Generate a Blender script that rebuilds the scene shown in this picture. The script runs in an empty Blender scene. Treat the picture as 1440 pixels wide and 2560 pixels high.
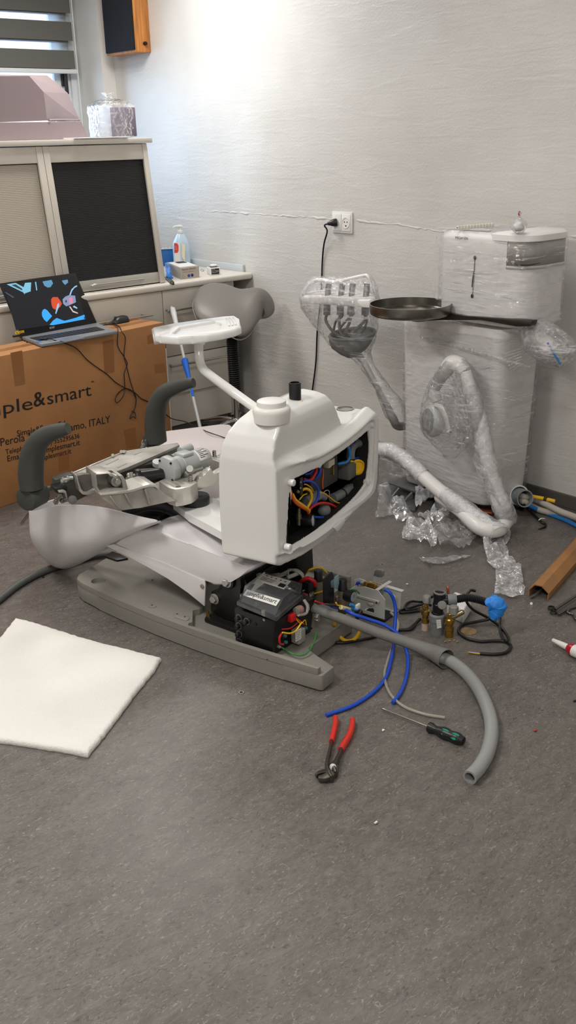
import bpy, bmesh, math, random
from mathutils import Vector, Matrix, noise
random.seed(7)
SC = bpy.context.scene
COL = SC.collection
V = Vector
rad = math.radians

# ------------------------------------------------------------------ camera (a phone held at eye height)
FPX, YAW, PITCH, ROLL, EYE = 2450.0, 0.70269423, 0.36479798, 0.02626345, 1.55
_cy, _sy, _cp, _sp, _cr, _sr = math.cos(YAW), math.sin(YAW), math.cos(PITCH), math.sin(PITCH), math.cos(ROLL), math.sin(ROLL)
FWD = V((_sy*_cp, _cy*_cp, -_sp)); _rt = V((_cy, -_sy, 0)); _dn = FWD.cross(_rt)
RGT = _cr*_rt + _sr*_dn; DWN = -_sr*_rt + _cr*_dn
EYEP = V((0, 0, EYE))
cam = bpy.data.cameras.new('camera'); camo = bpy.data.objects.new('camera', cam); COL.objects.link(camo)
cam.sensor_fit = 'HORIZONTAL'; cam.sensor_width = 36.0; cam.lens = FPX/1440*36.0; cam.clip_start = .01; cam.clip_end = 200
camo.matrix_world = Matrix(((RGT.x, -DWN.x, -FWD.x, 0), (RGT.y, -DWN.y, -FWD.y, 0), (RGT.z, -DWN.z, -FWD.z, EYE), (0, 0, 0, 1)))
SC.camera = camo

# sight lines used for surveying where real surfaces stand (metres)
def ray(px, py): return RGT*((px-720)/FPX) + DWN*((py-1280)/FPX) + FWD
def PL(px, py, P, n):
    r = ray(px, py); return EYEP + r*((V(P)-EYEP).dot(n)/r.dot(n))
def Z(px, py, z=0.0): return PL(px, py, (0, 0, z), V((0, 0, 1)))
def AX(px, py, x): return PL(px, py, (x, 0, 0), V((1, 0, 0)))
def AY(px, py, y): return PL(px, py, (0, y, 0), V((0, 1, 0)))
def DP(px, py, d): return EYEP + ray(px, py)*d
def depth(P): return (V(P)-EYEP).dot(FWD)

# ------------------------------------------------------------------ materials
def lin(c):
    out = []
    for x in c:
        x /= 255.0
        out.append(x/12.92 if x <= .04045 else ((x+.055)/1.055)**2.4)
    return (*out, 1.0)
MATS = {}
class NT:
    def __init__(s, m): s.t = m.node_tree; s.n = s.t.nodes; s.l = s.t.links
    def add(s, kind, **kw):
        n = s.n.new(kind)
        for k, v in kw.items():
            if k in n.inputs: n.inputs[k].default_value = v
            else: setattr(n, k, v)
        return n
    def link(s, a, ao, b, bi): s.l.new(a.outputs[ao], b.inputs[bi])
    def ramp(s, stops):
        r = s.n.new('ShaderNodeValToRGB'); e = r.color_ramp.elements
        while len(e) < len(stops): e.new(.5)
        for i, (p, c) in enumerate(stops): e[i].position = p; e[i].color = c if len(c) == 4 else (*c, 1)
        return r
def mat(name, rgb=(200, 200, 200), rough=.5, metal=0.0, bump=None, var=None, spec=.5, coat=0, trans=0, alpha=1, emit=0, stretch=(1, 1, 1), ior=1.45, sss=0):
    if name in MATS: return MATS[name]
    m = bpy.data.materials.new(name); m.use_nodes = True; MATS[name] = m
    t = NT(m); p = t.n['Principled BSDF']
    p.inputs['Base Color'].default_value = lin(rgb); p.inputs['Roughness'].default_value = rough; p.inputs['Metallic'].default_value = metal
    p.inputs['Specular IOR Level'].default_value = spec; p.inputs['Coat Weight'].default_value = coat; p.inputs['Coat Roughness'].default_value = .05
    p.inputs['Transmission Weight'].default_value = trans; p.inputs['Alpha'].default_value = alpha; p.inputs['IOR'].default_value = ior
    if sss: p.inputs['Subsurface Weight'].default_value = sss; p.inputs['Subsurface Radius'].default_value = (.01, .01, .01)
    if emit: p.inputs['Emission Color'].default_value = lin(rgb); p.inputs['Emission Strength'].default_value = emit
    if bump or var:
        tc = t.add('ShaderNodeTexCoord'); mp = t.add('ShaderNodeMapping'); mp.inputs['Scale'].default_value = stretch
        t.link(tc, 'Object', mp, 'Vector')
    if bump:
        nz = t.add('ShaderNodeTexNoise', Scale=bump[0], Detail=4.0); t.link(mp, 0, nz, 'Vector')
        bp = t.add('ShaderNodeBump', Strength=bump[1], Distance=bump[2] if len(bump) > 2 else .002); t.link(nz, 0, bp, 'Height'); t.link(bp, 0, p, 'Normal')
    if var:
        nz = t.add('ShaderNodeTexNoise', Scale=var[0], Detail=5.0); t.link(mp, 0, nz, 'Vector')
        a = var[1]; hi = [min(255, x*(1+a)) for x in rgb]; lo = [x*(1-a) for x in rgb]
        r = t.ramp([(.3, lin(lo)), (.7, lin(hi))]); t.link(nz, 0, r, 0); t.link(r, 0, p, 'Base Color')
    return m

def film(name, body=.10, gloss=.35, scale=14, stretch=(1, 1, 1), rough=.12, strength=.6, streak=.35, tint=(236, 236, 240), bubbles=0):
    """clear packaging film: mostly see-through, a thin glossy skin with crinkles, slightly milky"""
    if name in MATS: return MATS[name]
    m = bpy.data.materials.new(name); m.use_nodes = True; MATS[name] = m
    t = NT(m); t.n.remove(t.n['Principled BSDF']); out = t.n['Material Output']
    tc = t.add('ShaderNodeTexCoord'); mp = t.add('ShaderNodeMapping'); mp.inputs['Scale'].default_value = stretch; t.link(tc, 'Object', mp, 'Vector')
    nz = t.add('ShaderNodeTexNoise', Scale=scale, Detail=6.0, Distortion=1.2); t.link(mp, 0, nz, 'Vector')
    vo = t.add('ShaderNodeTexVoronoi', Scale=scale*1.6); vo.feature = 'DISTANCE_TO_EDGE' if not bubbles else 'SMOOTH_F1'
    if bubbles: vo.inputs['Scale'].default_value = bubbles
    t.link(mp, 0, vo, 'Vector')
    mixh = t.add('ShaderNodeMath', operation='ADD'); t.link(nz, 0, mixh, 0)
    sc = t.add('ShaderNodeMath', operation='MULTIPLY'); sc.inputs[1].default_value = 1.0 if not bubbles else -1.2; t.link(vo, 0, sc, 0); t.link(sc, 0, mixh, 1)
    bp = t.add('ShaderNodeBump', Strength=strength, Distance=.012); t.link(mixh, 0, bp, 'Height')
    tr = t.add('ShaderNodeBsdfTransparent'); tr.inputs[0].default_value = (.995, .995, .995, 1)
    gl = t.add('ShaderNodeBsdfGlossy', Roughness=rough); gl.inputs['Color'].default_value = (1, 1, 1, 1); t.link(bp, 0, gl, 'Normal')
    df = t.add('ShaderNodeBsdfDiffuse'); df.inputs['Color'].default_value = lin(tint)
    tl = t.add('ShaderNodeBsdfTranslucent'); tl.inputs['Color'].default_value = lin(tint)
    dm = t.add('ShaderNodeMixShader'); dm.inputs[0].default_value = .15; t.link(df, 0, dm, 1); t.link(tl, 0, dm, 2)
    # milkiness varies with the folds
    rp = t.ramp([(.42, (body*.5,)*3), (.56, (body,)*3), (.70, (min(1, body+streak*.5),)*3)]); t.link(nz, 0, rp, 0)
    mp2 = t.add('ShaderNodeMapping'); mp2.inputs['Rotation'].default_value = (.35, .2, .5); mp2.inputs['Scale'].default_value = (3, 3, 42) if not bubbles else (12, 12, 12); t.link(tc, 'Object', mp2, 'Vector')
    n5 = t.add('ShaderNodeTexNoise', Scale=1.6, Detail=3.0, Distortion=.6); t.link(mp2, 0, n5, 'Vector')
    r5 = t.ramp([(.60, (0, 0, 0)), (.66, (streak*1.3,)*3), (.72, (0, 0, 0))]); t.link(n5, 0, r5, 0)  # thin white streaks painted into the diffuse mix in place of lamp glints
    ad5 = t.add('ShaderNodeMath', operation='ADD'); t.link(rp, 0, ad5, 0); t.link(r5, 0, ad5, 1)
    m1 = t.add('ShaderNodeMixShader'); t.link(ad5, 0, m1, 0); t.link(tr, 0, m1, 1); t.link(dm, 0, m1, 2)
    lw = t.add('ShaderNodeLayerWeight', Blend=.25); t.link(bp, 0, lw, 'Normal')
    mu = t.add('ShaderNodeMath', operation='MULTIPLY_ADD'); mu.inputs[1].default_value = gloss; mu.inputs[2].default_value = .04; t.link(lw, 'Fresnel', mu, 0)
    m2 = t.add('ShaderNodeMixShader'); t.link(mu, 0, m2, 0); t.link(m1, 0, m2, 1); t.link(gl, 0, m2, 2)
    t.link(m2, 0, out, 'Surface')
    return m

# ------------------------------------------------------------------ mesh building
def catmull(pts, k=6, closed=False):
    pts = [V(p) for p in pts]; n = len(pts)
    if n < 3: return pts
    out = []
    for i in range(n if closed else n-1):
        p0 = pts[(i-1) % n] if (i or closed) else pts[0]*2-pts[1]
        p1, p2 = pts[i], pts[(i+1) % n]
        p3 = pts[(i+2) % n] if (closed or i+2 < n) else pts[-1]*2-pts[-2]
        for j in range(k):
            s = j/k
            out.append(.5*((2*p1)+(p2-p0)*s+(2*p0-5*p1+4*p2-p3)*s*s+(3*p1-p0-3*p2+p3)*s**3))
    if not closed: out.append(pts[-1])
    return out
def lerp_list(r, n):
    if not isinstance(r, (list, tuple)): return [r]*n
    m = len(r); o = []
    for i in range(n):
        x = i/(n-1)*(m-1); a = min(int(x), m-2); o.append(r[a]+(r[a+1]-r[a])*(x-a))
    return o
def basis(d):
    d = V(d).normalized(); a = V((0, 0, 1)) if abs(d.z) < .9 else V((1, 0, 0))
    x = d.cross(a).normalized(); return x, d.cross(x).normalized()
class B:
    def __init__(s): s.bm = bmesh.new()
    def _bev(s, faces, w, seg):
        if w <= 0: return
        ed = list({e for f in faces for e in f.edges})
        bmesh.ops.bevel(s.bm, geom=ed, offset=w, segments=seg, affect='EDGES', profile=.5, clamp_overlap=True)
    def rings(s, rings, cap=True, closed=True, cap0=None, cap1=None):
        vs = [[s.bm.verts.new(p) for p in r] for r in rings]; n = len(vs[0]); fs = []
        for a, b in zip(vs, vs[1:]):
            for i in range(n if closed else n-1):
                j = (i+1) % n
                try: fs.append(s.bm.faces.new((a[i], a[j], b[j], b[i])))
                except ValueError: pass
        if cap if cap0 is None else cap0: fs.append(s.bm.faces.new(vs[0][::-1]))
        if cap if cap1 is None else cap1: fs.append(s.bm.faces.new(vs[-1]))
        return s
    def prism(s, pts, vec, bev=0, seg=2):
        a = [V(p) for p in pts]; vec = V(vec); n = len(a)
        va = [s.bm.verts.new(p) for p in a]; vb = [s.bm.verts.new(p+vec) for p in a]
        fs = [s.bm.faces.new(va[::-1]), s.bm.faces.new(vb)]
        for i in range(n): fs.append(s.bm.faces.new((va[i], va[(i+1) % n], vb[(i+1) % n], vb[i])))
        s._bev(fs, bev, seg); return s
    def box(s, c, size, ax=None, bev=0, seg=2):
        c = V(c); X, Y, Zz = ax if ax else (V((1, 0, 0)), V((0, 1, 0)), V((0, 0, 1)))
        h = [x/2 for x in size]
        b = [c+X*h[0]*i+Y*h[1]*j-Zz*h[2] for i, j in ((-1, -1), (1, -1), (1, 1), (-1, 1))]
        return s.prism(b, Zz*size[2], bev, seg)
    def bb(s, lo, hi, bev=0, seg=2):
        lo, hi = V(lo), V(hi); return s.box((lo+hi)/2, hi-lo, None, bev, seg)
    def cyl(s, p0, p1, r0, r1=None, n=24, bev=0):
        p0, p1 = V(p0), V(p1); r1 = r0 if r1 is None else r1
        if bev:
            d = (p1-p0).normalized(); b = bev
            return s.lathe([(max(r0-b, 1e-4), 0), (r0-b*.3, b*.3), (r0, b), (r1, (p1-p0).length-b), (r1-b*.3, (p1-p0).length-b*.3), (max(r1-b, 1e-4), (p1-p0).length)], p0, d, n)
        return s.lathe([(r0, 0), (r1, (p1-p0).length)], p0, p1-p0, n)
    def lathe(s, prof, p0, d, n=24, cap=True, closed_prof=False):
        p0 = V(p0); d = V(d).normalized(); x, y = basis(d)
        R = [[p0+d*h+(x*math.cos(2*math.pi*i/n)+y*math.sin(2*math.pi*i/n))*r for i in range(n)] for r, h in prof]
        if closed_prof: R.append(R[0]); return s.rings(R, cap=False)
        return s.rings(R, cap=cap)
    def tube(s, pts, r, n=10, k=6, cap=True, flat=None, up=None):
        P = catmull(pts, k) if k > 1 else [V(p) for p in pts]; m = len(P); rs = lerp_list(r, m)
        T = [(P[min(i+1, m-1)]-P[max(i-1, 0)]).normalized() for i in range(m)]
        x = basis(T[0])[0] if up is None else (V(up)-T[0]*V(up).dot(T[0])).normalized()
        R = []
        fl = lerp_list(flat, m) if flat is not None else None
        for i in range(m):
            if up is not None: x = V(up)
            x = (x-T[i]*x.dot(T[i])).normalized(); y = T[i].cross(x)
            f = fl[i] if fl else 1
            R.append([P[i]+(x*math.cos(2*math.pi*j/n)*f+y*math.sin(2*math.pi*j/n))*rs[i] for j in range(n)])
        return s.rings(R, cap=cap)
    def pipe(s, pts, r, ri, n=20, k=6):
        """open-ended thick hose"""
        P = catmull(pts, k) if k > 1 else [V(p) for p in pts]; m = len(P); rs = lerp_list(r, m); ris = lerp_list(ri, m)
        T = [(P[min(i+1, m-1)]-P[max(i-1, 0)]).normalized() for i in range(m)]
        x = basis(T[0])[0]; A, Bn = [], []
        for i in range(m):
            x = (x-T[i]*x.dot(T[i])).normalized(); y = T[i].cross(x)
            c = [(x*math.cos(2*math.pi*j/n)+y*math.sin(2*math.pi*j/n)) for j in range(n)]
            A.append([P[i]+q*rs[i] for q in c]); Bn.append([P[i]+q*ris[i] for q in c])
        return s.rings(A+Bn[::-1]+[A[0]], cap=False)
    def corr(s, pts, r, amp, pitch, n=16):
        """corrugated hose"""
        P = catmull(pts, 24); L = [0]
        for a, b in zip(P, P[1:]): L.append(L[-1]+(b-a).length)
        tot = L[-1]; m = max(8, int(tot/pitch)*4); Q = []; j = 0
        for i in range(m+1):
            t = tot*i/m
            while j < len(L)-2 and L[j+1] < t: j += 1
            f = (t-L[j])/max(1e-9, L[j+1]-L[j]); Q.append(P[j].lerp(P[j+1], f))
        return s.tube(Q, [r+amp*(1, .55, -1, .55)[i % 4] for i in range(m+1)], n=n, k=1)
    def ell(s, c, rx, ax=None, n=20, m=12):
        c = V(c); X, Y, Zz = ax if ax else (V((1, 0, 0)), V((0, 1, 0)), V((0, 0, 1)))
        if not isinstance(rx, (tuple, list)): rx = (rx,)*3
        R = []
        for i in range(m+1):
            a = math.pi*(i/m)*.998+.003; rr = math.sin(a); zz = -math.cos(a)
            R.append([c+X*rx[0]*rr*math.cos(2*math.pi*j/n)+Y*rx[1]*rr*math.sin(2*math.pi*j/n)+Zz*rx[2]*zz for j in range(n)])
        return s.rings(R)
    def hexnut(s, p, d, r, h): return s.lathe([(r*.92, 0), (r, h*.15), (r, h*.8), (r*.85, h)], p, d, n=6)
    def grid(s, rows):
        vs = [[s.bm.verts.new(p) for p in r] for r in rows]
        for a, b in zip(vs, vs[1:]):
            for i in range(len(a)-1): s.bm.faces.new((a[i], a[i+1], b[i+1], b[i]))
        return s
    def poly(s, pts): s.bm.faces.new([s.bm.verts.new(p) for p in pts]); return s

ORG = {}
def _mesh(name, b, mt, org, smooth=True, ang=40, uvless=True):
    me = bpy.data.meshes.new(name)
    if isinstance(b, bpy.types.Mesh): me = b; me.name = name; me.transform(Matrix.Translation(-org))
    else:
        bm = b.bm; bmesh.ops.translate(bm, verts=bm.verts, vec=-org)
        bmesh.ops.recalc_face_normals(bm, faces=bm.faces); bm.to_mesh(me); bm.free()
    me.polygons.foreach_set('use_smooth', [smooth]*len(me.polygons))
    if smooth: me.set_sharp_from_angle(angle=rad(ang))
    me.materials.clear(); me.materials.append(mt)
    return me
def thing(name, label, cat, loc, group=None):
    o = bpy.data.objects.new(name, None); o.empty_display_size = .05; COL.objects.link(o); o.location = loc; ORG[o] = V(loc)
    o['label'] = label; o['category'] = cat
    if group: o['group'] = group
    return o
def part(name, b, mt, parent, smooth=True, ang=40, label=None, solid=0, stuff=False):
    me = _mesh(name, b, mt, ORG[parent], smooth, ang); o = bpy.data.objects.new(name, me); COL.objects.link(o)
    o.parent = parent; ORG[o] = ORG[parent]
    if label: o['label'] = label
    if stuff: o['kind'] = 'stuff'
    if solid: md = o.modifiers.new('thickness', 'SOLIDIFY'); md.thickness = solid; md.offset = 0
    return o
def solo(name, b, mt, label, cat, loc, group=None, smooth=True, ang=40, solid=0):
    me = _mesh(name, b, mt, V(loc), smooth, ang); o = bpy.data.objects.new(name, me); COL.objects.link(o); o.location = loc; ORG[o] = V(loc)
    o['label'] = label; o['category'] = cat
    if group: o['group'] = group
    if solid: md = o.modifiers.new('thickness', 'SOLIDIFY'); md.thickness = solid; md.offset = 0
    return o
def struct(name, b, mt, parent=None, smooth=False):
    me = _mesh(name, b, mt, ORG[parent] if parent else V((0, 0, 0)), smooth); o = bpy.data.objects.new(name, me); COL.objects.link(o)
    if parent: o.parent = parent
    ORG[o] = ORG[parent] if parent else V((0, 0, 0))
    if not parent: o['kind'] = 'structure'
    return o
def dup(root, off, rotz=0, label=None, group=None):
    r = root.copy(); COL.objects.link(r); r.location = root.location+V(off); r.rotation_euler.z = root.rotation_euler.z+rotz
    if label: r['label'] = label
    if group: r['group'] = group
    for ch in root.children:
        c = ch.copy(); COL.objects.link(c); c.parent = r
        for g in ch.children:
            d = g.copy(); COL.objects.link(d); d.parent = c
    return r
def bake(b, mods):
    """run modifiers on a temporary object and hand back the resulting mesh"""
    me = bpy.data.meshes.new('tmp')
    if isinstance(b, B): bmesh.ops.recalc_face_normals(b.bm, faces=b.bm.faces); b.bm.to_mesh(me); b.bm.free()
    else: me = b
    o = bpy.data.objects.new('tmp', me); COL.objects.link(o)
    extra = []
    for kind, kw in mods:
        md = o.modifiers.new(kind, kind)
        for k, v in kw.items():
            if isinstance(v, B):
                m2 = bpy.data.meshes.new('tmp2'); bmesh.ops.recalc_face_normals(v.bm, faces=v.bm.faces); v.bm.to_mesh(m2); v.bm.free()
                v = bpy.data.objects.new('tmp2', m2); COL.objects.link(v); extra.append(v)
            setattr(md, k, v)
    dg = bpy.context.evaluated_depsgraph_get(); dg.update()
    res = bpy.data.meshes.new_from_object(o.evaluated_get(dg))
    for x in [o]+extra: bpy.data.objects.remove(x)
    return res
def cut(b, *cutters):
    return bake(b, [('BOOLEAN', dict(operation='DIFFERENCE', solver='EXACT', object=c)) for c in cutters])
def fuse(b, voxel=.006, it=6, fac=.5):
    return bake(b, [('REMESH', dict(mode='VOXEL', voxel_size=voxel)), ('SMOOTH', dict(factor=fac, iterations=it))])
def wrinkle(b, amp, scale, seed=0, z0=None, n=1):
    """crumple the vertices of a mesh with layered noise"""
    for v in b.bm.verts:
        q = v.co*scale+V((seed*7.3, seed*3.1, seed*1.7)); d = V((noise.noise(q), noise.noise(q+V((31, 5, 9))), noise.noise(q+V((3, 77, 21)))))
        q2 = q*2.7; d += .5*V((noise.noise(q2), noise.noise(q2+V((31, 5, 9))), noise.noise(q2+V((3, 77, 21)))))
        v.co += d*amp
        if z0 is not None and v.co.z < z0: v.co.z = z0+abs(d.z)*amp*.2
    return b
def subdiv(b, cuts=2):
    bmesh.ops.subdivide_edges(b.bm, edges=b.bm.edges[:], cuts=cuts, use_grid_fill=True); return b
def text(s, P0, P1, nrm, extrude=.0006, height=None, fit=True):
    """lettering whose baseline runs from P0 to P1 on a surface with outward normal nrm; returns a mesh in world space"""
    cu = bpy.data.curves.new('t', 'FONT'); cu.body = s; cu.extrude = extrude; cu.resolution_u = 3
    o = bpy.data.objects.new('t', cu); COL.objects.link(o); dg = bpy.context.evaluated_depsgraph_get(); dg.update()
    me = bpy.data.meshes.new_from_object(o.evaluated_get(dg)); bpy.data.objects.remove(o)
    xs = [v.co.x for v in me.vertices]; w = max(xs)-min(xs); x0 = min(xs)
    d = V(P1)-V(P0); L = d.length; d.normalize(); nn = V(nrm).normalized(); up = nn.cross(d).normalized()
    sx = L/w; sy = height/.7 if height else sx
    for v in me.vertices:
        c = v.co.copy(); v.co = V(P0)+d*(c.x-x0)*sx+up*c.y*sy+nn*c.z
    return me
def join_meshes(ms):
    bm = bmesh.new()
    for m in ms: bm.from_mesh(m)
    b = B(); b.bm.free(); b.bm = bm; return b
# ================================================================== room
XW, YW, ZC = 3.539, 5.73, 2.65          # outlet wall, window wall, ceiling
def wall_mat(name='painted_brick', rot=False):
    m = bpy.data.materials.new(name); m.use_nodes = True; t = NT(m); p = t.n['Principled BSDF']
    p.inputs['Roughness'].default_value = .38
    tc = t.add('ShaderNodeTexCoord'); sx = t.add('ShaderNodeSeparateXYZ'); t.link(tc, 'Object', sx, 0)
    ad = t.add('ShaderNodeMath', operation='ADD'); t.link(sx, 'X', ad, 0); t.link(sx, 'Y', ad, 1)
    cb = t.add('ShaderNodeCombineXYZ'); t.link(ad, 0, cb, 'X'); t.link(sx, 'Z', cb, 'Y')
    # gentle wander of the courses
    wn = t.add('ShaderNodeTexNoise', Scale=2.5, Detail=2.0); t.link(cb, 0, wn, 'Vector')
    wv = t.add('ShaderNodeVectorMath', operation='MULTIPLY_ADD'); wv.inputs[1].default_value = (.0, .03, 0); t.link(wn, 'Color', wv, 0); t.link(cb, 0, wv, 2)
    br = t.add('ShaderNodeTexBrick', Scale=1.0); br.offset = .5
    br.inputs['Brick Width'].default_value = .24; br.inputs['Row Height'].default_value = .067; br.inputs['Mortar Size'].default_value = .009; br.inputs['Mortar Smooth'].default_value = 1.0
    br.inputs['Color1'].default_value = (.75, .75, .75, 1); br.inputs['Color2'].default_value = (1, 1, 1, 1); br.inputs['Mortar'].default_value = (.3, .3, .3, 1)
    t.link(wv, 0, br, 'Vector')
    m1 = t.add('ShaderNodeMapping'); m1.inputs['Scale'].default_value = (5, 26, 1); t.link(cb, 0, m1, 0)
    n1 = t.add('ShaderNodeTexNoise', Scale=1.0, Detail=3.0, Distortion=.4); t.link(m1, 0, n1, 0)
    n2 = t.add('ShaderNodeTexNoise', Scale=90.0, Detail=3.0); t.link(cb, 0, n2, 0)
    # broad patches where the courses are plastered over
    n3 = t.add('ShaderNodeTexNoise', Scale=3.2, Detail=2.0); t.link(cb, 0, n3, 0)
    rm = t.ramp([(.38, (0, 0, 0)), (.62, (1, 1, 1))]); t.link(n3, 0, rm, 0)
    a1 = t.add('ShaderNodeMath', operation='MULTIPLY'); t.link(br, 'Color', a1, 0); t.link(rm, 0, a1, 1)
    rr = t.ramp([(.45, (0, 0, 0)), (.68, (1, 1, 1))]); t.link(n1, 0, rr, 0)
    a2 = t.add('ShaderNodeMath', operation='MULTIPLY_ADD'); a2.inputs[1].default_value = .35; t.link(a1, 0, a2, 0)
    a3 = t.add('ShaderNodeMath', operation='MULTIPLY_ADD'); a3.inputs[1].default_value = .65; t.link(rr, 0, a3, 0); t.link(a2, 0, a3, 2)
    t.link(n2, 0, a2, 2)
    bp = t.add('ShaderNodeBump', Strength=.22, Distance=.005); t.link(a3, 0, bp, 'Height'); t.link(bp, 0, p, 'Normal')
    rc = t.ramp([(.3, lin((206, 203, 199))), (.7, lin((214, 212, 208)))]); t.link(n3, 0, rc, 0); t.link(rc, 0, p, 'Base Color')
    return m
def floor_mat():
    m = bpy.data.materials.new('marbled_linoleum'); m.use_nodes = True; t = NT(m); p = t.n['Principled BSDF']
    tc = t.add('ShaderNodeTexCoord')
    ro = t.add('ShaderNodeMapping'); ro.inputs['Rotation'].default_value = (0, 0, rad(-35)); ro.inputs['Scale'].default_value = (1, 2.2, 1); t.link(tc, 'Object', ro, 0)
    def nz(sc, det=6, dis=.0): n = t.add('ShaderNodeTexNoise', Scale=sc, Detail=float(det), Distortion=dis, Roughness=.6); t.link(ro, 0, n, 0); return n
    a, b, c, d = nz(9, 5, 1.0), nz(30, 6, 1.5), nz(34, 6, 2.8), nz(30, 6, 2.8)
    base = t.ramp([(.30, lin((82, 78, 74))), (.5, lin((100, 95, 91))), (.72, lin((118, 113, 108)))])
    mx = t.add('ShaderNodeMath', operation='MULTIPLY_ADD'); mx.inputs[1].default_value = .45; t.link(a, 0, mx, 0)
    mb = t.add('ShaderNodeMath', operation='MULTIPLY'); mb.inputs[1].default_value = .55; t.link(b, 0, mb, 0); t.link(mb, 0, mx, 2); t.link(mx, 0, base, 0)
    lt = t.ramp([(.575, (0, 0, 0)), (.66, (1, 1, 1))]); t.link(c, 0, lt, 0)
    m1 = t.add('ShaderNodeMixRGB'); m1.inputs[2].default_value = lin((158, 152, 143)); t.link(base, 0, m1, 1)
    s1 = t.add('ShaderNodeMath', operation='MULTIPLY'); s1.inputs[1].default_value = .5; t.link(lt, 0, s1, 0); t.link(s1, 0, m1, 0)
    of = t.add('ShaderNodeMapping'); of.inputs['Location'].default_value = (13, 5, 2); of.inputs['Rotation'].default_value = (0, 0, rad(25)); of.inputs['Scale'].default_value = (1, 2.0, 1); t.link(tc, 'Object', of, 0); t.l.remove(d.inputs[0].links[0]); t.link(of, 0, d, 0)
    dk = t.ramp([(.575, (0, 0, 0)), (.66, (1, 1, 1))]); t.link(d, 0, dk, 0)
    m2 = t.add('ShaderNodeMixRGB'); m2.inputs[2].default_value = lin((56, 52, 50)); t.link(m1, 0, m2, 1)
    s2 = t.add('ShaderNodeMath', operation='MULTIPLY'); s2.inputs[1].default_value = .6; t.link(dk, 0, s2, 0); t.link(s2, 0, m2, 0)
    t.link(m2, 0, p, 'Base Color')
    rr = t.ramp([(.3, (.33,)*3), (.7, (.45,)*3)]); t.link(b, 0, rr, 0); t.link(rr, 0, p, 'Roughness'); p.inputs['Specular IOR Level'].default_value = .45
    bp = t.add('ShaderNodeBump', Strength=.12, Distance=.001); t.link(c, 0, bp, 'Height'); t.link(bp, 0, p, 'Normal')
    return m
M_wall = wall_mat(); M_floor = floor_mat()
M_smooth = mat('smooth_white_paint', (222, 220, 216), .5, bump=(40, .05))
X0, Y0 = -1.7, -1.4
struct('floor', B().bb((X0-.1, Y0-.1, -.1), (XW+.1, YW+.1, 0)), M_floor)
struct('ceiling', B().bb((X0-.1, Y0-.1, ZC), (XW+.1, YW+.6, ZC+.1)), M_smooth)
WR = struct('wall_right', B().bb((XW, Y0-.1, 0), (XW+.1, YW+.6, ZC)), M_wall)
rdg = [AX(x, y, XW-.0006) for x, y in ((515, 529), (560, 529), (610, 533), (670, 537), (730, 541), (790, 545), (832, 549), (884, 552), (930, 556), (990, 562), (1050, 570), (1100, 578), (1200, 583), (1300, 585), (1400, 590), (1500, 596))]
rdp = catmull(rdg, 14); struct('wall_plaster_ridge', B().tube([p+V((0, 0, .006*noise.noise(p*30))) for p in rdp], [max(.0006, .0035+.006*noise.noise(p*28)) for p in rdp], n=8, k=1, flat=.35, up=V((1, 0, 0))), M_wall, WR, smooth=True)
struct('wall_left', B().bb((X0-.1, Y0-.1, 0), (X0, YW+.6, ZC)), M_smooth)
struct('wall_front', B().bb((X0, Y0-.1, 0), (XW, Y0, ZC)), M_smooth)
# window wall with a deep opening
WX0, WX1, WZ0, WZ1, WD = .7, 3.45, .95, 2.5, .34
w = B()
w.bb((X0, YW, 0), (WX0, YW+.4, ZC)); w.bb((WX1, YW, 0), (XW, YW+.4, ZC))
w.bb((WX0, YW, 0), (WX1, YW+.4, WZ0)); w.bb((WX0, YW, WZ1), (WX1, YW+.4, ZC))
struct('wall_back', w, M_smooth)
struct('baseboard_right', B().bb((XW-.012, Y0, 0), (XW, 4.5, .062), .004), mat('baseboard_grey', (92, 90, 86), .45))
# window: frame, sash, pane
M_frame = mat('white_window_paint', (226, 230, 232), .35)
yf = YW+.30
w = B()
w.bb((WX0, yf, WZ0), (WX0+.06, yf+.07, WZ1)); w.bb((WX1-.05, yf, WZ0), (WX1, yf+.07, WZ1))
w.bb((WX0, yf, WZ0), (WX1, yf+.07, WZ0+.06)); w.bb((WX0, yf, WZ1-.06), (WX1, yf+.07, WZ1))
for xm in (1.6, 2.52): w.bb((xm-.03, yf, WZ0), (xm+.03, yf+.07, WZ1))
win = struct('window_1', w, M_frame)
w = B()
for a, b_ in ((.76, 1.57), (1.63, 2.49), (2.55, 3.40)):
    w.bb((a, yf+.012, WZ0+.06), (a+.07, yf+.06, WZ1-.06), .004); w.bb((b_-.11, yf+.012, WZ0+.06), (b_, yf+.06, WZ1-.06), .004)
    w.bb((a, yf+.012, WZ0+.06), (b_, yf+.06, WZ0+.16), .004); w.bb((a, yf+.012, WZ1-.13), (b_, yf+.06, WZ1-.06), .004)
struct('window_sash', w, M_frame, win)
gl = bpy.data.materials.new('window_glass'); gl.use_nodes = True; t = NT(gl); t.n.remove(t.n['Principled BSDF'])
tr = t.add('ShaderNodeBsdfTransparent'); g2 = t.add('ShaderNodeBsdfGlossy', Roughness=.02); lw = t.add('ShaderNodeFresnel'); lw.inputs[0].default_value = 1.4; mx = t.add('ShaderNodeMixShader')
t.link(lw, 0, mx, 0); t.link(tr, 0, mx, 1); t.link(g2, 0, mx, 2); t.link(mx, 0, t.n['Material Output'], 0)
struct('window_pane', B().bb((WX0+.05, yf+.036, WZ0+.05), (WX1-.05, yf+.04, WZ1-.05)), gl, win)
struct('window_sill', B().bb((WX0, YW-.03, WZ0-.03), (WX1, yf, WZ0), .006), M_frame, win)
h = B(); h.box((3.345, yf-.0, 1.93), (.03, .02, .085), bev=.004); h.box((3.345, yf-.03, 1.90), (.02, .02, .12), bev=.005)
struct('window_handle', h, mat('dark_handle', (60, 62, 66), .35, .6), win)

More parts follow.
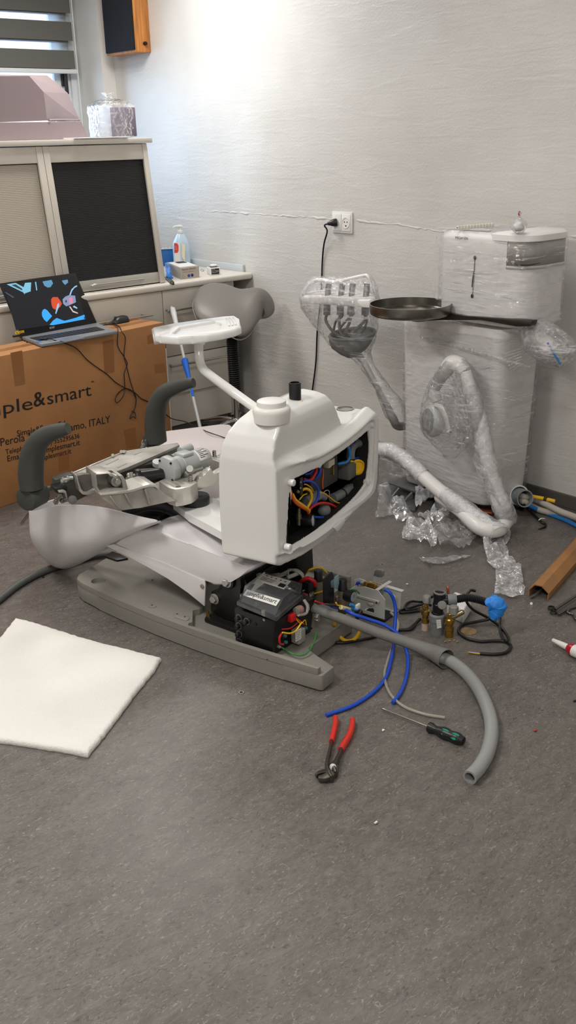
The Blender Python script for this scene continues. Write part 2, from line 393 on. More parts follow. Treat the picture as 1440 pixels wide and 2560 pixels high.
# neighbour's tiled roof outside
rt = thing('tiled_roof', 'red tiled roof of the house across, seen through the gaps of the blind', 'roof', (7, 16, 0))
mroof = mat('clay_tiles', (178, 138, 128), .7, var=(6, .2))
rows = []
for j in range(26):
    rr_ = []
    for i in range(121):
        x = 2+i*.1; s_ = j*.36
        rr_.append(V((x, 14+s_*.75+.0, 1.6+s_*.62+.05*math.sin(i*math.pi/1.5)+(.05 if j % 2 else 0))))
    rows.append(rr_)
part('roof_tiles', B().grid(rows), mroof, rt, solid=.03)
part('house_wall', B().bb((2, 14.3, -3), (14, 14.6, 1.62)), mat('far_render', (205, 200, 195), .8), rt, smooth=False)

# ------------------------------------------------------------------ blind
M_band = mat('blind_grey_fabric', (104, 103, 98), .8, bump=(350, .1))
M_sheer = bpy.data.materials.new('blind_sheer'); M_sheer.use_nodes = True; t = NT(M_sheer); t.n.remove(t.n['Principled BSDF'])
tr = t.add('ShaderNodeBsdfTransparent'); tl = t.add('ShaderNodeBsdfTranslucent'); tl.inputs[0].default_value = (.8, .83, .88, 1); mx = t.add('ShaderNodeMixShader'); mx.inputs[0].default_value = .22
t.link(tr, 0, mx, 1); t.link(tl, 0, mx, 2); t.link(mx, 0, t.n['Material Output'], 0)
yb = YW+.235
bl = thing('roller_blind', 'grey and sheer striped roller blind hanging in the window opening', 'blind', (2.0, yb, WZ1))
bx0, bx1 = .75, 3.40
zr = AY(100, 173, yb).z
def bz(py): return AY(60, py, yb).z
bands = [(bz(122), bz(169)), (bz(48.5), bz(97)), (bz(-26), bz(26)), (bz(-100), bz(-49))]
for zt, zb_ in bands:
    if zt > WZ1: zt = WZ1-.01
    if zb_ > WZ1-.02: continue
    part('fabric_band', B().bb((bx0, yb, zb_), (bx1, yb+.0012, zt)), M_band, bl, smooth=False)
    part('fabric_band', B().bb((bx0, yb+.022, zb_-.012), (bx1-.02, yb+.0232, zt-.012)), M_band, bl, smooth=False)
part('sheer_cloth', B().bb((bx0, yb+.011, zr), (bx1, yb+.0115, WZ1)), M_sheer, bl, smooth=False)
part('bottom_rail', B().bb((bx0, yb-.008, zr-.022), (bx1+.012, yb+.03, zr+.004), .006), M_frame, bl)
part('side_guide', B().cyl((bx1+.02, yb+.01, WZ0+.02), (bx1+.02, yb+.01, WZ1), .004, n=8), M_frame, bl)

# ------------------------------------------------------------------ wooden wall loudspeaker
ys = 5.31; xs = AY(337, 133, ys).x; zs = AX(378, 131, XW).z; yl = AX(263, 137, xs).y
M_oak = mat('oak_veneer', (186, 122, 62), .45, var=(9, .16), stretch=(6, 6, .5))
sp = thing('wall_loudspeaker', 'oak box with black cloth front and small knob mounted high near the corner', 'loudspeaker', (XW, ys, zs))
part('cabinet', B().bb((xs+.012, ys, zs), (XW-.001, yl, zs+.62), .003), M_oak, sp)
part('grille_cloth', B().bb((xs, ys+.008, zs+.012), (xs+.014, yl-.008, zs+.61), .003), mat('black_speaker_cloth', (24, 27, 34), .9, bump=(600, .3)), sp, label='black cloth front')
kp = AY(361, 109, ys)
part('knob', B().cyl(kp, kp-V((0, .02, 0)), .011, .010, 20, .002), mat('black_gloss_plastic', (18, 18, 18), .25), sp)

# ------------------------------------------------------------------ base cabinets, worktop
M_cream = mat('cream_laminate', (205, 199, 189), .42, bump=(200, .03))
M_cream2 = mat('worktop_cream', (216, 211, 202), .35, bump=(150, .02))
M_metal = mat('brushed_nickel', (190, 186, 178), .3, 1.0)
M_toe = mat('plinth_grey', (126, 122, 116), .5)
YD = 4.455; ZT = .842; XL = -.6
solo('worktop', B().bb((XL, 4.43, ZT-.035), (XW-.002, YW-.002, ZT), .012, 4), M_cream2, 'cream worktop with rounded front edge along the window wall', 'worktop', (1.4, 4.43, ZT-.035))
solo('splashback', B().bb((XW-.020, 4.50, ZT), (XW-.002, 5.6, ZT+.038), .002), mat('pale_blue_grey_strip', (196, 204, 208), .4), 'low pale strip where the worktop meets the brick wall', 'splashback', (XW-.01, 5.0, ZT))
zk = AY(427, 989, 4.46).z
gaps = [(810, 1), (880, 1)]
def zat(px, py): return AY(px, py, YD).z
hA = zat(480, 803); hB = zat(480, 882)
def drawer_cab(x0, x1, label, splits, handles, grp):
    c = thing('drawer_cabinet', label, 'cabinet', ((x0+x1)/2, YD+.02, 0), grp)
    part('carcass', B().bb((x0, YD+.02, .05), (x1, YW-.03, ZT-.036)), M_cream, c, smooth=False)
    part('plinth', B().bb((x0, YD+.06, 0), (x1, YD+.08, zk-.002)), M_toe, c, smooth=False)
    for (za, zb_), hz in zip(zip(splits, splits[1:]), handles):
        d = part('drawer_front', B().bb((x0+.0025, YD, zb_+.003), (x1-.0025, YD+.019, za-.003), .0015), M_cream, c)
        if hz is not None:
            L = (x1-x0)*.46 if x1-x0 < .7 else (x1-x0)*.36; xc = (x0+x1)/2
            hb = B().tube([(xc-L, YD, hz), (xc-L, YD-.035, hz), (xc-L+.012, YD-.04, hz), (xc+L-.012, YD-.04, hz), (xc+L, YD-.035, hz), (xc+L, YD, hz)], .0055, n=8, k=3)
            part('handle', hb, M_metal, d)
    return c
top = ZT-.036
xg = 2.935
zh1 = AY(760/2+0, 0+560+460/2, YD-.04).z
drawer_cab(xg, XW-.16, 'cream drawer cabinet below the glove box, behind the stool', [top, hA, hB, zk], [AY(437, 776, YD-.04).z, None, hB-.045], 'drawer cabinets under the worktop')
drawer_cab(1.95, xg, 'wide cream drawer cabinet behind the cardboard carton, mouse in front of its handle', [top, zat(300, 850), zk+.2, zk], [AY(365, 790, YD-.04).z, None, None], 'drawer cabinets under the worktop')
drawer_cab(.95, 1.95, 'cream drawer cabinet behind the laptop lid, partly cut by the photo edge', [top, zat(20, 845), zk+.2, zk], [None, None, None], 'drawer cabinets under the worktop')
solo('filler_panel', B().bb((XW-.158, YD+.03, .03), (XW-.10, YD+.05, ZT-.036), .001), M_cream, 'narrow cream panel closing the gap between drawers and brick wall', 'panel', (XW-.13, YD+.04, .03))

# ------------------------------------------------------------------ roller shutter cabinet on the worktop
rc = thing('shutter_cabinet', 'cream roller shutter cabinet standing on the worktop, one black and one beige shutter', 'cabinet', (2.0, 4.47, ZT+.001))
TU = V((0, .128, .9918)); YN = V((0, -.9918, .128))
def RF(x, s, out=0): return V((x, 4.473, ZT+.003))+TU*s+YN*out
H = .700
def slab(b, x0, x1, s0, s1, o0, o1, bev=.002):
    return b.prism([RF(x0, s0, o0), RF(x1, s0, o0), RF(x1, s1, o0), RF(x0, s1, o0)], YN*(o1-o0), bev)
xr = 2.972
b = B()
b.prism([(xr-.02, 4.475, ZT+.0015), (xr-.02, 4.475+.09, ZT+H), (xr-.02, 5.1, ZT+H), (xr-.02, 5.1, ZT+.0015)], (.02, 0, 0))
b.prism([(XL, 4.475, ZT+.0015), (XL, 4.475+.09, ZT+H), (XL, 5.1, ZT+H), (XL, 5.1, ZT+.0015)], (.02, 0, 0))
b.bb((XL, 5.08, ZT+.0015), (xr, 5.1, ZT+H))
part('carcass', b, M_cream, rc, smooth=False)
for x0, x1 in ((xr-.028, xr), (2.345, 2.378), (2.380, 2.413), (1.35, 1.38)):
    part('stile', slab(B(), x0, x1, 0, H, -.012, .004), M_cream, rc)
for x0, x1 in ((2.413, xr-.028), (1.38, 2.345)):
    part('header', slab(B(), x0, x1, H-.075, H, -.010, .001), M_cream, rc)
def shutter(x0, x1, mt, lab):
    b = B(); n = 70; hh = (H-.075-.06)/n
    for i in range(n): slab(b, x0, x1, .058+i*hh, .058+(i+1)*hh-.0004, -.022, -.0145, .0005)
    s_ = part('shutter', b, mt, rc, label=lab)
    rail = part('shutter_rail', slab(B(), x0, x1, .004, .058, -.022, -.008, .003), mat('satin_aluminium', (200, 197, 190), .32, .7), rc)
    xa, xb = x0+.12, x1-.12
    part('rail_handle', B().tube([RF(xa, .03, -.01), RF(xa, .03, .012), RF(xa+.02, .032, .022), RF(xb-.02, .032, .022), RF(xb, .03, .012), RF(xb, .03, -.01)], .006, n=8, k=4), mat('satin_aluminium', (200, 197, 190), .32, .7), rail)
shutter(2.413, xr-.028, mat('black_slats', (30, 30, 33), .55, bump=(300, .1)), 'black slatted shutter')
shutter(1.38, 2.345, mat('beige_slats', (186, 178, 165), .55, bump=(300, .1)), 'beige slatted shutter')
solo('cabinet_top_board', B().bb((XL, 4.545, ZT+H+.001), (3.0, 5.35, ZT+H+.026), .003), M_cream2, 'long cream board lying on top of the shutter cabinet', 'board', (2, 4.7, ZT+H))
ZB = ZT+H+.027
# ================================================================== dental chair (half assembled)
CO = V((1.501, 2.947, 0)); CU = V((.1928, -.9812, 0)); CV = V((.9812, .1928, 0)); UP = V((0, 0, 1))
def CH(u, v, z): return CO+CU*u+CV*v+UP*z
def PV(px, py, v): return PL(px, py, CH(0, v, 0), CV)
def PU(px, py, u): return PL(px, py, CH(u, 0, 0), CU)
def uv(P): q = V(P)-CO; return q.dot(CU), q.dot(CV), P.z
M_white = mat('gloss_white_plastic', (226, 226, 224), .14, spec=.5, coat=.3)
M_matw = mat('satin_white_plastic', (214, 211, 214), .33)
M_base = mat('grey_painted_steel', (134, 131, 124), .5, bump=(260, .12))
M_black = mat('black_painted_steel', (20, 20, 21), .38, bump=(120, .05))
M_blk2 = mat('black_plastic', (26, 26, 28), .35)
M_alu = mat('cast_aluminium', (178, 175, 168), .42, .55, bump=(90, .15), var=(14, .1))
M_mill = mat('milled_aluminium', (205, 202, 194), .32, .6)
M_zinc = mat('zinc_bolt', (178, 178, 172), .45, .8)
M_dkg = mat('dark_grey_rubber', (66, 68, 65), .55, bump=(150, .08))
M_motor = mat('light_grey_paint', (178, 182, 182), .4)
M_brass = mat('brass', (176, 140, 72), .3, .9, var=(30, .15))
M_blue = mat('blue_hose', (28, 74, 190), .35)
M_blue2 = mat('light_blue_hose', (46, 128, 205), .35)
M_yel = mat('yellow_hose', (236, 186, 34), .4)
M_red = mat('red_hose', (205, 36, 34), .4)
M_orange = mat('orange_hose', (226, 92, 30), .4)
M_green = mat('green_wire', (44, 130, 60), .45)
M_wgrey = mat('grey_cable', (168, 166, 160), .45)
M_pipe = mat('grey_pvc', (118, 122, 124), .42)
M_paper = mat('white_label', (226, 226, 222), .5)
M_ink = mat('black_ink', (28, 28, 30), .6)
M_red2 = mat('red_plastic', (200, 30, 34), .4)
M_cable = mat('black_cable', (20, 20, 21), .42)
M_clear = bpy.data.materials.new('clear_plastic_lid'); M_clear.use_nodes = True; t = NT(M_clear); t.n.remove(t.n['Principled BSDF'])
tr = t.add('ShaderNodeBsdfTransparent'); tr.inputs[0].default_value = (.80, .81, .82, 1); g2 = t.add('ShaderNodeBsdfGlossy', Roughness=.08); lw = t.add('ShaderNodeLayerWeight', Blend=.35); mx = t.add('ShaderNodeMixShader')
df = t.add('ShaderNodeBsdfDiffuse'); df.inputs[0].default_value = (.55, .57, .6, 1); m0 = t.add('ShaderNodeMixShader'); m0.inputs[0].default_value = .10; t.link(tr, 0, m0, 1); t.link(df, 0, m0, 2)
t.link(lw, 'Fresnel', mx, 0); t.link(m0, 0, mx, 1); t.link(g2, 0, mx, 2); t.link(mx, 0, t.n['Material Output'], 0)

chair = thing('dental_chair', 'half assembled white dental chair on a grey base plate, its wiring and castings bare', 'dental chair', CH(.5, .28, 0))
# ---- base plate
zl, zt = .056, .078
out = [(-.05, .10), (-.042, .035), (-.02, .006), (.02, -.008), (.12, -.02), (.25, -.03), (.42, -.037), (.6, -.037), (.78, -.031), (.95, -.017), (1.075, -.004), (1.085, .002), (1.082, .066), (1.0, .088), (.955, .1), (.945, .115), (.945, .36), (.93, .375), (.80, .40), (.785, .415), (.78, .595), (.42, .60), (.1, .58), (-.05, .545), (-.085, .5), (-.095, .3)]
low = B().prism([CH(u, v, .004) for u, v in out], UP*(zl-.004), .004)
base = part('base_plate', low, M_base, chair)
up1 = [(-.05, .10), (-.042, .035), (-.02, .006), (.02, -.008), (.12, -.02), (.25, -.03), (.42, -.037), (.6, -.037), (.78, -.031), (.95, -.017), (1.072, -.004), (1.072, .012), (.95, .0), (.78, -.014), (.56, -.02)]
u0, v0, _ = uv(Z(494, 1525, zt)); u1, v1, _ = uv(Z(461, 1563, zt))
up1 += [(u1+.05, -.022), (u1+.012, v1+.004), (u1, v1+.018), (u1+.006, v1+.032), (u0-.012, v0-.012), (u0, v0+.01), (u0-.002, v0+.03), (u0-.02, v0+.05), (.36, .22), (.32, .58), (-.05, .545), (-.085, .5), (-.095, .3)]
hc = Z(246, 1452, zt)
hole = B().cyl(hc-UP*.016, hc+UP*.02, .026, n=32)
upm = cut(B().prism([CH(u, v, zl-.002) for u, v in up1], UP*(zt-zl+.002), .004), hole)
part('raised_deck', upm, M_base, base)
b = B(); b.prism([CH(u, v, zl-.002) for u, v in [(.30, .58), (.42, .6), (.78, .595), (.78, .577), (.42, .58)]], UP*.024, .003); part('far_lip', b, M_base, base)
b = B(); pc = Z(382, 1516, zt); b.cyl(pc-UP*.001, pc+UP*.003, .013, n=24, bev=.001); part('round_pad', b, M_base, base)
b = B(); b.prism([Z(x, y, zt-.001) for x, y in ((433, 1538), (440, 1534), (473, 1543), (474, 1549), (468, 1553), (461, 1553), (436, 1545))], UP*.004, .001); part('square_pad', b, M_base, base)
for x, y in ((443, 1535), (462, 1542), (381, 1450), (380, 1513)): part('screw_hole', B().cyl(Z(x, y, zt+.0025), Z(x, y, zt+.0042), .0025, n=10), M_ink, base)
for u in (.12, .5, .85):
    for v in (.02, .5): part('rubber_foot', B().cyl(CH(u, v, 0), CH(u, v, .006), .03), M_blk2, base)

# ---- pivot bracket
br = part('pivot_bracket', B().prism([CH(u, v, zl) for u, v in ((.555, .065), (.565, .05), (.76, .05), (.76, .5), (.565, .5), (.555, .48))], UP*.016, .006), M_black, chair)
def vplate(pix, v, th, bev=.003): return B().prism([PV(x, y, v) for x, y in pix], CV*th, bev)
nv = .085
lug = [(526, 1528), (528, 1478), (548, 1472), (556, 1450), (561, 1437), (570, 1429), (582, 1428), (594, 1433), (601, 1445), (603, 1470), (598, 1500), (600, 1560), (560, 1545)]
part('lug_plate', vplate(lug, nv, .022), M_black, br)
part('lug_plate', B().prism([PV(x, y, nv)+CV*.33 for x, y in lug], CV*.022, .003), M_black, br)
ax1 = PV(574, 1452, nv); ax2 = PV(537, 1497, nv)
part('crank_arm', B().cyl(ax1-CV*.02+CV*.02, ax1-CV*.012, .026, n=28, bev=.003), M_black, br)
part('cross_tube', B().cyl(ax1, ax1+CV*.34, .022), M_black, br)
for a, of in ((ax1, .012), (ax2, 0)):
    b = B(); p = a-CV*of; b.cyl(p, p-CV*.003, .019, n=28, bev=.001); b.hexnut(p-CV*.003, -CV, .0135, .011); part('hex_bolt', b, M_zinc, br)
b = B(); p = PV(520, 1527, .07); q = V((p.x, p.y, zl+.016)); b.cyl(q, q+UP*.008, .007, n=6); b.cyl(q+UP*.008, q+UP*.02, .004, n=10); part('stud', b, M_brass, br)
b = B(); q = CH(.60, .20, .15); b.cyl(q-UP*.05, q+UP*.0, .02); b.cyl(q, q+UP*.018, .010, n=20); b.cyl(Z(648, 1440, .17)-UP*.06, Z(648, 1432, .17), .010, n=16); part('socket_screw', b, M_zinc, br)
b = B(); b.prism([PV(x, y, .32) for x, y in ((612, 1430), (640, 1400), (742, 1388), (745, 1440), (690, 1470), (610, 1480))], CV*.09, .006); part('lift_column', b, M_black, chair)

# ---- lift arm cover and the thin side panel under it
cov = [(284, 1362), (305, 1342), (345, 1326), (372, 1320), (470, 1360), (556, 1400), (610, 1413), (634, 1416), (628, 1428), (600, 1442), (578, 1455), (556, 1464), (533, 1464), (511, 1451), (460, 1429), (409, 1407), (345, 1384)]
part('lift_arm_cover', B().prism([PV(x, y, .065) for x, y in cov], CV*.38, .014, 4), M_matw, chair)
sk = [(262, 1364), (284, 1361), (345, 1384), (409, 1407), (511, 1451), (513, 1462), (511, 1516), (470, 1482), (420, 1447), (370, 1418), (318, 1390)]
sp_ = part('side_skirt', B().prism([PV(x, y, .062) for x, y in sk], CV*.005, .001), M_matw, chair)
b = B(); p = PV(506, 1466, .061); b.cyl(p, p-CV*.003, .008, n=16, bev=.001); part('skirt_screw', b, mat('dull_screw', (150, 140, 128), .5, .6), sp_)

# ---- detached curved cover leaning at the foot end
def SH(px, py, v): return PV(px, py, v)
topl = [(70, 1279), (87, 1277), (112, 1270), (138, 1264), (187, 1261), (249, 1265), (311, 1282), (352, 1292), (396, 1300)]
mid = [(72, 1316), (86, 1330), (112, 1340), (140, 1344), (190, 1345), (240, 1339), (290, 1328), (340, 1315), (394, 1303)]
crs = [(73, 1350), (88, 1358), (114, 1364), (142, 1366), (190, 1364), (232, 1356), (275, 1345), (330, 1324), (393, 1305)]
low_ = [(102, 1393), (112, 1409), (120, 1419), (135, 1426), (151, 1428), (180, 1415), (209, 1399), (284, 1354), (391, 1307)]
rows = [[SH(x, y, .02) for x, y in topl], [SH(x, y, .012) for x, y in mid], [SH(x, y, .016) for x, y in crs], [SH(x, y, .075) for x, y in low_]]
back = [p+CV*.05-UP*.002 for p in rows[-1]]
rows.append(back)
# end wall turning away at the foot end
g = B().grid(rows)
ecol = [r[0] for r in rows[:4]]
g.grid([[p+CV*d-CU*e for p in ecol] for d, e in ((0, 0), (.03, .02), (.10, .03), (.22, .02))])
me = bake(g, [('WELD', dict(merge_threshold=.0005)), ('SUBSURF', dict(levels=2, render_levels=2)), ('SOLIDIFY', dict(thickness=.006, offset=0))])
shell = part('curved_cover', me, M_matw, chair, label='loose curved white cover at the foot end')

# ---- seat frame castings
def q(x, y): return (120+x/3.2727, 1080+y/3.2727)
def QZ(pts, z): return [Z(*q(x, y), z) for x, y in pts]
plate = part('back_plate', B().prism(QZ([(60, 378), (190, 338), (420, 240), (640, 152), (745, 137), (800, 128), (1060, 86), (1076, 104), (880, 190), (660, 285), (520, 337), (400, 335), (240, 350), (70, 392)], .485), UP*-.012, .002), M_alu, chair)
part('edge_rib', B().prism(QZ([(190, 338), (640, 152), (636, 147), (184, 334)], .490), UP*-.012, .001), M_mill, plate)
for pp in ([(470, 262), (575, 215), (580, 219), (478, 268)], [(560, 285), (640, 250), (648, 256), (570, 292)], [(700, 180), (760, 155), (768, 160), (706, 186)]): part('cast_rib', B().prism(QZ(pp, .4865), UP*-.003), M_mill, plate)
for x in (620, 600, 530): part('plate_screw', B().cyl(Z(*q(x, 160 if x > 560 else 190), .484), Z(*q(x, 160 if x > 560 else 190), .494), .006, n=12), M_zinc, plate)
beam = [(520, 339), (660, 287), (880, 192), (1076, 106), (1080, 132), (890, 222), (670, 318), (560, 352)]
RP = Z(*q(1040, 472), .46); RX = V((.985, -.174, 0)); RN = V((-.174, -.985, 0))
BP = Z(*q(520, 337), .473); BX = V((math.sin(rad(68)), math.cos(rad(68)), 0)); BN = V((BX.y, -BX.x, 0))
part('front_beam', B().prism([PL(*q(x, y), BP, BN) for x, y in beam], -BN*.012, .002), M_alu, plate)
def QR(pts, o=0): return [PL(*q(x, y), RP+RN*o, RN) for x, y in pts]
# curved hinge wall left of the pocket
hw = [(236, 352), (300, 346), (400, 340), (398, 458), (370, 480), (330, 500), (285, 496), (262, 470), (250, 420)]
part('hinge_wall', B().prism(QR(hw, -.05), -RN*.02, .003), mat('casting_inside', (112, 110, 105), .5, .5), chair)
rimw = [(228, 352), (240, 352), (256, 420), (266, 468), (288, 494), (330, 497), (368, 476), (396, 456), (398, 470), (372, 498), (330, 518), (282, 512), (255, 482), (240, 420)]
part('hinge_rim', B().prism(QR(rimw, -.035), -RN*.05, .002), M_alu, chair)
lw_ = [(60, 392), (70, 500), (160, 560), (250, 560), (262, 540), (330, 520), (400, 470), (398, 440), (330, 500), (270, 500), (230, 352), (190, 352)]
part('hinge_block', B().prism(QR(lw_, -.06), -RN*.04, .003), mat('casting_dark', (74, 72, 70), .5, .5), chair)
pk_o = [(394, 342), (520, 336), (545, 364), (612, 354), (640, 400), (662, 486), (560, 500), (430, 514), (405, 478)]
pk_i = [(414, 366), (508, 353), (532, 378), (600, 372), (622, 410), (636, 474), (550, 484), (444, 496), (424, 466)]
pk = cut(B().prism(QR(pk_o, 0), -RN*.10, .003), B().prism(QR(pk_i, .02), -RN*.09))
part('hinge_pocket', pk, M_alu, chair)
skirt = [(424, 512), (560, 500), (640, 488), (700, 474), (780, 448), (830, 432), (880, 434), (905, 470), (960, 520), (1090, 572), (980, 566), (900, 590), (760, 620), (610, 644), (540, 610), (450, 545)]
seatf = part('seat_frame', B().prism(QR(skirt, 0), -RN*.02, .003), M_alu, chair)
b = B(); b.prism(QR([(424, 506), (640, 482), (700, 468), (780, 442), (830, 426), (884, 430), (906, 466), (906, 480), (880, 446), (830, 442), (780, 460), (700, 486), (640, 500), (430, 524)], .012), -RN*.10, .002); part('top_rail', b, M_mill, seatf)
for xx in ((500, 520, 575, 622), (625, 505, 690, 622), (790, 470, 832, 604)):
    x0, y0, x1, y1 = xx; b = B(); b.prism(QR([(x0, y0), (x0+12, y0), (x1+8, y1), (x1, y1)], .012), -RN*.014, .001); part('web_rib', b, M_alu, seatf)
padt = [(905, 400), (985, 366), (1070, 332), (1150, 372), (1225, 410), (1165, 446), (1105, 462), (1040, 470), (985, 455)]
padm = cut(B().prism(QZ(padt, .46), UP*-.062, .003), B().cyl(Z(*q(1064, 424), .47), Z(*q(1064, 424), .47)-UP*.03, .0095, n=20))
pad = part('mounting_pad', padm, M_mill, chair)
b = B()
for i in range(5):
    f = i/5; a = V(q(930+30*i, 398-13*i)+(0,)); e = V(q(1040+36*i, 455-14*i)+(0,)); b.prism([Z(a.x, a.y, .4602), Z(a.x+2.2, a.y-1.0, .4602), Z(e.x+2.2, e.y-1.0, .4602), Z(e.x, e.y, .4602)], UP*.0006)
part('milling_mark', b, M_alu, pad)
b = B(); b.prism(QZ([(1140, 462), (1212, 432), (1216, 450), (1150, 480)], .43), UP*-.04, .003); part('pad_lug', b, M_mill, pad)
def spring_bolt(x, y):
    p = Z(*q(x, y), .46); b = B(); b.cyl(p, p+UP*.004, .0085, n=16); b.cyl(p+UP*.004, p+UP*.009, .0065, n=16); b.cyl(p+UP*.009, p+UP*.012, .0075, n=16)
    b.lathe([(.0032, .012), (.0066, .012), (.007, .014), (.007, .021), (.0064, .0225), (.0038, .0225), (.0036, .018), (.001, .018)], p, UP, 18); return b
for x, y, par in ((1068, 350, pad), (1168, 405, pad)): part('socket_bolt', spring_bolt(x, y), mat('steel_bolt', (170, 168, 160), .25, 1), par)
beam2 = [(1222, 412), (1240, 380), (1262, 372), (1275, 350), (1300, 336), (1318, 310), (1330, 300), (1345, 310), (1352, 360), (1440, 300), (1450, 380), (1330, 440), (1215, 486)]
part('cross_beam', B().prism(QR(beam2, -.06), -RN*.03, .003), M_mill, chair)
fp = QZ([(1318, 216), (1440, 160), (1560, 200), (1560, 300), (1416, 250)], .46)
fpad = part('mounting_pad', B().prism(fp, UP*-.05, .003), M_mill, chair)
part('socket_bolt', spring_bolt(1362, 200), mat('steel_bolt'), fpad)
b = B()
for i in range(4): b.prism(QZ([(1340+28*i, 212-12*i), (1350+28*i, 208-12*i), (1450+28*i, 248-12*i), (1440+28*i, 252-12*i)], .4602), UP*.0008)
part('milling_mark', b, M_alu, fpad)
# actuator: motor, gear head, rod
ma = Z(*q(985, 305), .492); mb = Z(*q(1292, 205), .492); md = (mb-ma).normalized()
mot = part('actuator_motor', B().lathe([(.033, 0), (.036, .005), (.036, .05), (.038, .052), (.038, (mb-ma).length-.012), (.033, (mb-ma).length), (.02, (mb-ma).length+.002)], ma, md, 32), M_motor, chair)
gh = B(); gx = md; gy = UP.cross(md).normalized(); gz = gx.cross(gy)
gp = ma-md*.01; gh.prism([gp+gy*a+gz*c for a, c in ((-.03, -.04), (.02, -.045), (.04, -.03), (.045, 0), (.04, .03), (.02, .045), (-.03, .04), (-.045, .01), (-.045, -.02))], md*.03, .005); part('gear_head', gh, M_motor, mot)
gh = B(); gh.box(ma+md*.075+gz*.038, (.05, .05, .012), (md, gy, gz), .005); part('terminal_cover', gh, M_motor, mot)
for a, c in ((-.028, .03), (.03, .028), (-.03, -.03)): part('gear_screw', B().cyl(gp+gy*a+gz*c+md*.002, gp+gy*a+gz*c-md*.003, .004, n=10), M_ink, mot)
# rating plate wrapped on the motor
lb = []
for i in range(9):
    an = rad(-5-i*9.5); d_ = gy*-math.sin(-an-rad(10))*1+gz*math.cos(-an-rad(10)); d_ = (gz*math.cos(an)+(-gy)*math.sin(an)*-1)
    lb.append([ma+md*s+d_*.0386 for s in ((mb-ma).length-.062, (mb-ma).length-.012)])
part('rating_plate', B().grid(lb), M_paper, mot, solid=.0004)
b = B()
for i in range(1, 7):
    d1 = lb[i][0]+(lb[i][1]-lb[i][0])*.12; d2 = lb[i][0]+(lb[i][1]-lb[i][0])*(.9 if i % 2 else .55); n_ = ((d1-ma)-md*(d1-ma).dot(md)).normalized()
    tt = md.cross(n_)*.0011
    b.prism([d1+n_*.0006-tt, d2+n_*.0006-tt, d2+n_*.0006+tt, d1+n_*.0006+tt], n_*.0003)
part('plate_lettering', b, M_ink, mot, smooth=False)
ra = Z(*q(745, 372), .47); rb = Z(*q(940, 345), .47)
part('actuator_tube', B().cyl(ra, rb, .0225, n=28), M_blk2, mot)
part('actuator_collar', B().cyl(ra-(rb-ra).normalized()*.012, ra+(rb-ra).normalized()*.006, .031, n=28, bev=.003), M_blk2, mot)
b = B(); p0, p1 = Z(*q(655, 395), .47), Z(*q(740, 360), .47); b.cyl(p0, p1, .013, n=20); b.cyl(Z(*q(690, 440), .455), Z(*q(680, 330), .50), .007, n=14); b.cyl(Z(*q(720, 440), .455), Z(*q(700, 380), .48), .006, n=14)
part('clevis_pin', b, M_zinc, mot)
b = B(); b.tube([Z(*q(660, 350), .48), Z(*q(690, 390), .475), Z(*q(715, 430), .46), Z(*q(740, 435), .46)], .008, n=10); part('clevis_link', b, M_zinc, mot)
p = PL(*q(560, 398), RP-RN*.02, RN); part('pivot_boss', B().cyl(p-RN*.03, p+RN*.006, .020, n=28, bev=.002), M_alu, chair)
b = B(); b.cyl(p+RN*.006, p+RN*.009, .014, n=24); b.hexnut(p+RN*.009, RN, .0115, .009); part('hex_bolt', b, M_zinc, chair)
b = B(); b.cyl(Z(*q(1110, 350), .47), Z(*q(1200, 318), .47), .010, n=18); b.cyl(Z(*q(1160, 310), .475), Z(*q(1160, 300), .50), .012, n=18); b.cyl(Z(*q(1200, 318), .47), Z(*q(1260, 300), .47), .0075, n=18); b.hexnut(Z(*q(1120, 347), .47), md, .014, .008); part('clevis_joint', b, M_zinc, mot)
# second actuator behind
b = B(); b.cyl(Z(*q(950, 250), .47), Z(*q(1010, 225), .47), .019, n=24, bev=.003); part('joint_bush', b, M_blk2, chair)
b = B(); b.cyl(Z(*q(1010, 215), .475), Z(*q(1075, 180), .475), .012, n=20); part('spacer_tube', b, M_zinc, chair)
b = B(); b.cyl(Z(*q(1080, 160), .475), Z(*q(1170, 128), .475), .017, n=24, bev=.003); part('second_actuator', b, M_motor, chair)
b = B(); b.cyl(Z(*q(900, 270), .46), Z(*q(900, 240), .475), .02, n=20); part('cable_gland', b, M_motor, chair)
dk = B(); dk.prism(QZ([(560, 350), (690, 280), (1050, 140), (1090, 150), (1200, 240), (960, 360), (700, 470), (640, 470)], .43), UP*-.01, .002); part('inner_tray', dk, mat('casting_dark'), chair)
dk = B(); dk.prism(QZ([(700, 300), (930, 290), (960, 330), (800, 345)], .465), UP*-.02, .003); part('grey_link', dk, mat('dark_grey_paint', (84, 84, 82), .5), chair)
# linkage at the left end
b = B(); b.box(PL(*q(90, 452), RP-RN*.04, RN), (.04, .05, .016), (RX, -RN, UP), .003); part('rubber_block', b, M_blk2, chair)
b = B()
for x, y, l in ((130, 390, .02), (170, 378, .02), (120, 405, .014)): b.cyl(PL(*q(x, y), RP-RN*.03, RN), PL(*q(x+32, y-2), RP-RN*.03, RN), .006, n=14); b.hexnut(PL(*q(x, y), RP-RN*.03, RN), -RX, .0085, .006)
part('link_bolt', b, M_zinc, chair)
b = B(); b.prism([PL(*q(x, y), RP-RN*.0, RN) for x, y in ((88, 486), (130, 478), (148, 484), (166, 570), (156, 576), (140, 500), (126, 494), (92, 500))], -RN*.025, .001); part('link_bracket', b, M_zinc, chair)
b = B()
for x, y in ((70, 545), (95, 520), (112, 560), (130, 552), (60, 570)): b.hexnut(PL(*q(x, y), RP-RN*.005, RN), RN, .0085, .010); b.cyl(PL(*q(x, y), RP-RN*.03, RN), PL(*q(x, y), RP, RN), .005, n=12)
part('link_bolt', b, mat('steel_bolt'), chair)
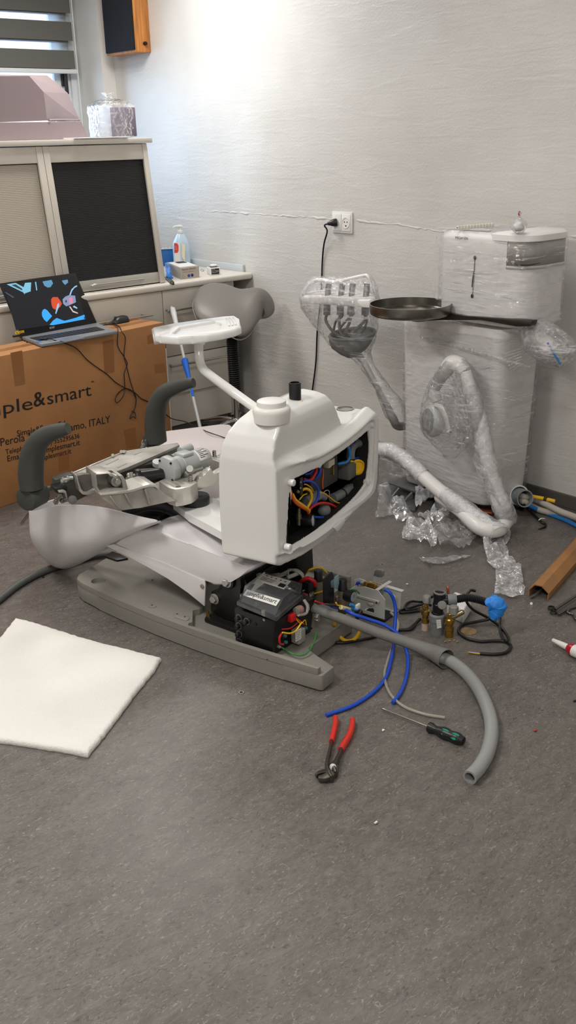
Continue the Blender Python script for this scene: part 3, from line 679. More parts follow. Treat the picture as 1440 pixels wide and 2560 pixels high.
b = B(); b.cyl(PL(*q(200, 555), RP-RN*.03, RN), PL(*q(200, 555), RP+RN*.004, RN), .014, n=20, bev=.002); part('pivot_bush', b, mat('dark_grey_paint'), chair)

# hoses under the seat frame
b = B(); b.tube([Z(*q(640, 660), .33), Z(*q(760, 600), .36), Z(*q(880, 590), .36), Z(*q(1000, 620), .34), Z(*q(1080, 680), .31), Z(*q(1010, 700), .27), Z(*q(860, 690), .28)], .026, n=14); part('drain_tube', b, M_blk2, chair)
b = B(); b.tube([Z(*q(1000, 560), .36), Z(*q(1060, 600), .35), Z(*q(1120, 660), .33), Z(*q(1140, 740), .29)], .022, n=14); part('drain_tube', b, M_dkg, chair)
b = B(); b.prism(QZ([(640, 650), (760, 600), (1000, 570), (1100, 620), (900, 690)], .31), UP*-.07, .01); part('seat_lift_link', b, M_blk2, chair)
# swivel disc and the white arm carrying the unit
dp_ = Z(488, 1246, .39); sw = part('swivel_disc', B().cyl(dp_-UP*.022, dp_+UP*.012, .05, n=40, bev=.006), M_blk2, chair)
armt = [Z(x, y, .372) for x, y in ((431, 1256), (470, 1246), (524, 1237), (560, 1256), (640, 1300), (640, 1378), (556, 1331), (471, 1285))]
part('swing_arm', B().prism(armt, UP*-.028, .006, 3), M_white, chair)

# ---- armrests
def armrest(path, rr, vv, base0, base1, rbase, name='armrest'):
    P = [PV(x, y, vv) for x, y in path]
    a = part(name, B().tube(P, rr, n=20, k=8, flat=[1.15, 1.15, 1.1, 1.0, .85, .75, .7], up=CV), M_dkg, chair)
    part('pivot_barrel', B().cyl(base0, base1, rbase, n=32, bev=.008), M_dkg, a); return a
va = -.10
arm1 = armrest([(79, 1218), (77, 1180), (82, 1135), (100, 1100), (130, 1082), (158, 1074), (170, 1071)], [.038, .040, .039, .034, .027, .022, .018], va, PV(62, 1250, va-.03), PV(62, 1248, va-.03)+BX*.085, .043)
b = B(); p = PV(62, 1250, va-.03)+BX*.07; b.cyl(p, p+BX*.06, .010, n=16); part('pivot_pin', b, mat('dark_grey_paint'), arm1)
vf = .60
arm2 = armrest([(392, 1105), (388, 1065), (392, 1020), (409, 985), (440, 968), (468, 959), (484, 957)], [.038, .040, .039, .034, .027, .022, .018], vf, PV(372, 1103, vf-.02), PV(372, 1103, vf-.02)+BX*.08, .034)
b = B(); p = PV(372, 1103, vf-.02); b.cyl(p, p-BX*.03, .012, n=16); b.cyl(p-BX*.03-UP*.005, p-BX*.05-UP*.02, .010); part('pivot_pin', b, mat('dark_grey_paint'), arm2)
# ---- the white unit casing on the swing arm
KA = rad(72); KW = V((math.sin(KA), math.cos(KA), 0)); KN = V((math.cos(KA), -math.sin(KA), 0)); K0 = Z(690, 1425, .33); K0.z = 0
def KP(w, n, z): return K0+KW*w+KN*n+UP*z
def PK(px, py, n=0): return PL(px, py, KP(0, n, 0), KN)
def kw(P): q_ = V(P)-K0; return q_.dot(KW), q_.dot(KN), P.z
prof = [(0, .345), (0, .66), (.006, .70), (.020, .735), (.045, .765), (.08, .785), (.12, .83), (.335, .83), (.352, .80), (.368, .772), (.378, .755), (.432, .672), (.46, .668), (.60, .672), (.645, .672), (.66, .655), (.665, .60), (.665, .40), (.655, .372), (.55, .345), (.42, .322), (.30, .312), (.15, .315), (.03, .33)]
bodyA = B().prism([KP(w, -.23, z) for w, z in prof], KN*.23)
nz_ = [(0, .28), (0, .750), (-.005, .772), (-.018, .790), (-.045, .800), (-.095, .805), (-.128, .796), (-.152, .770), (-.172, .735), (-.187, .69), (-.197, .62), (-.202, .52), (-.200, .28)]
bodyB = B().prism([KP(-.05, n, z) for n, z in nz_], KW*.8)
m_body = bake(bodyA, [('BOOLEAN', dict(operation='INTERSECT', solver='EXACT', object=bodyB))])
OFF = .042
fr = [(684, 1198), (720, 1180), (760, 1157), (800, 1139), (840, 1117), (880, 1090), (910, 1065), (938, 1034), (947, 1038), (948, 1070), (944, 1215), (936, 1234), (900, 1269), (855, 1309), (845, 1322), (834, 1328), (780, 1361), (740, 1384), (720, 1396), (700, 1408), (684, 1412)]
def smooth2(pts, k=5): return [(p.x, p.y) for p in catmull([V((x, y, 0)) for x, y in pts], k, True)]
fr_t, fr_b = fr[:8], fr[8:]
fr = fr_t+[(p.x, p.y) for p in catmull([V((x, y, 0)) for x, y in [(946, 1036), (949, 1070), (947, 1140), (944, 1205), (934, 1238), (900, 1270), (860, 1304), (820, 1334), (780, 1361), (740, 1384), (712, 1400), (684, 1412)]], 5)]
frw = [kw(PK(x, y, OFF)) for x, y in fr]
fb = B()
fb.rings([[KP(max(w, .001), -.03, z) for w, _, z in frw], [KP(max(w, .001), .0 if w < .03 else .012, z+(.026 if i < 8 else 0)) for i, (w, _, z) in enumerate(frw)], [KP(max(w, .001), OFF if w > .03 else .010, z) for w, _, z in frw]])
op = [(740, 1203), (752, 1192), (774, 1180), (798, 1170), (803, 1172), (811, 1161), (842, 1140), (876, 1115), (905, 1092), (922, 1078), (926, 1092), (927, 1130), (921, 1190), (913, 1214), (886, 1248), (848, 1283), (811, 1313), (781, 1335), (755, 1349), (736, 1358), (733, 1330), (735, 1270), (738, 1222)]
op = smooth2(op, 3)
cutter = B().prism([PK(x, y, OFF-.012)+KN*.04 for x, y in op], KN*-.205)
gr_o = [(718, 1192), (760, 1165), (840, 1123), (895, 1082), (930, 1052), (940, 1056), (940, 1085), (934, 1212), (920, 1236), (880, 1272), (850, 1297), (826, 1318), (775, 1350), (728, 1380), (716, 1372), (716, 1300), (715, 1220)]
gr_o = smooth2([(717, 1192), (760, 1166), (840, 1124), (895, 1083), (928, 1053), (939, 1060), (940, 1090), (937, 1150), (933, 1212), (918, 1238), (880, 1270), (850, 1296), (815, 1322), (775, 1349), (740, 1370), (722, 1380), (713, 1370), (713, 1310), (714, 1230)], 4)
pocket = B().prism([PK(x, y, OFF)+KN*.02 for x, y in gr_o], KN*-.034)
cav = [(.016, .365), (.1, .340), (.3, .330), (.5, .352), (.63, .385), (.648, .43), (.648, .615), (.62, .645), (.016, .645)]
cavity = B().prism([KP(w, -.175, z) for w, z in cav], KN*.163)
opw = [kw(PK(x, y, OFF-.012)) for x, y in op]; ocw = sum(p[0] for p in opw)/len(opw); ocz = sum(p[2] for p in opw)/len(opw)
cav2 = B().prism([KP(ocw+(w-ocw)*1.05, -.05, ocz+(z-ocz)*1.06) for w, _, z in opw], KN*.068)
hp = Z(863, 1022, .672)
hcut = B().cyl(hp+UP*.05, hp-UP*.05, .028, n=36)
tmp = bake(m_body, [('BOOLEAN', dict(operation='UNION', solver='EXACT', object=fb))])
me = bake(tmp, [('REMESH', dict(mode='VOXEL', voxel_size=.005)), ('SMOOTH', dict(factor=.5, iterations=6))])
me = bake(me, [('BOOLEAN', dict(operation='DIFFERENCE', solver='EXACT', object=pocket)), ('BOOLEAN', dict(operation='DIFFERENCE', solver='EXACT', object=cutter)), ('BOOLEAN', dict(operation='DIFFERENCE', solver='EXACT', object=cavity)), ('BOOLEAN', dict(operation='DIFFERENCE', solver='EXACT', object=cav2)), ('BOOLEAN', dict(operation='DIFFERENCE', solver='EXACT', object=hcut))])
me = bake(me, [('REMESH', dict(mode='VOXEL', voxel_size=.003)), ('SMOOTH', dict(factor=.5, iterations=6))])
cas = part('unit_casing', me, M_white, chair, ang=80)
# rim notch and corner bosses
for x, y in ((732, 1207), (723, 1368), (920, 1206), (931, 1062)):
    p = PK(x, y, OFF-.012); part('corner_boss', B().cyl(p-KN*.015, p+KN*.006, .0105, n=24, bev=.003), M_white, cas)
b = B(); b.prism([PK(x, y, OFF-.004) for x, y in ((829, 1318), (846, 1302), (858, 1297), (855, 1309), (842, 1325), (836, 1328))], KN*.010, .003); part('latch_notch', b, M_white, cas)
# black lining with a floor and back wall
R0 = [KP(.332+(w-.332)*.995, .0, .49+(z-.49)*.99) for w, z in cav]; R1 = [KP(.332+(w-.332)*.995, -.165, .49+(z-.49)*.99) for w, z in cav]
part('opening_liner', B().rings([[KP(ocw+(w-ocw)*1.035, .0165, ocz+(z-ocz)*1.04) for w, _, z in opw], [KP(ocw+(w-ocw)*1.035, -.03, ocz+(z-ocz)*1.04) for w, _, z in opw]], cap=False), mat('chassis_black', (30, 30, 30), .55, bump=(60, .1)), cas)
part('inner_chassis', B().rings([R0, R1], cap0=False, cap1=True), mat('chassis_black', (30, 30, 30), .55, bump=(60, .1)), cas)
hb = B(); hb.lathe([(.0278, .0), (.0278, -.045), (.001, -.045)], hp+UP*.001, UP, 32, cap=False); part('hole_cup', hb, M_matw, cas)
hb = B(); hb.lathe([(.0305, .0005), (.0305, .003), (.0268, .003), (.0268, -.002)], hp, UP, 36, cap=False); part('hole_ring', hb, M_zinc, cas)
# cap and black stub pipe on the top
cp = Z(679, 1028, .800); part('stepped_cap', B().lathe([(.053, -.03), (.0565, .001), (.0555, .009), (.052, .014), (.047, .0165), (.0435, .017), (.0435, .029), (.0425, .032), (.040, .0335)], cp, UP, 48), mat('cap_white', (222, 221, 218), .4), cas)
pp = Z(738, 1004, .792); part('pipe_ring', B().lathe([(.0262, -.012), (.0262, .003), (.0240, .006), (.018, .006)], pp, UP, 40), mat('ivory_rubber', (222, 208, 176), .5), cas)
pd = (Z(734, 962, .862)-pp); pd = UP
part('stub_pipe', B().lathe([(.0186, 0), (.0186, .058), (.0178, .060), (.0150, .060), (.0147, .01), (.001, .008)], pp, pd, 36, cap=False), M_blk2, cas)

# ---- what shows inside the opening
def IN(x, y, n=.0): return PK(x, y, n)
z4 = lambda x, y: (680+x/5.143, 1040+y/5.143)
def I4(x, y, n=-.03): return PK(*z4(x, y), n*.36-.004)
def hose(name, pts, r, mt, n0=-.03, par=None):
    return part(name, B().tube([I4(*p) if len(p) == 3 else I4(p[0], p[1], n0) for p in pts], r, n=10), mt, par or cas)
hose('blue_hose', [(400, 850, -.03), (430, 832, -.02), (520, 850, -.01), (590, 930, -.01), (595, 1030, -.01), (560, 1110, -.02), (500, 1165, -.04)], .0042, M_blue)
hose('yellow_hose', [(380, 960, -.04), (430, 935, -.01), (490, 960, 0), (510, 1030, 0), (500, 1090, -.01), (460, 1170, -.02), (440, 1200, -.03)], .0045, M_yel)
hose('orange_hose', [(236, 950, .0), (250, 1020, .005), (300, 1110, .005), (380, 1170, .0), (450, 1210, -.01), (470, 1250, -.02)], .005, M_orange)
hose('yellow_hose', [(262, 1000, -.01), (300, 1075, .0), (370, 1130, .002), (440, 1180, .0), (478, 1215, -.01), (470, 1250, -.02)], .0048, M_yel)
hose('red_hose', [(470, 1230, -.03), (520, 1165, -.015), (620, 1120, -.01), (720, 1125, -.01), (800, 1160, -.015), (890, 1215, -.03)], .0045, M_red)
hose('blue_hose', [(500, 1290, -.04), (600, 1305, -.02), (700, 1300, -.02), (800, 1275, -.03), (870, 1220, -.04)], .0042, M_blue)
hose('red_hose', [(400, 810, -.05), (470, 830, -.03), (520, 800, -.02), (560, 720, -.02), (570, 640, -.04)], .005, M_red)
hose('blue_hose', [(560, 800, -.05), (610, 740, -.02), (615, 660, -.03), (600, 620, -.05)], .006, M_blue)
hose('light_blue_hose', [(960, 360, -.03), (990, 430, -.01), (1000, 520, -.01), (960, 590, -.02), (880, 610, -.03), (850, 615, -.05)], .0048, M_blue2)
hose('red_hose', [(1140, 740, -.03), (1190, 680, -.02), (1215, 590, -.02), (1210, 560, -.03)], .0035, M_red)
hose('yellow_wire', [(610, 980, -.03), (680, 1000, -.02), (760, 1060, -.02), (830, 1110, -.02), (900, 1120, -.02), (940, 1085, -.03)], .0022, M_yel)
hose('white_wire', [(660, 985, -.05), (700, 955, -.04), (735, 970, -.04), (735, 1030, -.05)], .0016, M_wgrey)
hose('orange_wire', [(655, 680, -.06), (660, 760, -.06), (650, 850, -.06), (655, 940, -.06)], .002, M_orange)
hose('yellow_wire', [(410, 880, -.05), (440, 880, -.04), (500, 920, -.04), (530, 970, -.05)], .0022, M_yel)
hose('yellow_wire', [(350, 1080, -.04), (400, 1020, -.03), (450, 1000, -.04)], .0022, M_yel)
hose('blue_wire', [(420, 750, -.04), (480, 740, -.03), (520, 700, -.04)], .004, M_blue)
# grey plastic elbows, pump body, yellow knob
b = B(); b.tube([I4(1010, 540, -.07), I4(1010, 470, -.07), I4(1030, 400, -.07), I4(1080, 355, -.06), I4(1120, 345, -.05)], .0155, n=18); part('grey_elbow', b, M_pipe, cas)
b = B(); c = I4(1090, 360, -.06); b.tube([I4(1050, 340, -.05), I4(1110, 340, -.045), I4(1140, 380, -.05)], .004, n=8); part('blue_clip', b, M_blue, cas)
b = B(); b.tube([I4(1040, 548, -.045), I4(1090, 540, -.04), I4(1140, 530, -.045)], .0035, n=8); part('blue_clip', b, M_blue, cas)
b = B(); b.box(I4(960, 700, -.085), (.055, .05, .055), (KW, KN, UP), .008, 3); b.box(I4(960, 640, -.085), (.042, .045, .03), (KW, KN, UP), .006); part('valve_body', b, mat('mid_grey_plastic', (98, 99, 97), .5), cas)
kc = I4(1095, 655, -.03); kd = (KN*.75-KW*.6+UP*.1).normalized(); part('yellow_knob', B().lathe([(.012, -.02), (.024, -.01), (.0275, -.004), (.0275, .006), (.022, .009), (.018, .004), (.001, .003)], kc, kd, 36, cap=False), mat('yellow_plastic', (240, 190, 30), .35), cas)
b = B(); b.tube([I4(1060, 610, -.035), I4(1030, 590, -.045), I4(1000, 590, -.055)], .006, n=10); part('yellow_lever', b, mat('yellow_plastic'), cas)
b = B(); b.tube([I4(1140, 760, -.06), I4(1150, 810, -.06), I4(1110, 880, -.06), I4(1010, 930, -.06), I4(880, 1010, -.06), I4(780, 1060, -.065)], [.016, .016, .0155, .0155, .0165, .0165], n=18); part('drain_pipe', b, M_pipe, cas)
for x, y in ((1090, 880), (1060, 905), (990, 945), (900, 1000)):
    p = I4(x, y, -.06); d_ = (I4(x+60, y-35, -.06)-p).normalized(); part('hose_clamp', B().lathe([(.0168, -.003), (.0185, -.003), (.0185, .003), (.0168, .003)], p, d_, 28, cap=False, closed_prof=True), M_zinc if y < 960 else M_blk2, cas)
b = B(); b.tube([I4(1090, 800, -.05), I4(1130, 800, -.043), I4(1140, 850, -.043)], .004, n=8); part('blue_clip', b, M_blue, cas)
b = B(); b.ell(I4(670, 1210, -.05), .022, n=24); part('rubber_ball_valve', b, M_pipe, cas)
b = B(); b.cyl(I4(430, 1110, -.08), I4(600, 1010, -.06), .018, n=20); b.cyl(I4(600, 1010, -.06), I4(670, 1040, -.06), .014); part('grey_filter', b, M_pipe, cas)
b = B(); b.box(I4(730, 590, -.06), (.030, .03, .022), (KW, KN, UP), .003); b.box(I4(700, 610, -.055), (.018, .03, .026), (KW, KN, UP), .003); part('solenoid', b, mat('ivory_plastic', (206, 200, 180), .45), cas)
b = B(); b.cyl(I4(790, 640, -.06), I4(790, 735, -.06), .0022, n=10); b.cyl(I4(790, 735, -.06), I4(790, 750, -.06), .0042, n=12); part('brass_probe', b, M_brass, cas)
b = B(); b.box(I4(372, 905, -.02), (.018, .004, .058), (KW, KN, UP), .001); part('manifold_plate', b, M_blk2, cas)
for y in (850, 925):
    p = I4(362, y, -.016); part('plate_bolt', B().hexnut(p, KN, .0035, .003), M_zinc, cas)
b = B(); b.cyl(I4(345, 1180, -.05), I4(345, 1400, -.05), .006, n=16); b.cyl(I4(345, 1260, -.05), I4(345, 1320, -.05), .009, n=16); b.cyl(I4(360, 1310, -.05), I4(470, 1340, -.045), .004, n=12); b.cyl(I4(310, 960, -.04), I4(340, 980, -.03), .006, n=14); part('brass_fitting', b, mat('nickel_brass', (150, 138, 112), .3, .9), cas)
gc = I4(522, 1345, .03); gd = (KN+KW*.25+UP*.1).normalized()
g_ = part('pressure_gauge', B().lathe([(.006, -.04), (.0165, -.036), (.0195, -.03), (.0205, 0), (.0195, .003), (.0165, .0015)], gc, gd, 36, cap=False), M_blk2, cas)
part('gauge_face', B().cyl(gc-gd*.002, gc+gd*.0005, .0167, n=32), mat('gauge_face_white', (200, 204, 210), .4), cas)
gx_, gy_ = basis(gd)
b = B()
for i in range(11):
    an = rad(-130+26*i); dd = gx_*math.sin(an)+gy_*math.cos(an); tt = gd.cross(dd)*.0004
    b.prism([gc+gd*.0006+dd*.0115-tt, gc+gd*.0006+dd*.0145-tt, gc+gd*.0006+dd*.0145+tt, gc+gd*.0006+dd*.0115+tt], gd*.0002)
dd = (gx_*.3+gy_).normalized(); tt = gd.cross(dd)*.0007; b.prism([gc+gd*.0007-tt-dd*.003, gc+gd*.0007+dd*.011-tt*.3, gc+gd*.0007+dd*.011+tt*.3, gc+gd*.0007+tt-dd*.003], gd*.0003)
part('gauge_dial_marks', b, M_ink, cas, smooth=False)
b = B(); b.box(I4(640, 760, -.10), (.18, .02, .09), (KW, KN, UP), .002); part('mounting_bracket', b, mat('chassis_grey', (62, 60, 58), .5), cas)

# ---- assistant's tray on a bent tube from the rear of the casing
pe = PK(646, 1026, -.17); de = depth(pe)
tl_ = [(497, 846), (497, 872), (499, 900), (507, 922), (528, 940), (580, 978), (646, 1026)]
td = [de+.22, de+.22, de+.22, de+.21, de+.19, de+.10, de]
tub = B().tube([DP(x, y, d) for (x, y), d in zip(tl_, td)]+[pe+KN*.03-UP*.02], .0152, n=20, k=10)
ta = part('tray_arm', tub, M_white, chair)
pt = DP(497, 846, de+.22); zt_ = pt.z+.010
part('arm_collar', B().cyl(V((pt.x, pt.y, zt_-.030)), V((pt.x, pt.y, zt_-.002)), .021, n=28, bev=.003), M_white, ta)
tt_ = [(380, 818), (430, 808), (500, 799), (560, 791), (588, 788), (598, 798), (604, 816), (590, 822), (560, 829), (517, 836), (480, 839), (444, 842), (424, 841), (400, 838), (386, 836)]
TP = [Z(x, y, zt_+.025) for x, y in tt_]
trb = B().prism(TP, UP*-.027, .008, 3)
cen = sum(TP, V())/len(TP)
tin = [(428, 832), (448, 815), (500, 806), (536, 800), (556, 808), (550, 818), (517, 826), (480, 830), (444, 834)]
trm = cut(trb, B().prism([Z(x, y, zt_+.028) for x, y in tin], UP*-.012))
tray = part('instrument_tray', trm, M_white, ta)
b = B(); lp = [(381, 822), (386, 838), (402, 840), (428, 842), (444, 843)]
b.grid([[Z(x, y, zt_+.016) for x, y in lp], [Z(x, y, zt_+.016)-UP*d for (x, y), d in zip(lp, (.026, .032, .024, .012, .010))]]); part('tray_lip', b, M_white, ta, solid=.006)
for i in range(3):
    x0 = 563+i*8; b = B(); b.prism([Z(x0, 797-i*1.2, zt_+.0252), Z(x0+5, 796-i*1.2, zt_+.0252), Z(x0+13, 815-i*1.3, zt_+.0252), Z(x0+8, 816-i*1.3, zt_+.0252)], UP*.003, .001); part('grip_rib', b, M_white, ta)

# ---- control box on the base
cb = part('control_box', B().prism([PV(x, y, .004) for x, y in ((586, 1520), (688, 1554), (680, 1643), (589, 1610))], CV*.20, .002), M_black, chair)
fl = V(PV(589, 1611, 0)); u_a = uv(PV(589, 1611, 0))[0]; u_b = uv(PV(680, 1644, 0))[0]
b = B(); b.prism([CH(u_a-.006, -.022, zl), CH(u_b+.002, -.022, zl), CH(u_b+.002, .006, zl), CH(u_a-.006, .006, zl)], UP*.004, .001); part('mounting_flange', b, M_black, cb)
for x, y in ((632, 1627), (666, 1640)):
    p = Z(x, y, zl+.004); part('flange_screw', B().cyl(p, p+UP*.003, .004, n=12), M_zinc, cb)
zf = PV(592, 1507, -.006).z
def LB(px, py, z=None): return Z(px, py, zf if z is None else z)
A_, B_, C_ = LB(592, 1504), LB(690, 1545), LB(758, 1488); D_ = A_+(C_-B_)
lid = B(); lid.rings([[p-UP*.012 for p in (A_, B_, C_, D_)], [A_, B_, C_, D_]])
zlt = zf+.030
T_ = [Z(x, y, zlt) for x, y in ((612, 1464), (708, 1496), (756, 1459))]; T_.append(T_[0]+(T_[2]-T_[1]))
f0, f1 = A_.lerp(D_, .06).lerp(B_.lerp(C_, .06), .06), B_.lerp(C_, .06).lerp(A_.lerp(D_, .06), .06)
lid.rings([[f0, f1, C_.lerp(D_, .06), D_.lerp(C_, .06)], T_], cap0=False)
part('clear_lid', lid, M_clear, cb, smooth=False, label='clear plastic lid')
b = B(); c0 = (A_+B_+C_+D_)/4; ux_, vx_ = (B_-A_).normalized(), (C_-B_).normalized()
b.box(c0-UP*.014, ((B_-A_).length*.92, (C_-B_).length*.92, .003), (ux_, vx_, UP), 0); part('circuit_board', b, mat('dark_pcb', (48, 56, 50), .5), cb, smooth=False)
rnd = random.Random(3)
for i in range(6):
    p = A_+(B_-A_)*rnd.uniform(.12, .88)+(C_-B_)*rnd.uniform(.06, .5)-UP*.012
    b = B(); hgt = rnd.uniform(.005, .011); b.box(p+UP*hgt/2, (rnd.uniform(.008, .02), rnd.uniform(.008, .014), hgt), (ux_, vx_, UP), .001); part('board_component', b, [mat('ivory_plastic'), M_blk2, mat('green_connector', (96, 132, 70), .5), mat('chassis_grey')][i % 4], cb)
for x, y in ((604, 1494), (647, 1507), (689, 1522), (735, 1471)):
    p = Z(x, y, zf); part('lid_post', B().lathe([(.0055, -.01), (.0055, .012), (.0035, .012), (.0035, .004)], p, UP, 18, cap=False), M_clear, cb)
# label lies on the sloping front of the lid
nF = (T_[1]-f1).cross(f1-f0); nF = nF if nF.z > 0 else -nF; nF.normalize()
def LF(x, y): return PL(x, y, f0, nF)+nF*.0012
lab = [LF(608, 1489), LF(690.5, 1516), LF(701, 1500), LF(617.5, 1474)]
st = part('name_label', B().prism(lab, nF*.0006), M_paper, cb, smooth=False, label='white label with black lettering')
part('lettering', text('simple&smart', LF(615.5, 1486.5)+nF*.0009, LF(689, 1509.8)+nF*.0009, nF, .0003), M_ink, cb, smooth=False)
ls = [Z(x, y, zlt+.001) for x, y in ((640, 1451), (710, 1473.5), (728, 1453), (660, 1434))]
part('warning_sticker', B().prism(ls, UP*.0006), mat('sticker_grey', (205, 203, 198), .5), cb, smooth=False)
def on(a, bb): return ls[0]+(ls[1]-ls[0])*a+(ls[3]-ls[0])*bb+UP*.0018
for i in range(5):
    p = on(.17+.165*i, .80); part('printed_mark', B().cyl(p, p+UP*.0003, .0045, n=3), M_ink, cb, smooth=False)
for i, s_ in enumerate(('Attenzione tensione', 'scollegare prima', 'di aprire il coperchio')):
    part('lettering', text(s_, on(.06, .52-.15*i), on(.58-.04*i, .52-.15*i), UP, .0002, height=.0035), M_ink, cb, smooth=False)
part('printed_mark', B().prism([on(.74, .10), on(.95, .10), on(.95, .50), on(.74, .50)], UP*.0003), M_ink, cb, smooth=False)
p = Z(724, 1472, zlt+.001); part('light_spot', B().cyl(p, p+UP*.001, .004, n=16), M_paper, cb)
p = Z(737, 1471, zlt+.001); part('lid_screw', B().cyl(p, p+UP*.001, .0035, n=16), M_ink, cb)
# fuse holders on the front
def FN(x, y): return PV(x, y, .004)
for x, y in ((598, 1544), (598, 1564), (599, 1584), (599, 1603), (618, 1553)):
    p = FN(x, y); b = B(); b.lathe([(.0098, 0), (.0098, .003), (.0076, .004), (.0076, .014), (.0064, .0155), (.002, .0155)], p, -CV, 22); fh = part('fuse_holder', b, M_blk2, cb)
    b = B(); b.lathe([(.0099, .001), (.0111, .001), (.0111, .0022), (.0099, .0022)], p, -CV, 24, closed_prof=True, cap=False); part('fuse_ring', b, M_zinc, cb)
for x, y in ((661, 1549), (638, 1560)):
    p = FN(x, y); part('box_screw', B().cyl(p, p-CV*.003, .0045 if x > 650 else .006, n=14), M_zinc if x > 650 else M_ink, cb)
# wiring on the box's end (faces the front)
ue = u_b+.004
def EN(x, y, o=0): return PU(x, y, ue+o)
zz2 = lambda x, y: (500+x/4.8, 1400+y/4.8)
b = B(); b.box(EN(*zz2(1095, 685), .012), (.022, .026, .024), (CU, CV, UP), .002); part('red_connector', b, M_red2, cb)
b = B(); b.box(EN(*zz2(1180, 900), .020), (.03, .036, .045), (CU, CV, UP), .002); tf = part('transformer', b, mat('transformer_grey', (150, 148, 142), .5), cb)
b = B(); c_ = EN(*zz2(1180, 900), .0355); b.box(c_, (.0008, .028, .036), (CU, CV, UP)); part('transformer_label', b, M_paper, cb, smooth=False)
for i in range(5):
    part('lettering', text('230V 50Hz 24V'[i:i+9], c_+CU*.0005-CV*.012+UP*(.011-.006*i), c_+CU*.0005+CV*.010+UP*(.011-.006*i), CU, .0002, height=.003), M_ink, cb, smooth=False)
b = B(); b.cyl(EN(*zz2(1150, 620), .02), EN(*zz2(1215, 590), .02), .014, n=20, bev=.002); part('capacitor', b, mat('capacitor_grey', (120, 116, 110), .4), cb)
b = B(); b.cyl(EN(*zz2(1178, 605), .02), EN(*zz2(1192, 600), .02), .0146, n=20); part('capacitor_band', b, mat('dusty_pink', (190, 110, 108), .5), cb)
b = B(); b.tube([EN(*zz2(1250, 480), .02), EN(*zz2(1290, 560), .03), EN(*zz2(1270, 640), .03), EN(*zz2(1180, 660), .03)], .005, n=8); part('cable_bundle', b, M_wgrey, cb)
def wire(name, pts, r, mt, par=cb, o=.02): return part(name, B().tube([EN(*zz2(x, y), o+.004*math.sin(i*1.7)) for i, (x, y) in enumerate(pts)], r, n=7, k=5), mt, par)
wire('red_wire', [(985, 830), (1080, 820), (1150, 770), (1190, 730)], .0022, M_red)
wire('yellow_wire', [(990, 870), (1080, 880), (1150, 850), (1200, 780), (1225, 750)], .0026, M_yel, o=.045)
wire('yellow_wire', [(1140, 700), (1210, 760), (1260, 720), (1275, 780)], .002, M_yel)
wire('orange_wire', [(1130, 680), (1200, 730), (1250, 770)], .002, M_orange)
wire('red_wire', [(985, 870), (955, 930), (960, 1000), (1000, 1012)], .0034, M_red)
wire('grey_wire', [(1245, 480), (1300, 530), (1310, 600)], .002, M_wgrey)
wire('red_wire', [(1200, 660), (1235, 665), (1250, 640)], .0025, M_red)
for x, y in ((1020, 910), (1030, 985), (1270, 815)):
    b = B(); b.box(EN(*zz2(x, y), .012), (.01, .008, .008), (CU, CV, UP), .001); part('teal_terminal', b, mat('teal_plastic', (70, 130, 140), .45), cb)
part('earth_wire', B().tube([EN(*zz2(940, 1035), .004), EN(*zz2(1000, 1060), .012), Z(*zz2(1080, 1110), .075), Z(*zz2(1190, 1145), .07), Z(*zz2(1290, 1110), .07), Z(*zz2(1360, 1000), .08), Z(*zz2(1400, 870), .09)], .0024, n=8), M_green, cb, label='green earth wire')
b = B(); b.cyl(EN(*zz2(930, 1030), .002), EN(*zz2(960, 1045), .006), .005, n=12); part('earth_lug', b, M_zinc, cb)
# plugs and cables at the back of the lid
for i, (x0, y0, x1, y1) in enumerate(((870, 190, 960, 180), (900, 215, 1010, 190), (985, 230, 1060, 205))):
    p0, p1 = Z(*zz2(x0, y0), .185), Z(*zz2(x1, y1), .19)
    part('cable_plug', B().cyl(p0, p1, .008, n=14, bev=.001), M_wgrey if i < 2 else M_blk2, chair)
    part('grey_cable', B().tube([p1, Z(*zz2(1060, 130-5*i), .20), Z(*zz2(1150, 118+8*i), .20), Z(*zz2(1220, 160+10*i), .19), Z(*zz2(1250, 220+12*i), .17)], .0045, n=10), M_wgrey, chair)
b = B(); b.cyl(Z(*zz2(1040, 215), .19), Z(*zz2(1180, 160), .19), .0075, n=14); part('white_tube', b, M_wgrey, chair)
part('red_loop_hose', B().tube([Z(*zz2(1200, 275), .16), Z(*zz2(1235, 240), .19), Z(*zz2(1300, 222), .20), Z(*zz2(1370, 260), .19), Z(*zz2(1385, 310), .17)], .0065, n=12), M_red, chair)
b = B(); b.box(Z(*zz2(1295, 300), .155), (.04, .05, .04), (CU, CV, UP), .004); part('valve_block', b, M_blk2, chair)
for i, (mt, pts) in enumerate(((M_wgrey, [(1235, 370), (1300, 350), (1350, 380), (1340, 420), (1290, 470)]), (M_wgrey, [(1240, 300), (1250, 340), (1320, 420), (1300, 460)]), (M_red, [(1240, 390), (1270, 420), (1300, 470)]), (M_orange, [(1180, 280), (1220, 240), (1250, 200)]), (M_blk2, [(1230, 330), (1300, 400), (1310, 470)]))):
    part('loose_wire', B().tube([Z(*zz2(x, y), .15-.012*j) for j, (x, y) in enumerate(pts)], .0022, n=7), mt, chair)
part('yellow_hose', B().tube([Z(*zz2(1250, 180), .14), Z(*zz2(1300, 125), .17), Z(*zz2(1380, 95), .18), Z(*zz2(1450, 90), .18), Z(817, 1432, .15)], .0035, n=9), M_yel, chair)
part('yellow_hose', B().tube([Z(786, 1484, .13), Z(800, 1480, .14), Z(825, 1472, .15), Z(850, 1458, .16), Z(862, 1452, .16)], .003, n=9), M_yel, chair)
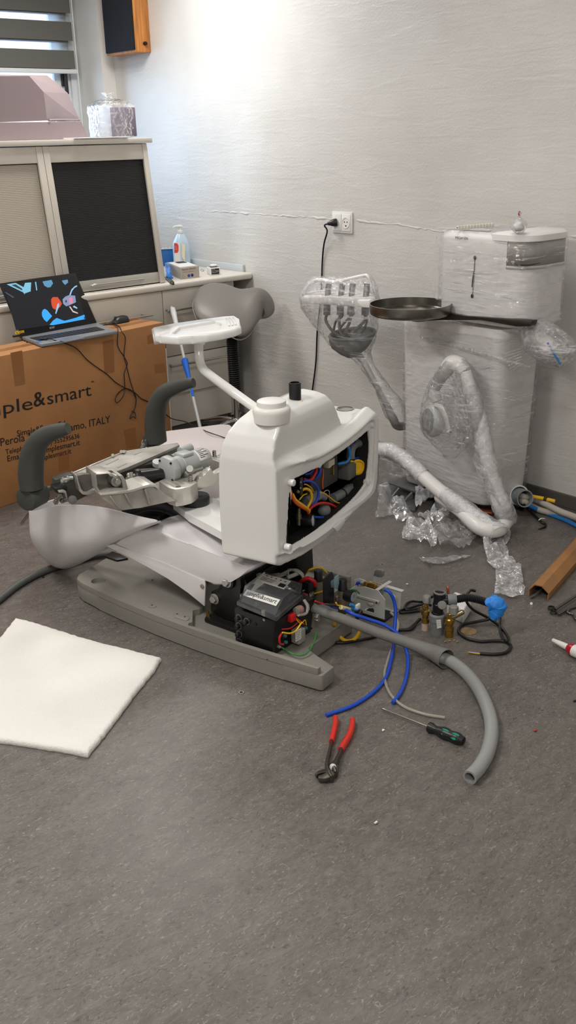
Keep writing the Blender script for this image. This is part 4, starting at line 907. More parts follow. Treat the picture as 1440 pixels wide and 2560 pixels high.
# ---- pressure regulators
M_olive = mat('olive_metal', (128, 122, 104), .45, .3)
z3 = lambda x, y: (740+x/4.8, 1390+y/4.8)
def regulator(x, y, zc, hcap, gauge=False):
    p = Z(x, y, zc); rt_ = p
    r = part('pressure_regulator', B().lathe([(.012, -.085), (.016, -.08), (.017, -.02), (.0155, -.012), (.0155, 0)], p, UP, 24), M_olive, chair)
    cpb = B(); n = 32; R = []
    for h, rr in ((0, .0160), (.004, .0165), (.008, .0140), (.034, .0135), (.037, .0115)):
        R.append([p+UP*h+(V((math.cos(2*math.pi*i/n), math.sin(2*math.pi*i/n), 0)))*(rr+(.0007*(i % 2) if h > .004 else 0)) for i in range(n)])
    cpb.rings(R); part('regulator_cap', cpb, M_blk2, r)
    return p, r
p1, r1 = regulator(796, 1451, .165, .034)
p2, r2 = regulator(857, 1474, .17, .036)
c_ = PL(883, 1491, p2-RGT*0, -FWD)-FWD*.02; gdir = (CU*.92-CV*.1+RGT*.2).normalized()
g_ = B(); g_.lathe([(.004, -.045), (.008, -.034), (.0195, -.030), (.0205, -.001), (.018, .0)], c_, gdir, 32, cap=True); part('gauge_case', g_, M_blk2, r2)
part('gauge_face', B().cyl(c_, c_+gdir*.001, .0165, n=28), mat('gauge_face_dim', (150, 155, 165), .3), r2)
part('gauge_needle', B().box(c_+gdir*.0016+UP*.004, (.0004, .001, .012), (gdir, gdir.cross(UP), UP)), M_ink, r2, smooth=False)
for pix, z_, mt_, nm in (([(330, 280), (435, 190), (460, 240), (458, 570), (335, 570)], .0, M_blk2, 'backing_plate'), ([(415, 300), (515, 222), (520, 330), (500, 400), (420, 380)], -.012, mat('blue_grey_plate', (128, 158, 170), .4), 'printed_board')):
    b = B(); b.prism([PL(*z3(x, y), p2+CV*.03-CU*.0, CU) for x, y in pix], -CU*.004, .001); part(nm, b, mt_, chair)
b = B(); b.box(PL(*z3(495, 505), p2+CU*.018, CU), (.008, .016, .016), (CU, CV, UP), .002); part('steel_plug', b, mat('nickel_brass'), r2)
for i, (mt, pts) in enumerate(((M_red, [(230, 540), (330, 575), (440, 600), (560, 590)]), (M_blue, [(400, 600), (480, 630), (600, 640), (690, 690)]), (M_blk2, [(360, 585), (450, 600), (540, 610)]), (M_green, [(660, 400), (720, 410), (760, 450)]), (M_yel, [(480, 560), (500, 590), (560, 600)]))):
    part('loose_wire', B().tube([PL(*z3(x, y), p2+CU*.02+CU*.004*i, CU) for x, y in pts], .0025, n=7), mt, chair)
b = B(); p0 = PL(*z3(540, 615), p2+CU*.04, CU); p1_ = PL(*z3(680, 655), p2+CU*.04, CU); b.cyl(p0, p1_, .0075, n=14); part('wire_sleeve', b, mat('cream_tape', (222, 210, 160), .5), chair)
b = B(); b.box(PL(*z3(740, 605), p2+CU*.05, CU), (.01, .022, .018), (CU, CV, UP), .003); part('white_connector', b, M_paper, chair)
b = B(); b.box(PL(*z3(755, 700), p2+CU*.06, CU), (.012, .032, .014), (CU, (CV+UP*.6).normalized(), (UP-CV*.6).normalized()), .002); part('black_connector', b, M_blk2, chair)
b = B(); b.tube([PL(*z3(650, 580), p2+CU*.05, CU), PL(*z3(690, 600), p2+CU*.055, CU), PL(*z3(680, 640), p2+CU*.05, CU), PL(*z3(740, 650), p2+CU*.05, CU)], .005, n=9); part('blue_hose', b, M_blue2, chair)
for x, y in ((235, 720), (240, 755)):
    p = PL(*z3(x, y), CH(u_b+.03, 0, 0), CU); part('base_bolt', B().hexnut(p, CU, .009, .012), M_zinc, chair)
# ================================================================== packaged equipment by the brick wall
M_film = film('stretch_film', body=.03, gloss=.40, scale=9, stretch=(1, 1, 2.6), rough=.10, strength=.6, streak=.34)
M_film2 = film('crinkled_film', body=.24, gloss=.6, scale=26, rough=.12, strength=.9, streak=.38)
M_film3 = film('smooth_film', body=.06, gloss=.45, scale=7, rough=.08, strength=.5, streak=.16)
M_bub = film('bubble_wrap', body=.58, gloss=.45, scale=20, rough=.14, strength=.8, streak=.25, bubbles=75)
M_bubm = film('bubble_wrap_loose', body=.6, gloss=.55, scale=16, rough=.12, strength=.9, streak=.30, bubbles=60)
M_glint = film('film_glint', body=.7, gloss=.6, scale=20, rough=.08, strength=.3, streak=.2)  # milky white film for strands that paint glints on the wrapping
M_pale = mat('pale_lacquer', (238, 236, 236), .35)
M_steel = mat('dark_steel', (134, 131, 124), .28, 1.0, bump=(4, .02))
M_dark = mat('dark_bronze', (66, 63, 60), .32, .7)

def rrect(x0, x1, y0, y1, r, z, n=6):
    P = []
    for cx, cy, a0 in ((x1-r, y1-r, 0), (x0+r, y1-r, 90), (x0+r, y0+r, 180), (x1-r, y0+r, 270)):
        for i in range(n+1): a = rad(a0+90*i/n); P.append(V((cx+r*math.cos(a), cy+r*math.sin(a), z)))
    return P
# tall cabinet: survey front plane and ends
FX = 3.16                                   # front face
yL = AX(1016, 900, FX+.05).y; yR = AX(1325, 960, FX+.20).y
zT = AX(1030, 800, FX).z; zT2 = AX(1300, 830, FX+.05).z
ztop = .815
tc_ = thing('tall_cabinet', 'tall white cabinet body wrapped in clear stretch film, against the brick wall', 'cabinet', (3.3, (yL+yR)/2, 0))
R = []
for z, ins in ((.055, .045), (.07, .035), (.3, .022), (.6, .008), (ztop-.02, 0), (ztop, .006)):
    R.append(rrect(FX+ins*.5, 3.44, yR+ins, yL-ins*.3, .055, z))
part('body', B().rings(R), M_pale, tc_)
part('foot_plinth', B().rings([rrect(FX+.10, 3.42, yR+.08, yL-.08, .04, z) for z in (0, .06)]), M_dkg, tc_)
# film: several loose layers
def filmshell(x0, x1, y0, y1, r, zs, amp, seed, n=10, sk=0):
    R = []
    rnd = random.Random(seed); m = len(zs)
    for i, z in enumerate(zs):
        P = rrect(x0, x1, y0, y1, r, z, n)
        for j, p in enumerate(P):
            w_ = noise.noise(V((p.y*9+seed, z*14, p.x*9)))*amp+abs(noise.noise(V((p.y*30, z*26+seed*3, p.x*30))))*amp*.7
            d = V((p.x-(x0+x1)/2, p.y-(y0+y1)/2, 0)).normalized(); p += d*w_; p.z += sk*(p.y-y0)
        R.append(P)
    return B().rings(R, cap=False)
zs = [.05+i*.014 for i in range(58)]
def dense(P, k):  # more points round the ring
    o = []
    for a, b_ in zip(P, P[1:]+P[:1]):
        for i in range(k): o.append(a.lerp(b_, i/k))
    return o
def rr_dense(x0, x1, y0, y1, r, z, step=.018):
    P = rrect(x0, x1, y0, y1, r, z, 5); o = []
    for a, b_ in zip(P, P[1:]+P[:1]):
        k = max(1, int((b_-a).length/step))
        for i in range(k): o.append(a.lerp(b_, i/k))
    return o
def skin(x0, x1, y0, y1, r, zs, amp, seed, tap=0.0):
    R = []
    for z in zs:
        f = tap*(1-(z-zs[0])/(zs[-1]-zs[0])); P = rr_dense(x0+f*.4, x1, y0+f, y1-f*.3, r, z)
        if R and len(P) != len(R[0]): P = [P[int(i*len(P)/len(R[0]))] for i in range(len(R[0]))]
        Q = []
        for p in P:
            d = V((p.x-(x0+x1)/2, (p.y-(y0+y1)/2)*.6, 0)).normalized()
            # folds running slightly downhill round the body
            fold = abs(noise.noise(V((p.y*4+seed*9, (z+p.y*.35)*38, p.x*4))))*amp+noise.noise(V((p.y*7, z*9+seed, p.x*7)))*amp*.8
            Q.append(p+d*(.004+fold))
        R.append(Q)
    return B().rings(R, cap=False)
part('film_wrap', skin(FX-.004, 3.45, yR-.004, yL+.004, .06, [.06+i*.011 for i in range(67)], .006, 1, .03), M_film, tc_, ang=180, label='clear stretch film')
# thick film rope running down across the front
def FR(x, y, o=.0): return AX(x, y, FX-o)
part('film_rope', B().tube([FR(1050, 842, .02), FR(1150, 868, .025), FR(1240, 893, .025), FR(1325, 918, -.02)], [.004, .006, .006, .004], n=8, flat=.4), M_film2, tc_)
b = B()
for i in range(7):
    y0 = 868+i*7; part('film_strand_and_glint', B().tube([FR(1255+i*4, y0+18, .02), FR(1300, y0+4, .01), AX(1336, y0-6, FX+.08)], .0016, n=6), M_film2, tc_)
rs = random.Random(11)
for i in range(16):
    x0, y0 = rs.uniform(1035, 1215), rs.uniform(850, 1150); L_ = rs.uniform(35, 90); sl = rs.uniform(-.05, .35) if i % 3 else rs.uniform(-.5, -.1)
    if 1060 < x0 < 1180 and 900 < y0 < 1100: x0 = 1195
    part('film_strand_and_glint', B().tube([FR(x0, y0, .010), FR(x0+L_*.5, y0+L_*.5*sl-2, .014), FR(x0+L_, y0+L_*sl, .010)], [.0006, .0016, .0006], n=6, flat=.5), M_glint, tc_)  # bright strands added over the cabinet film as painted glints
# film stretched from the cabinet to the wrapped head at its side
pA = [AX(1020, 905, FX+.02), AX(1020, 985, FX+.02)]
# hose outlet sleeve at the foot
# ---- tank unit on top
UX0, UX1 = 3.13, 3.42
uyL = AX(1108, 690, UX0+.06).y; uyR = AX(1357, 690, UX0+.10).y; uz0 = .835; uz1 = 1.189
yM = AX(1262, 640, UX0+.0).y
tu = thing('water_tank_unit', 'white rounded box with a grey window, film wrapped, standing on the tall cabinet', 'water unit', (3.27, (uyL+uyR)/2, uz0))
R = [rrect(UX0+.0+i_, UX1, uyR+i_, uyL-i_, .085, z, 8) for z, i_ in ((uz0, .012), (uz0+.012, 0), (uz1-.03, 0), (uz1-.012, .002), (uz1, .012))]
part('housing', B().rings(R), M_pale, tu)
part('lid_rim', B().rings([rrect(UX0-.006, UX1+.004, uyR-.006, yM+.12, .088, z, 8) for z in (uz1-.026, uz1-.004)]+[rrect(UX0+.004, UX1-.006, uyR+.004, yM+.11, .080, uz1+.004, 8)]), M_pale, tu)
# water window: dark band and bright level, right third
def ring_seg(y0, y1, z0, z1, off, m, nm, lab=None):
    P = rr_dense(UX0-off, UX1+off, uyR-off, uyL+off, .085+off, 0, .012)
    sel = [p for p in P if y0 <= p.y <= y1 and p.x < UX1-.03]; sel.sort(key=lambda p: (p.y if p.x < UX0+.03 else uyR-(p.x-UX0)))
    sel.sort(key=lambda p: -p.y+p.x*.8)
    part(nm, B().grid([[V((p.x, p.y, z)) for p in sel] for z in (z0, z1)]), m, tu, solid=.002, label=lab)
zwin0 = AX(1300, 664, UX0+.03).z; zwin1 = AX(1300, 601, UX0+.03).z
ring_seg(uyR-.01, yM, zwin0, zwin1, .0015, mat('tank_window_grey', (160, 157, 152), .2), 'tank_window', 'grey see-through tank window')
ring_seg(uyR-.01, yM, zwin0-.012, zwin0, .003, mat('window_edge', (210, 208, 205), .2), 'level_line')
b = B(); b.tube([AX(x, y, UX0-.0) for x, y in ((1265, 655), (1290, 660), (1320, 661), (1350, 657))], [.002, .006, .006, .002], n=8, flat=.5); part('dark_seal', b, M_dkg, tu)
b = B(); b.tube([AX(x, y, UX0-.002) for x, y in ((1187, 645), (1185, 690), (1181, 741))], [.0035, .0035, .0035], n=10, flat=.5); part('level_slot', b, mat('clear_slot', (150, 148, 146), .2), tu)
b = B(); b.tube([AX(x, y, UX0-.004) for x, y in ((1185, 675), (1182, 700), (1180, 718))], [.003, .004, .003], n=10, flat=.5); part('slot_shadow', b, M_ink, tu)
for y, x in ((644, 1187), (740, 1180)): part('slot_end', B().ell(AX(x, y, UX0-.003), (.004, .006, .008), n=14), M_ink, tu)
part('lettering', text('MEGAGEN', AX(1138, 597, UX0-.003), AX(1169, 599, UX0-.003), V((-1, 0, 0)), .0003), mat('faint_grey_ink', (120, 118, 116), .5), tu, smooth=False)
part('film_wrap', skin(UX0-.008, UX1, uyR-.008, uyL+.008, .09, [uz0-.01+i*.010 for i in range(35)], .008, 5), M_film, tu, ang=180, label='clear stretch film')
fw = B(); P = [AX(1093, 590, 3.2), AX(1086, 640, 3.2), AX(1064, 690, 3.2), AX(1072, 702, 3.2), AX(1084, 730, 3.2), AX(1104, 745, 3.2)]; Q = [V((UX0+.02, uyL-.02, p.z)) for p in P]; Mq = [a.lerp(b_, .5)-V((.02, 0, 0)) for a, b_ in zip(P, Q)]
wr = subdiv(B().grid([P, Mq, Q]), 3); wrinkle(wr, .006, 26, 3)
part('film_flap', wr, M_film3, tu, ang=180)
wr = B(); c_ = V(((UX0+UX1)/2, (uyL+yM)/2, uz1)); wr.grid([[V((UX0+(UX1-UX0)*i/14, uyR+.16+(uyL-uyR-.16)*j/18, uz1+.0055+.004*abs(noise.noise(V((i*.5, j*.45, 3)))))) for j in range(19)] for i in range(15)]); part('film_top', wr, M_film2, tu, ang=180)
for i in range(10):
    x0, y0 = rs.uniform(1100, 1250), rs.uniform(610, 770); L_ = rs.uniform(30, 80); sl = rs.uniform(-.25, .3)
    part('film_strand_and_glint', B().tube([AX(x0, y0, UX0-.012), AX(x0+L_*.5, y0+L_*.5*sl-2, UX0-.014), AX(x0+L_, y0+L_*sl, UX0-.012)], [.0006, .0014, .0006], n=6, flat=.5), M_glint, tu)  # pale strands laid on the unit's film, glints put into shape and colour
# terminal strip lying on the lid
ts = thing('terminal_strip', 'cream row of screw terminals lying on top of the white wrapped unit', 'terminal strip', Z(1185, 570, uz1+.007))
a, e = AX(1146, 570, 3.24), AX(1231, 564, 3.24); a.z = e.z = uz1+.020; e = a+(e-a).normalized()*(e-a).length
dirn = (e-a).normalized()
pr_ = dirn.cross(UP)
zA = AX(1146, 571, 3.24)
for i in range(12):
    c_ = Z(1146.5+7.62*i, 568.5-.6*i, uz1+.0135); part('terminal', B().box(c_, (.0095, .016, .014), (dirn, pr_, UP), .0015), mat('cream_terminal', (236, 232, 220), .4), ts)
    part('terminal_hole', B().cyl(c_-V((.0085, 0, 0)), c_-V((.0068, 0, 0)), .0028, n=4), M_ink, ts)
# bag of small parts with a red tie
bg_ = thing('parts_bag', 'small clear bag of white fittings tied with a red twist on the white tank lid', 'bag', AX(1297, 580, 3.22))
bc = Z(1297, 563, uz1+.034)
w_ = B().ell(bc, (.030, .030, .030), n=24, m=18); wrinkle(w_, .006, 40, 8); part('bag', w_, M_film2, bg_, ang=180)
w_ = B().ell(bc-UP*.004, (.021, .021, .018), n=18, m=12); wrinkle(w_, .004, 60, 4); part('fittings', w_, M_pale, bg_)
part('neck', B().tube([bc+UP*.026, bc+UP*.036, bc+UP*.048-V((0, .002, 0))], [.006, .004, .009], n=10), M_film2, bg_)
part('red_tie', B().tube([bc+UP*.034, bc+UP*.042+V((-.004, 0, 0)), bc+UP*.05], .0028, n=8), M_red2, bg_)

# ---- round steel tray on its dark arm
rt_c = AX(1028, 772, 3.02); zr_ = rt_c.z
rx = (AX(1104, 760, 3.02)-AX(953, 760, 3.02)).length/2
rtc = V((3.02, (AX(1104, 760, 3.02).y+AX(953, 760, 3.02).y)/2, AX(1028, 786, 3.02).z-.0))
tr_ = thing('round_tray', 'round dark steel tray on a flat dark arm projecting from the wrapped cabinet', 'tray', rtc)
part('tray_pan', B().lathe([(.001, 0), (rx-.012, 0), (rx-.004, .004), (rx, .012), (rx, .044), (rx-.0025, .045), (rx-.0035, .012), (rx-.012, .006), (.001, .006)], rtc, UP, 64, cap=False), M_steel, tr_, label='round steel pan')
part('hub', B().lathe([(.03, -.026), (.045, -.018), (.048, -.001)], rtc+V((.02, -.03, 0)), UP, 32), M_dark, tr_)
ap = [AX(x, y, 3.11) for x, y in ((1040, 789), (1100, 779), (1160, 790), (1330, 802), (1325, 816), (1290, 817), (1200, 800), (1110, 800), (1060, 803))]
part('flat_arm', B().prism(ap, V((.04, 0, 0)), .004), M_dark, tr_)

# ---- bagged hose end on the right of the cabinet
bh = thing('bagged_handpiece', 'clear plastic bag with a blue stick bulging from the right side of the wrapped cabinet', 'bag', AX(1390, 860, 3.16))
prof_ = [((1318, 805), (1322, 880)), ((1350, 795), (1345, 900)), ((1385, 812), (1380, 915)), ((1420, 838), (1408, 920)), ((1438, 862), (1425, 905)), ((1440, 880), (1436, 890))]
R = []
for (t0, t1) in prof_:
    a, e = AX(*t0, 3.18), AX(*t1, 3.18); c_ = (a+e)/2; hv = (e-a)/2; X_ = V((1, 0, 0)); rx_ = hv.length*.75
    R.append([c_+hv*math.cos(2*math.pi*i/26)+X_*rx_*math.sin(2*math.pi*i/26) for i in range(26)])
bag = B().rings(R); subdiv(bag, 1); wrinkle(bag, .009, 22, 6); part('bag', bag, M_film2, bh, ang=180)
w_ = B().ell(AX(1398, 872, 3.20), (.03, .035, .035), n=18); wrinkle(w_, .008, 30, 2); part('inner_bag', w_, M_film3, bh, ang=180)
part('blue_stick', B().cyl(AX(1369, 857, 3.13), AX(1401, 911, 3.13), .0035, n=10), mat('blue_plastic', (30, 100, 170), .35), bh)
part('wrapped_end', B().tube([AX(1310, 815, 3.24), AX(1350, 850, 3.22), AX(1395, 880, 3.20)], [.03, .035, .03], n=14), mat('milky_plastic', (196, 194, 192), .4), bh)

# ---- wrapped instrument head on its stalk, left of the cabinet
HX = 3.18
ih = thing('instrument_head', 'film wrapped instrument holder of hanging handpieces on a bent stalk beside the outlet cord', 'instrument holder', AX(1000, 1075, HX))
def HH(x, y, o=0): return AX(x, y, HX+o)
z7 = lambda x, y: (740+x/4.8, 670+y/4.8)
def H7(x, y, o=0): return HH(*z7(x, y), o)
# rim plate
rim = [H7(80, 340, -.02), H7(160, 345, -.05), H7(400, 330, -.07), H7(690, 375, -.07), H7(880, 385, -.05), H7(960, 365, 0), H7(920, 300, .05), H7(800, 270, .09), H7(500, 250, .10), H7(200, 260, .06), H7(95, 310, .02)]
part('holder_rim', B().prism(rim, UP*-.036, .008), M_pale, ih)
b = B(); b.tube([H7(90, 330, 0), H7(190, 180, 0), H7(300, 145, -.01), H7(450, 170, -.02), H7(620, 135, -.02), H7(800, 95, 0), H7(860, 100, 0), H7(900, 200, 0), H7(915, 300, 0)], [.008, .010, .010, .009, .008, .008, .008, .004, .003], n=12); part('top_bow', b, M_pale, ih)
M_hp = mat('handpiece_grey', (120, 122, 122), .35, .4); M_hp2 = mat('hose_grey', (92, 95, 94), .5)
for i, x in enumerate((385, 545, 672, 845)):
    b = B(); b.cyl(H7(x+10, 190, .02), H7(x-10, 400, .0), .014, n=16); b.cyl(H7(x-10, 400, 0), H7(x-15, 560, 0), .017, n=16); part('handpiece', b, M_hp, ih)
    part('handpiece_hose', B().tube([H7(x-15, 550, 0), H7(x-25, 640, -.01), H7(560+(x-600)*.45, 780, -.02), H7(620, 860, -.01)], .007, n=9), M_hp2, ih)
for pts in ([(480, 400), (560, 560), (480, 640), (450, 760)], [(700, 540), (580, 660), (520, 760), (600, 850)], [(600, 740), (660, 820), (780, 800), (880, 720)], [(820, 520), (850, 620), (800, 760), (700, 850)]):
    part('instrument_hose', B().tube([H7(x, y, -.03+.01*i) for i, (x, y) in enumerate(pts)], .0055, n=9), M_hp2, ih)
# funnel shaped cradle under the hoses
cone = []
for y, xl, xr, dz in ((790, 430, 925, .06), (850, 420, 915, .062), (920, 450, 880, .058), (985, 540, 830, .045), (1020, 620, 780, .03)):
    a, e = H7(xl, y), H7(xr, y); c_ = (a+e)/2; h_ = (e-a)/2; cone.append([c_+h_*math.cos(2*math.pi*i/28)+V((1, 0, 0))*dz*math.sin(2*math.pi*i/28)-UP*.02*math.sin(2*math.pi*i/28)*-1 for i in range(28)])
part('cradle', B().rings(cone, cap0=False), mat('cradle_grey', (112, 114, 112), .45), ih)
part('cradle_rim', B().tube([*[p+UP*.0 for p in cone[0]], cone[0][0]], .007, n=8, k=2), mat('cradle_grey'), ih)
part('stalk', B().tube([H7(720, 1020), H7(800, 1110), H7(900, 1290), H7(1000, 1480), H7(1090, 1650), H7(1160, 1800), H7(1240, 1900, .06), V((3.33, yL+.02, .30))], [.020, .015, .013, .013, .016, .02, .02, .02], n=14), mat('stalk_grey', (150, 148, 146), .4), ih)
cone = []
for y, xl, xr, dz in ((100, 200, 900, .05), (200, 130, 940, .08), (340, 78, 965, .10), (460, 105, 965, .11), (600, 200, 955, .10), (760, 320, 945, .085), (900, 420, 915, .07), (1000, 560, 870, .05), (1100, 720, 880, .035), (1250, 850, 980, .03), (1450, 970, 1120, .035), (1620, 1050, 1260, .05), (1750, 1090, 1310, .05), (1860, 1180, 1300, .03)):
    a, e = H7(xl, y), H7(xr, y); c_ = (a+e)/2; h_ = (e-a)/2; cone.append([c_+h_*math.cos(2*math.pi*i/36)+V((1, 0, 0))*dz*math.sin(2*math.pi*i/36) for i in range(36)])
cl_ = []
for a, e in zip(cone, cone[1:]):
    for k in range(4): cl_.append([p.lerp(r_, k/4) for p, r_ in zip(a, e)])
sh_ = B().rings(cl_+[cone[-1]], cap=False); wrinkle(sh_, .007, 24, 9)
part('film_bag', sh_, film('head_film', body=.16, gloss=.55, scale=20, rough=.10, strength=.9, streak=.30), ih, ang=180, label='clear crinkled film')
for i in range(4): part('film_strand_and_glint', B().tube([H7(1020+50*i, 1240+30*i, -.002), H7(1330, 1218+32*i, 0)], .0012, n=6, k=1), M_film2, ih)

# ---- wrapped lamp arm standing on the floor in front of the cabinet
la = thing('lamp_arm', 'bubble wrapped white lamp arm with folded lamp head, standing before the wrapped cabinet', 'lamp arm', Z(1265, 1330, 0))
LX = 3.06
z8 = lambda x, y: (1020+x/4.8, 860+y/4.8)
def L8(x, y, o=0): return AX(*z8(x, y), LX+o)
M_arm = mat('arm_white', (228, 227, 225), .3)
foot = Z(1268, 1300, .045); foot2 = Z(1215, 1330, .05)
def LF8(x, y, t):    # along the standing arm from the folded top down to the floor
    z_ = L8(x, y); return z_
armpts = [L8(690, 330), L8(740, 500), L8(830, 820), L8(900, 1150), L8(960, 1450), L8(1050, 1750, .01), L8(1130, 1950, .02), foot+UP*.01]
part('upright_tube', B().tube(armpts, [.024, .026, .030, .031, .030, .030, .031, .03], n=18), M_arm, la)
part('tube_joint', B().tube([L8(885, 1180, -.0), L8(905, 1235, -.0)], .034, n=20, k=1), M_arm, la)
part('bubble_sleeve', wrinkle(subdiv(B().tube(armpts[1:], [.030, .034, .037, .037, .038, .040, .042], n=20, k=10, cap=False), 0), .005, 40, 2), M_bub, la, ang=180, label='bubble wrap sleeve')
part('floor_tube', B().tube([foot, Z(1245, 1325, .05), Z(1200, 1320, .06), Z(1150, 1275, .075), Z(1100, 1240, .09)], .03, n=18), M_arm, la)
part('folded_elbow', B().tube([L8(690, 330), L8(620, 255), L8(530, 230), L8(470, 290)], [.026, .032, .034, .032], n=18), M_arm, la)
part('lamp_neck', B().tube([L8(480, 290), L8(370, 430), L8(300, 560)], [.030, .026, .024], n=18, k=5), mat('arm_grey', (196, 198, 197), .3), la)
part('neck_joint', B().tube([L8(300, 560), L8(320, 620), L8(345, 690)], [.026, .028, .024], n=18), M_arm, la)
# lamp head: yoke and disc
hc_ = L8(300, 920, -.02); hd = V((-.9, .35, .1)).normalized()
part('lamp_head', B().lathe([(.001, .03), (.045, .028), (.062, .018), (.070, 0), (.066, -.02), (.04, -.035), (.001, -.038)], hc_, hd, 40), mat('lamp_grey', (206, 208, 207), .28), la)
part('lamp_lens', B().lathe([(.001, .034), (.04, .032), (.052, .027)], hc_, hd, 36), mat('lens_grey', (150, 152, 150), .12), la)
part('lamp_yoke', B().tube([L8(330, 740, -.05), L8(400, 770, -.06), L8(450, 870, -.065), L8(475, 960, -.065), L8(495, 1050, -.06)], [.012, .015, .014, .013, .012], n=14, flat=.6), M_arm, la)
part('yoke_pivot', B().cyl(L8(500, 1055, -.04), L8(510, 1058, -.075), .0125, n=24, bev=.003), M_zinc, la)
part('pivot_socket', B().cyl(L8(510, 1058, -.074), L8(511, 1058, -.0765), .006, n=6), M_ink, la)
# film round the folded lamp
cone = []
for y, xl, xr, dz in ((190, 470, 640, .03), (270, 400, 760, .05), (420, 300, 800, .06), (600, 210, 850, .07), (800, 180, 880, .08), (1000, 190, 860, .085), (1150, 300, 800, .07), (1300, 420, 640, .04), (1400, 490, 540, .01)):
    a, e = L8(xl, y, -.02), L8(xr, y, -.02); c_ = (a+e)/2; h_ = (e-a)/2; cone.append([c_+h_*math.cos(2*math.pi*i/34)+V((1, 0, 0))*dz*math.sin(2*math.pi*i/34) for i in range(34)])
cl_ = []
for a, e in zip(cone, cone[1:]):
    for k in range(4): cl_.append([p.lerp(r_, k/4) for p, r_ in zip(a, e)])
part('lamp_film', wrinkle(B().rings(cl_, cap=False), .008, 26, 5), film('lamp_film', body=.11, gloss=.6, scale=24, rough=.1, strength=.9, streak=.3), la, ang=180, label='clear crinkled film')
part('film_web', wrinkle(subdiv(B().grid([[L8(820, 1270, -.03), L8(860, 1270, -.03)], [L8(770, 1380, -.03), L8(900, 1450, -.03)], [L8(830, 1560, -.03), L8(980, 1650, -.03)], [L8(960, 1750, -.03), L8(1060, 1800, -.03)], [L8(1060, 1900, -.02), L8(1120, 1950, -.02)]]), 3), .004, 30, 2), M_film2, la, ang=180)

# ---- second tube lying across, bubble wrapped, running to the foot of the cabinet
lt = thing('support_tube', 'long white bent tube in bubble wrap lying from behind the casing down to the floor', 'tube', Z(1200, 1330, 0))
z9 = lambda x, y: (900+x/2.667, 1100+y/2.667)
spine = [((60, 60), .33), ((130, 62), .345), ((215, 75), .335), ((300, 130), .29), ((420, 240), .215), ((560, 360), .14), ((700, 460), .08), ((830, 560), .055), ((890, 600), .05)]
def T9(x, y, t):   # a straight run from high behind the casing to the floor
    return None
pe0 = Z(*z9(880, 600), .045); top_ = AX(*z9(150, 62), 3.05)
d_ = depth(top_); d_e = depth(pe0)
sp_pts = []
for i, ((x, y), _) in enumerate(spine):
    f = max(0, min(1, (x-130)/(880-130))); sp_pts.append(DP(*z9(x, y), d_+(d_e-d_)*f))
part('tube', B().tube(sp_pts, .030, n=20, k=8), M_arm, lt)
part('bubble_sleeve', wrinkle(B().tube(sp_pts[:5], .0345, n=20, k=12, cap=False), .003, 50, 4), M_bub, lt, ang=180, label='bubble wrap sleeve')
part('bubble_sleeve', wrinkle(B().tube(sp_pts[5:]+[Z(*z9(940, 640), .04)], [.034, .038, .042, .045], n=20, k=12, cap=False), .006, 40, 6), M_bub, lt, ang=180, label='bubble wrap sleeve')
part('film_veil', wrinkle(subdiv(B().grid([[AX(*z9(x, y), 3.0) for x, y in ((128, 100), (128, 250), (128, 290))], [AX(*z9(x, y), 3.0) for x, y in ((250, 160), (230, 230), (220, 270))], [AX(*z9(x, y), 3.02) for x, y in ((330, 220), (320, 235), (300, 250))]]), 4), .008, 24, 3), M_film2, lt, ang=180)

# ---- bubble wrap and bags on the floor
def sheet(name, pix, z0, mt, label, seed, amp=.012, cuts=4, cat='bubble wrap', lift=.012, group=None, fold=None):
    P = [Z(x, y, .003) for x, y in pix]; c_ = sum(P, V())/len(P)
    bm = B(); n = len(P); rings_ = []
    m = 9
    dn = []
    for a, e in zip(P, P[1:]+P[:1]):
        for k in range(6): dn.append(a.lerp(e, k/6))
    for i in range(m):
        f = .02+.98*i/(m-1); rings_.append([c_.lerp(p, f) for p in dn])
    bm.rings(rings_, cap=False)
    for v in bm.bm.verts:
        q_ = v.co*14+V((seed*3.1, seed, 0)); h_ = abs(noise.noise(q_))+.5*abs(noise.noise(q_*2.3)); v.co.z = z0+.004+h_*lift; v.co.x += noise.noise(q_*1.7+V((9, 0, 0)))*amp*.5; v.co.y += noise.noise(q_*1.7+V((0, 9, 0)))*amp*.5
    return solo(name, bm, mt, label, cat, V((c_.x, c_.y, z0)), group, ang=180)
sheet('bubble_wrap_strip', [z9(800, 650), z9(930, 640), z9(985, 750), z9(1000, 830), z9(910, 885), z9(850, 830)], .0, M_bub, 'upper part of the bubble wrap tail where it leaves the white tube', 1, lift=.05)
sheet('bubble_wrap_strip', [z9(905, 870), z9(930, 815), z9(1020, 800), z9(1070, 850), z9(1098, 1050), z9(980, 1060), z9(895, 1030)], .0, M_bub, 'flat end of bubble wrap nearest the cardboard edge protector', 2, lift=.03)
sheet('bubble_wrap_piece', [z9(365, 365), z9(440, 365), z9(560, 400), z9(620, 450), z9(600, 480), z9(540, 440), z9(430, 445), z9(370, 510)], .03, M_bubm, 'crumpled bubble wrap lying over the dark plastic plate', 3, lift=.06)
sheet('bubble_wrap_piece', [z9(385, 515), z9(480, 480), z9(560, 430), z9(600, 480), z9(590, 540), z9(480, 580), z9(400, 560)], .0, M_bubm, 'bubble wrap scrap between the dark plate and the clear bag', 4, lift=.07)
sheet('bubble_wrap_piece', [z9(275, 630), z9(310, 570), z9(420, 560), z9(510, 620), z9(515, 700), z9(480, 738), z9(430, 690), z9(290, 680)], .0, M_bubm, 'leftmost bubble wrap scrap lying in front of the clear bag', 5, lift=.06)
sheet('bubble_wrap_piece', [z9(650, 530), z9(720, 500), z9(800, 530), z9(830, 600), z9(790, 640), z9(700, 590)], .0, M_bubm, 'bubble wrap scrap tucked under the wrapped white tube', 6, lift=.05)
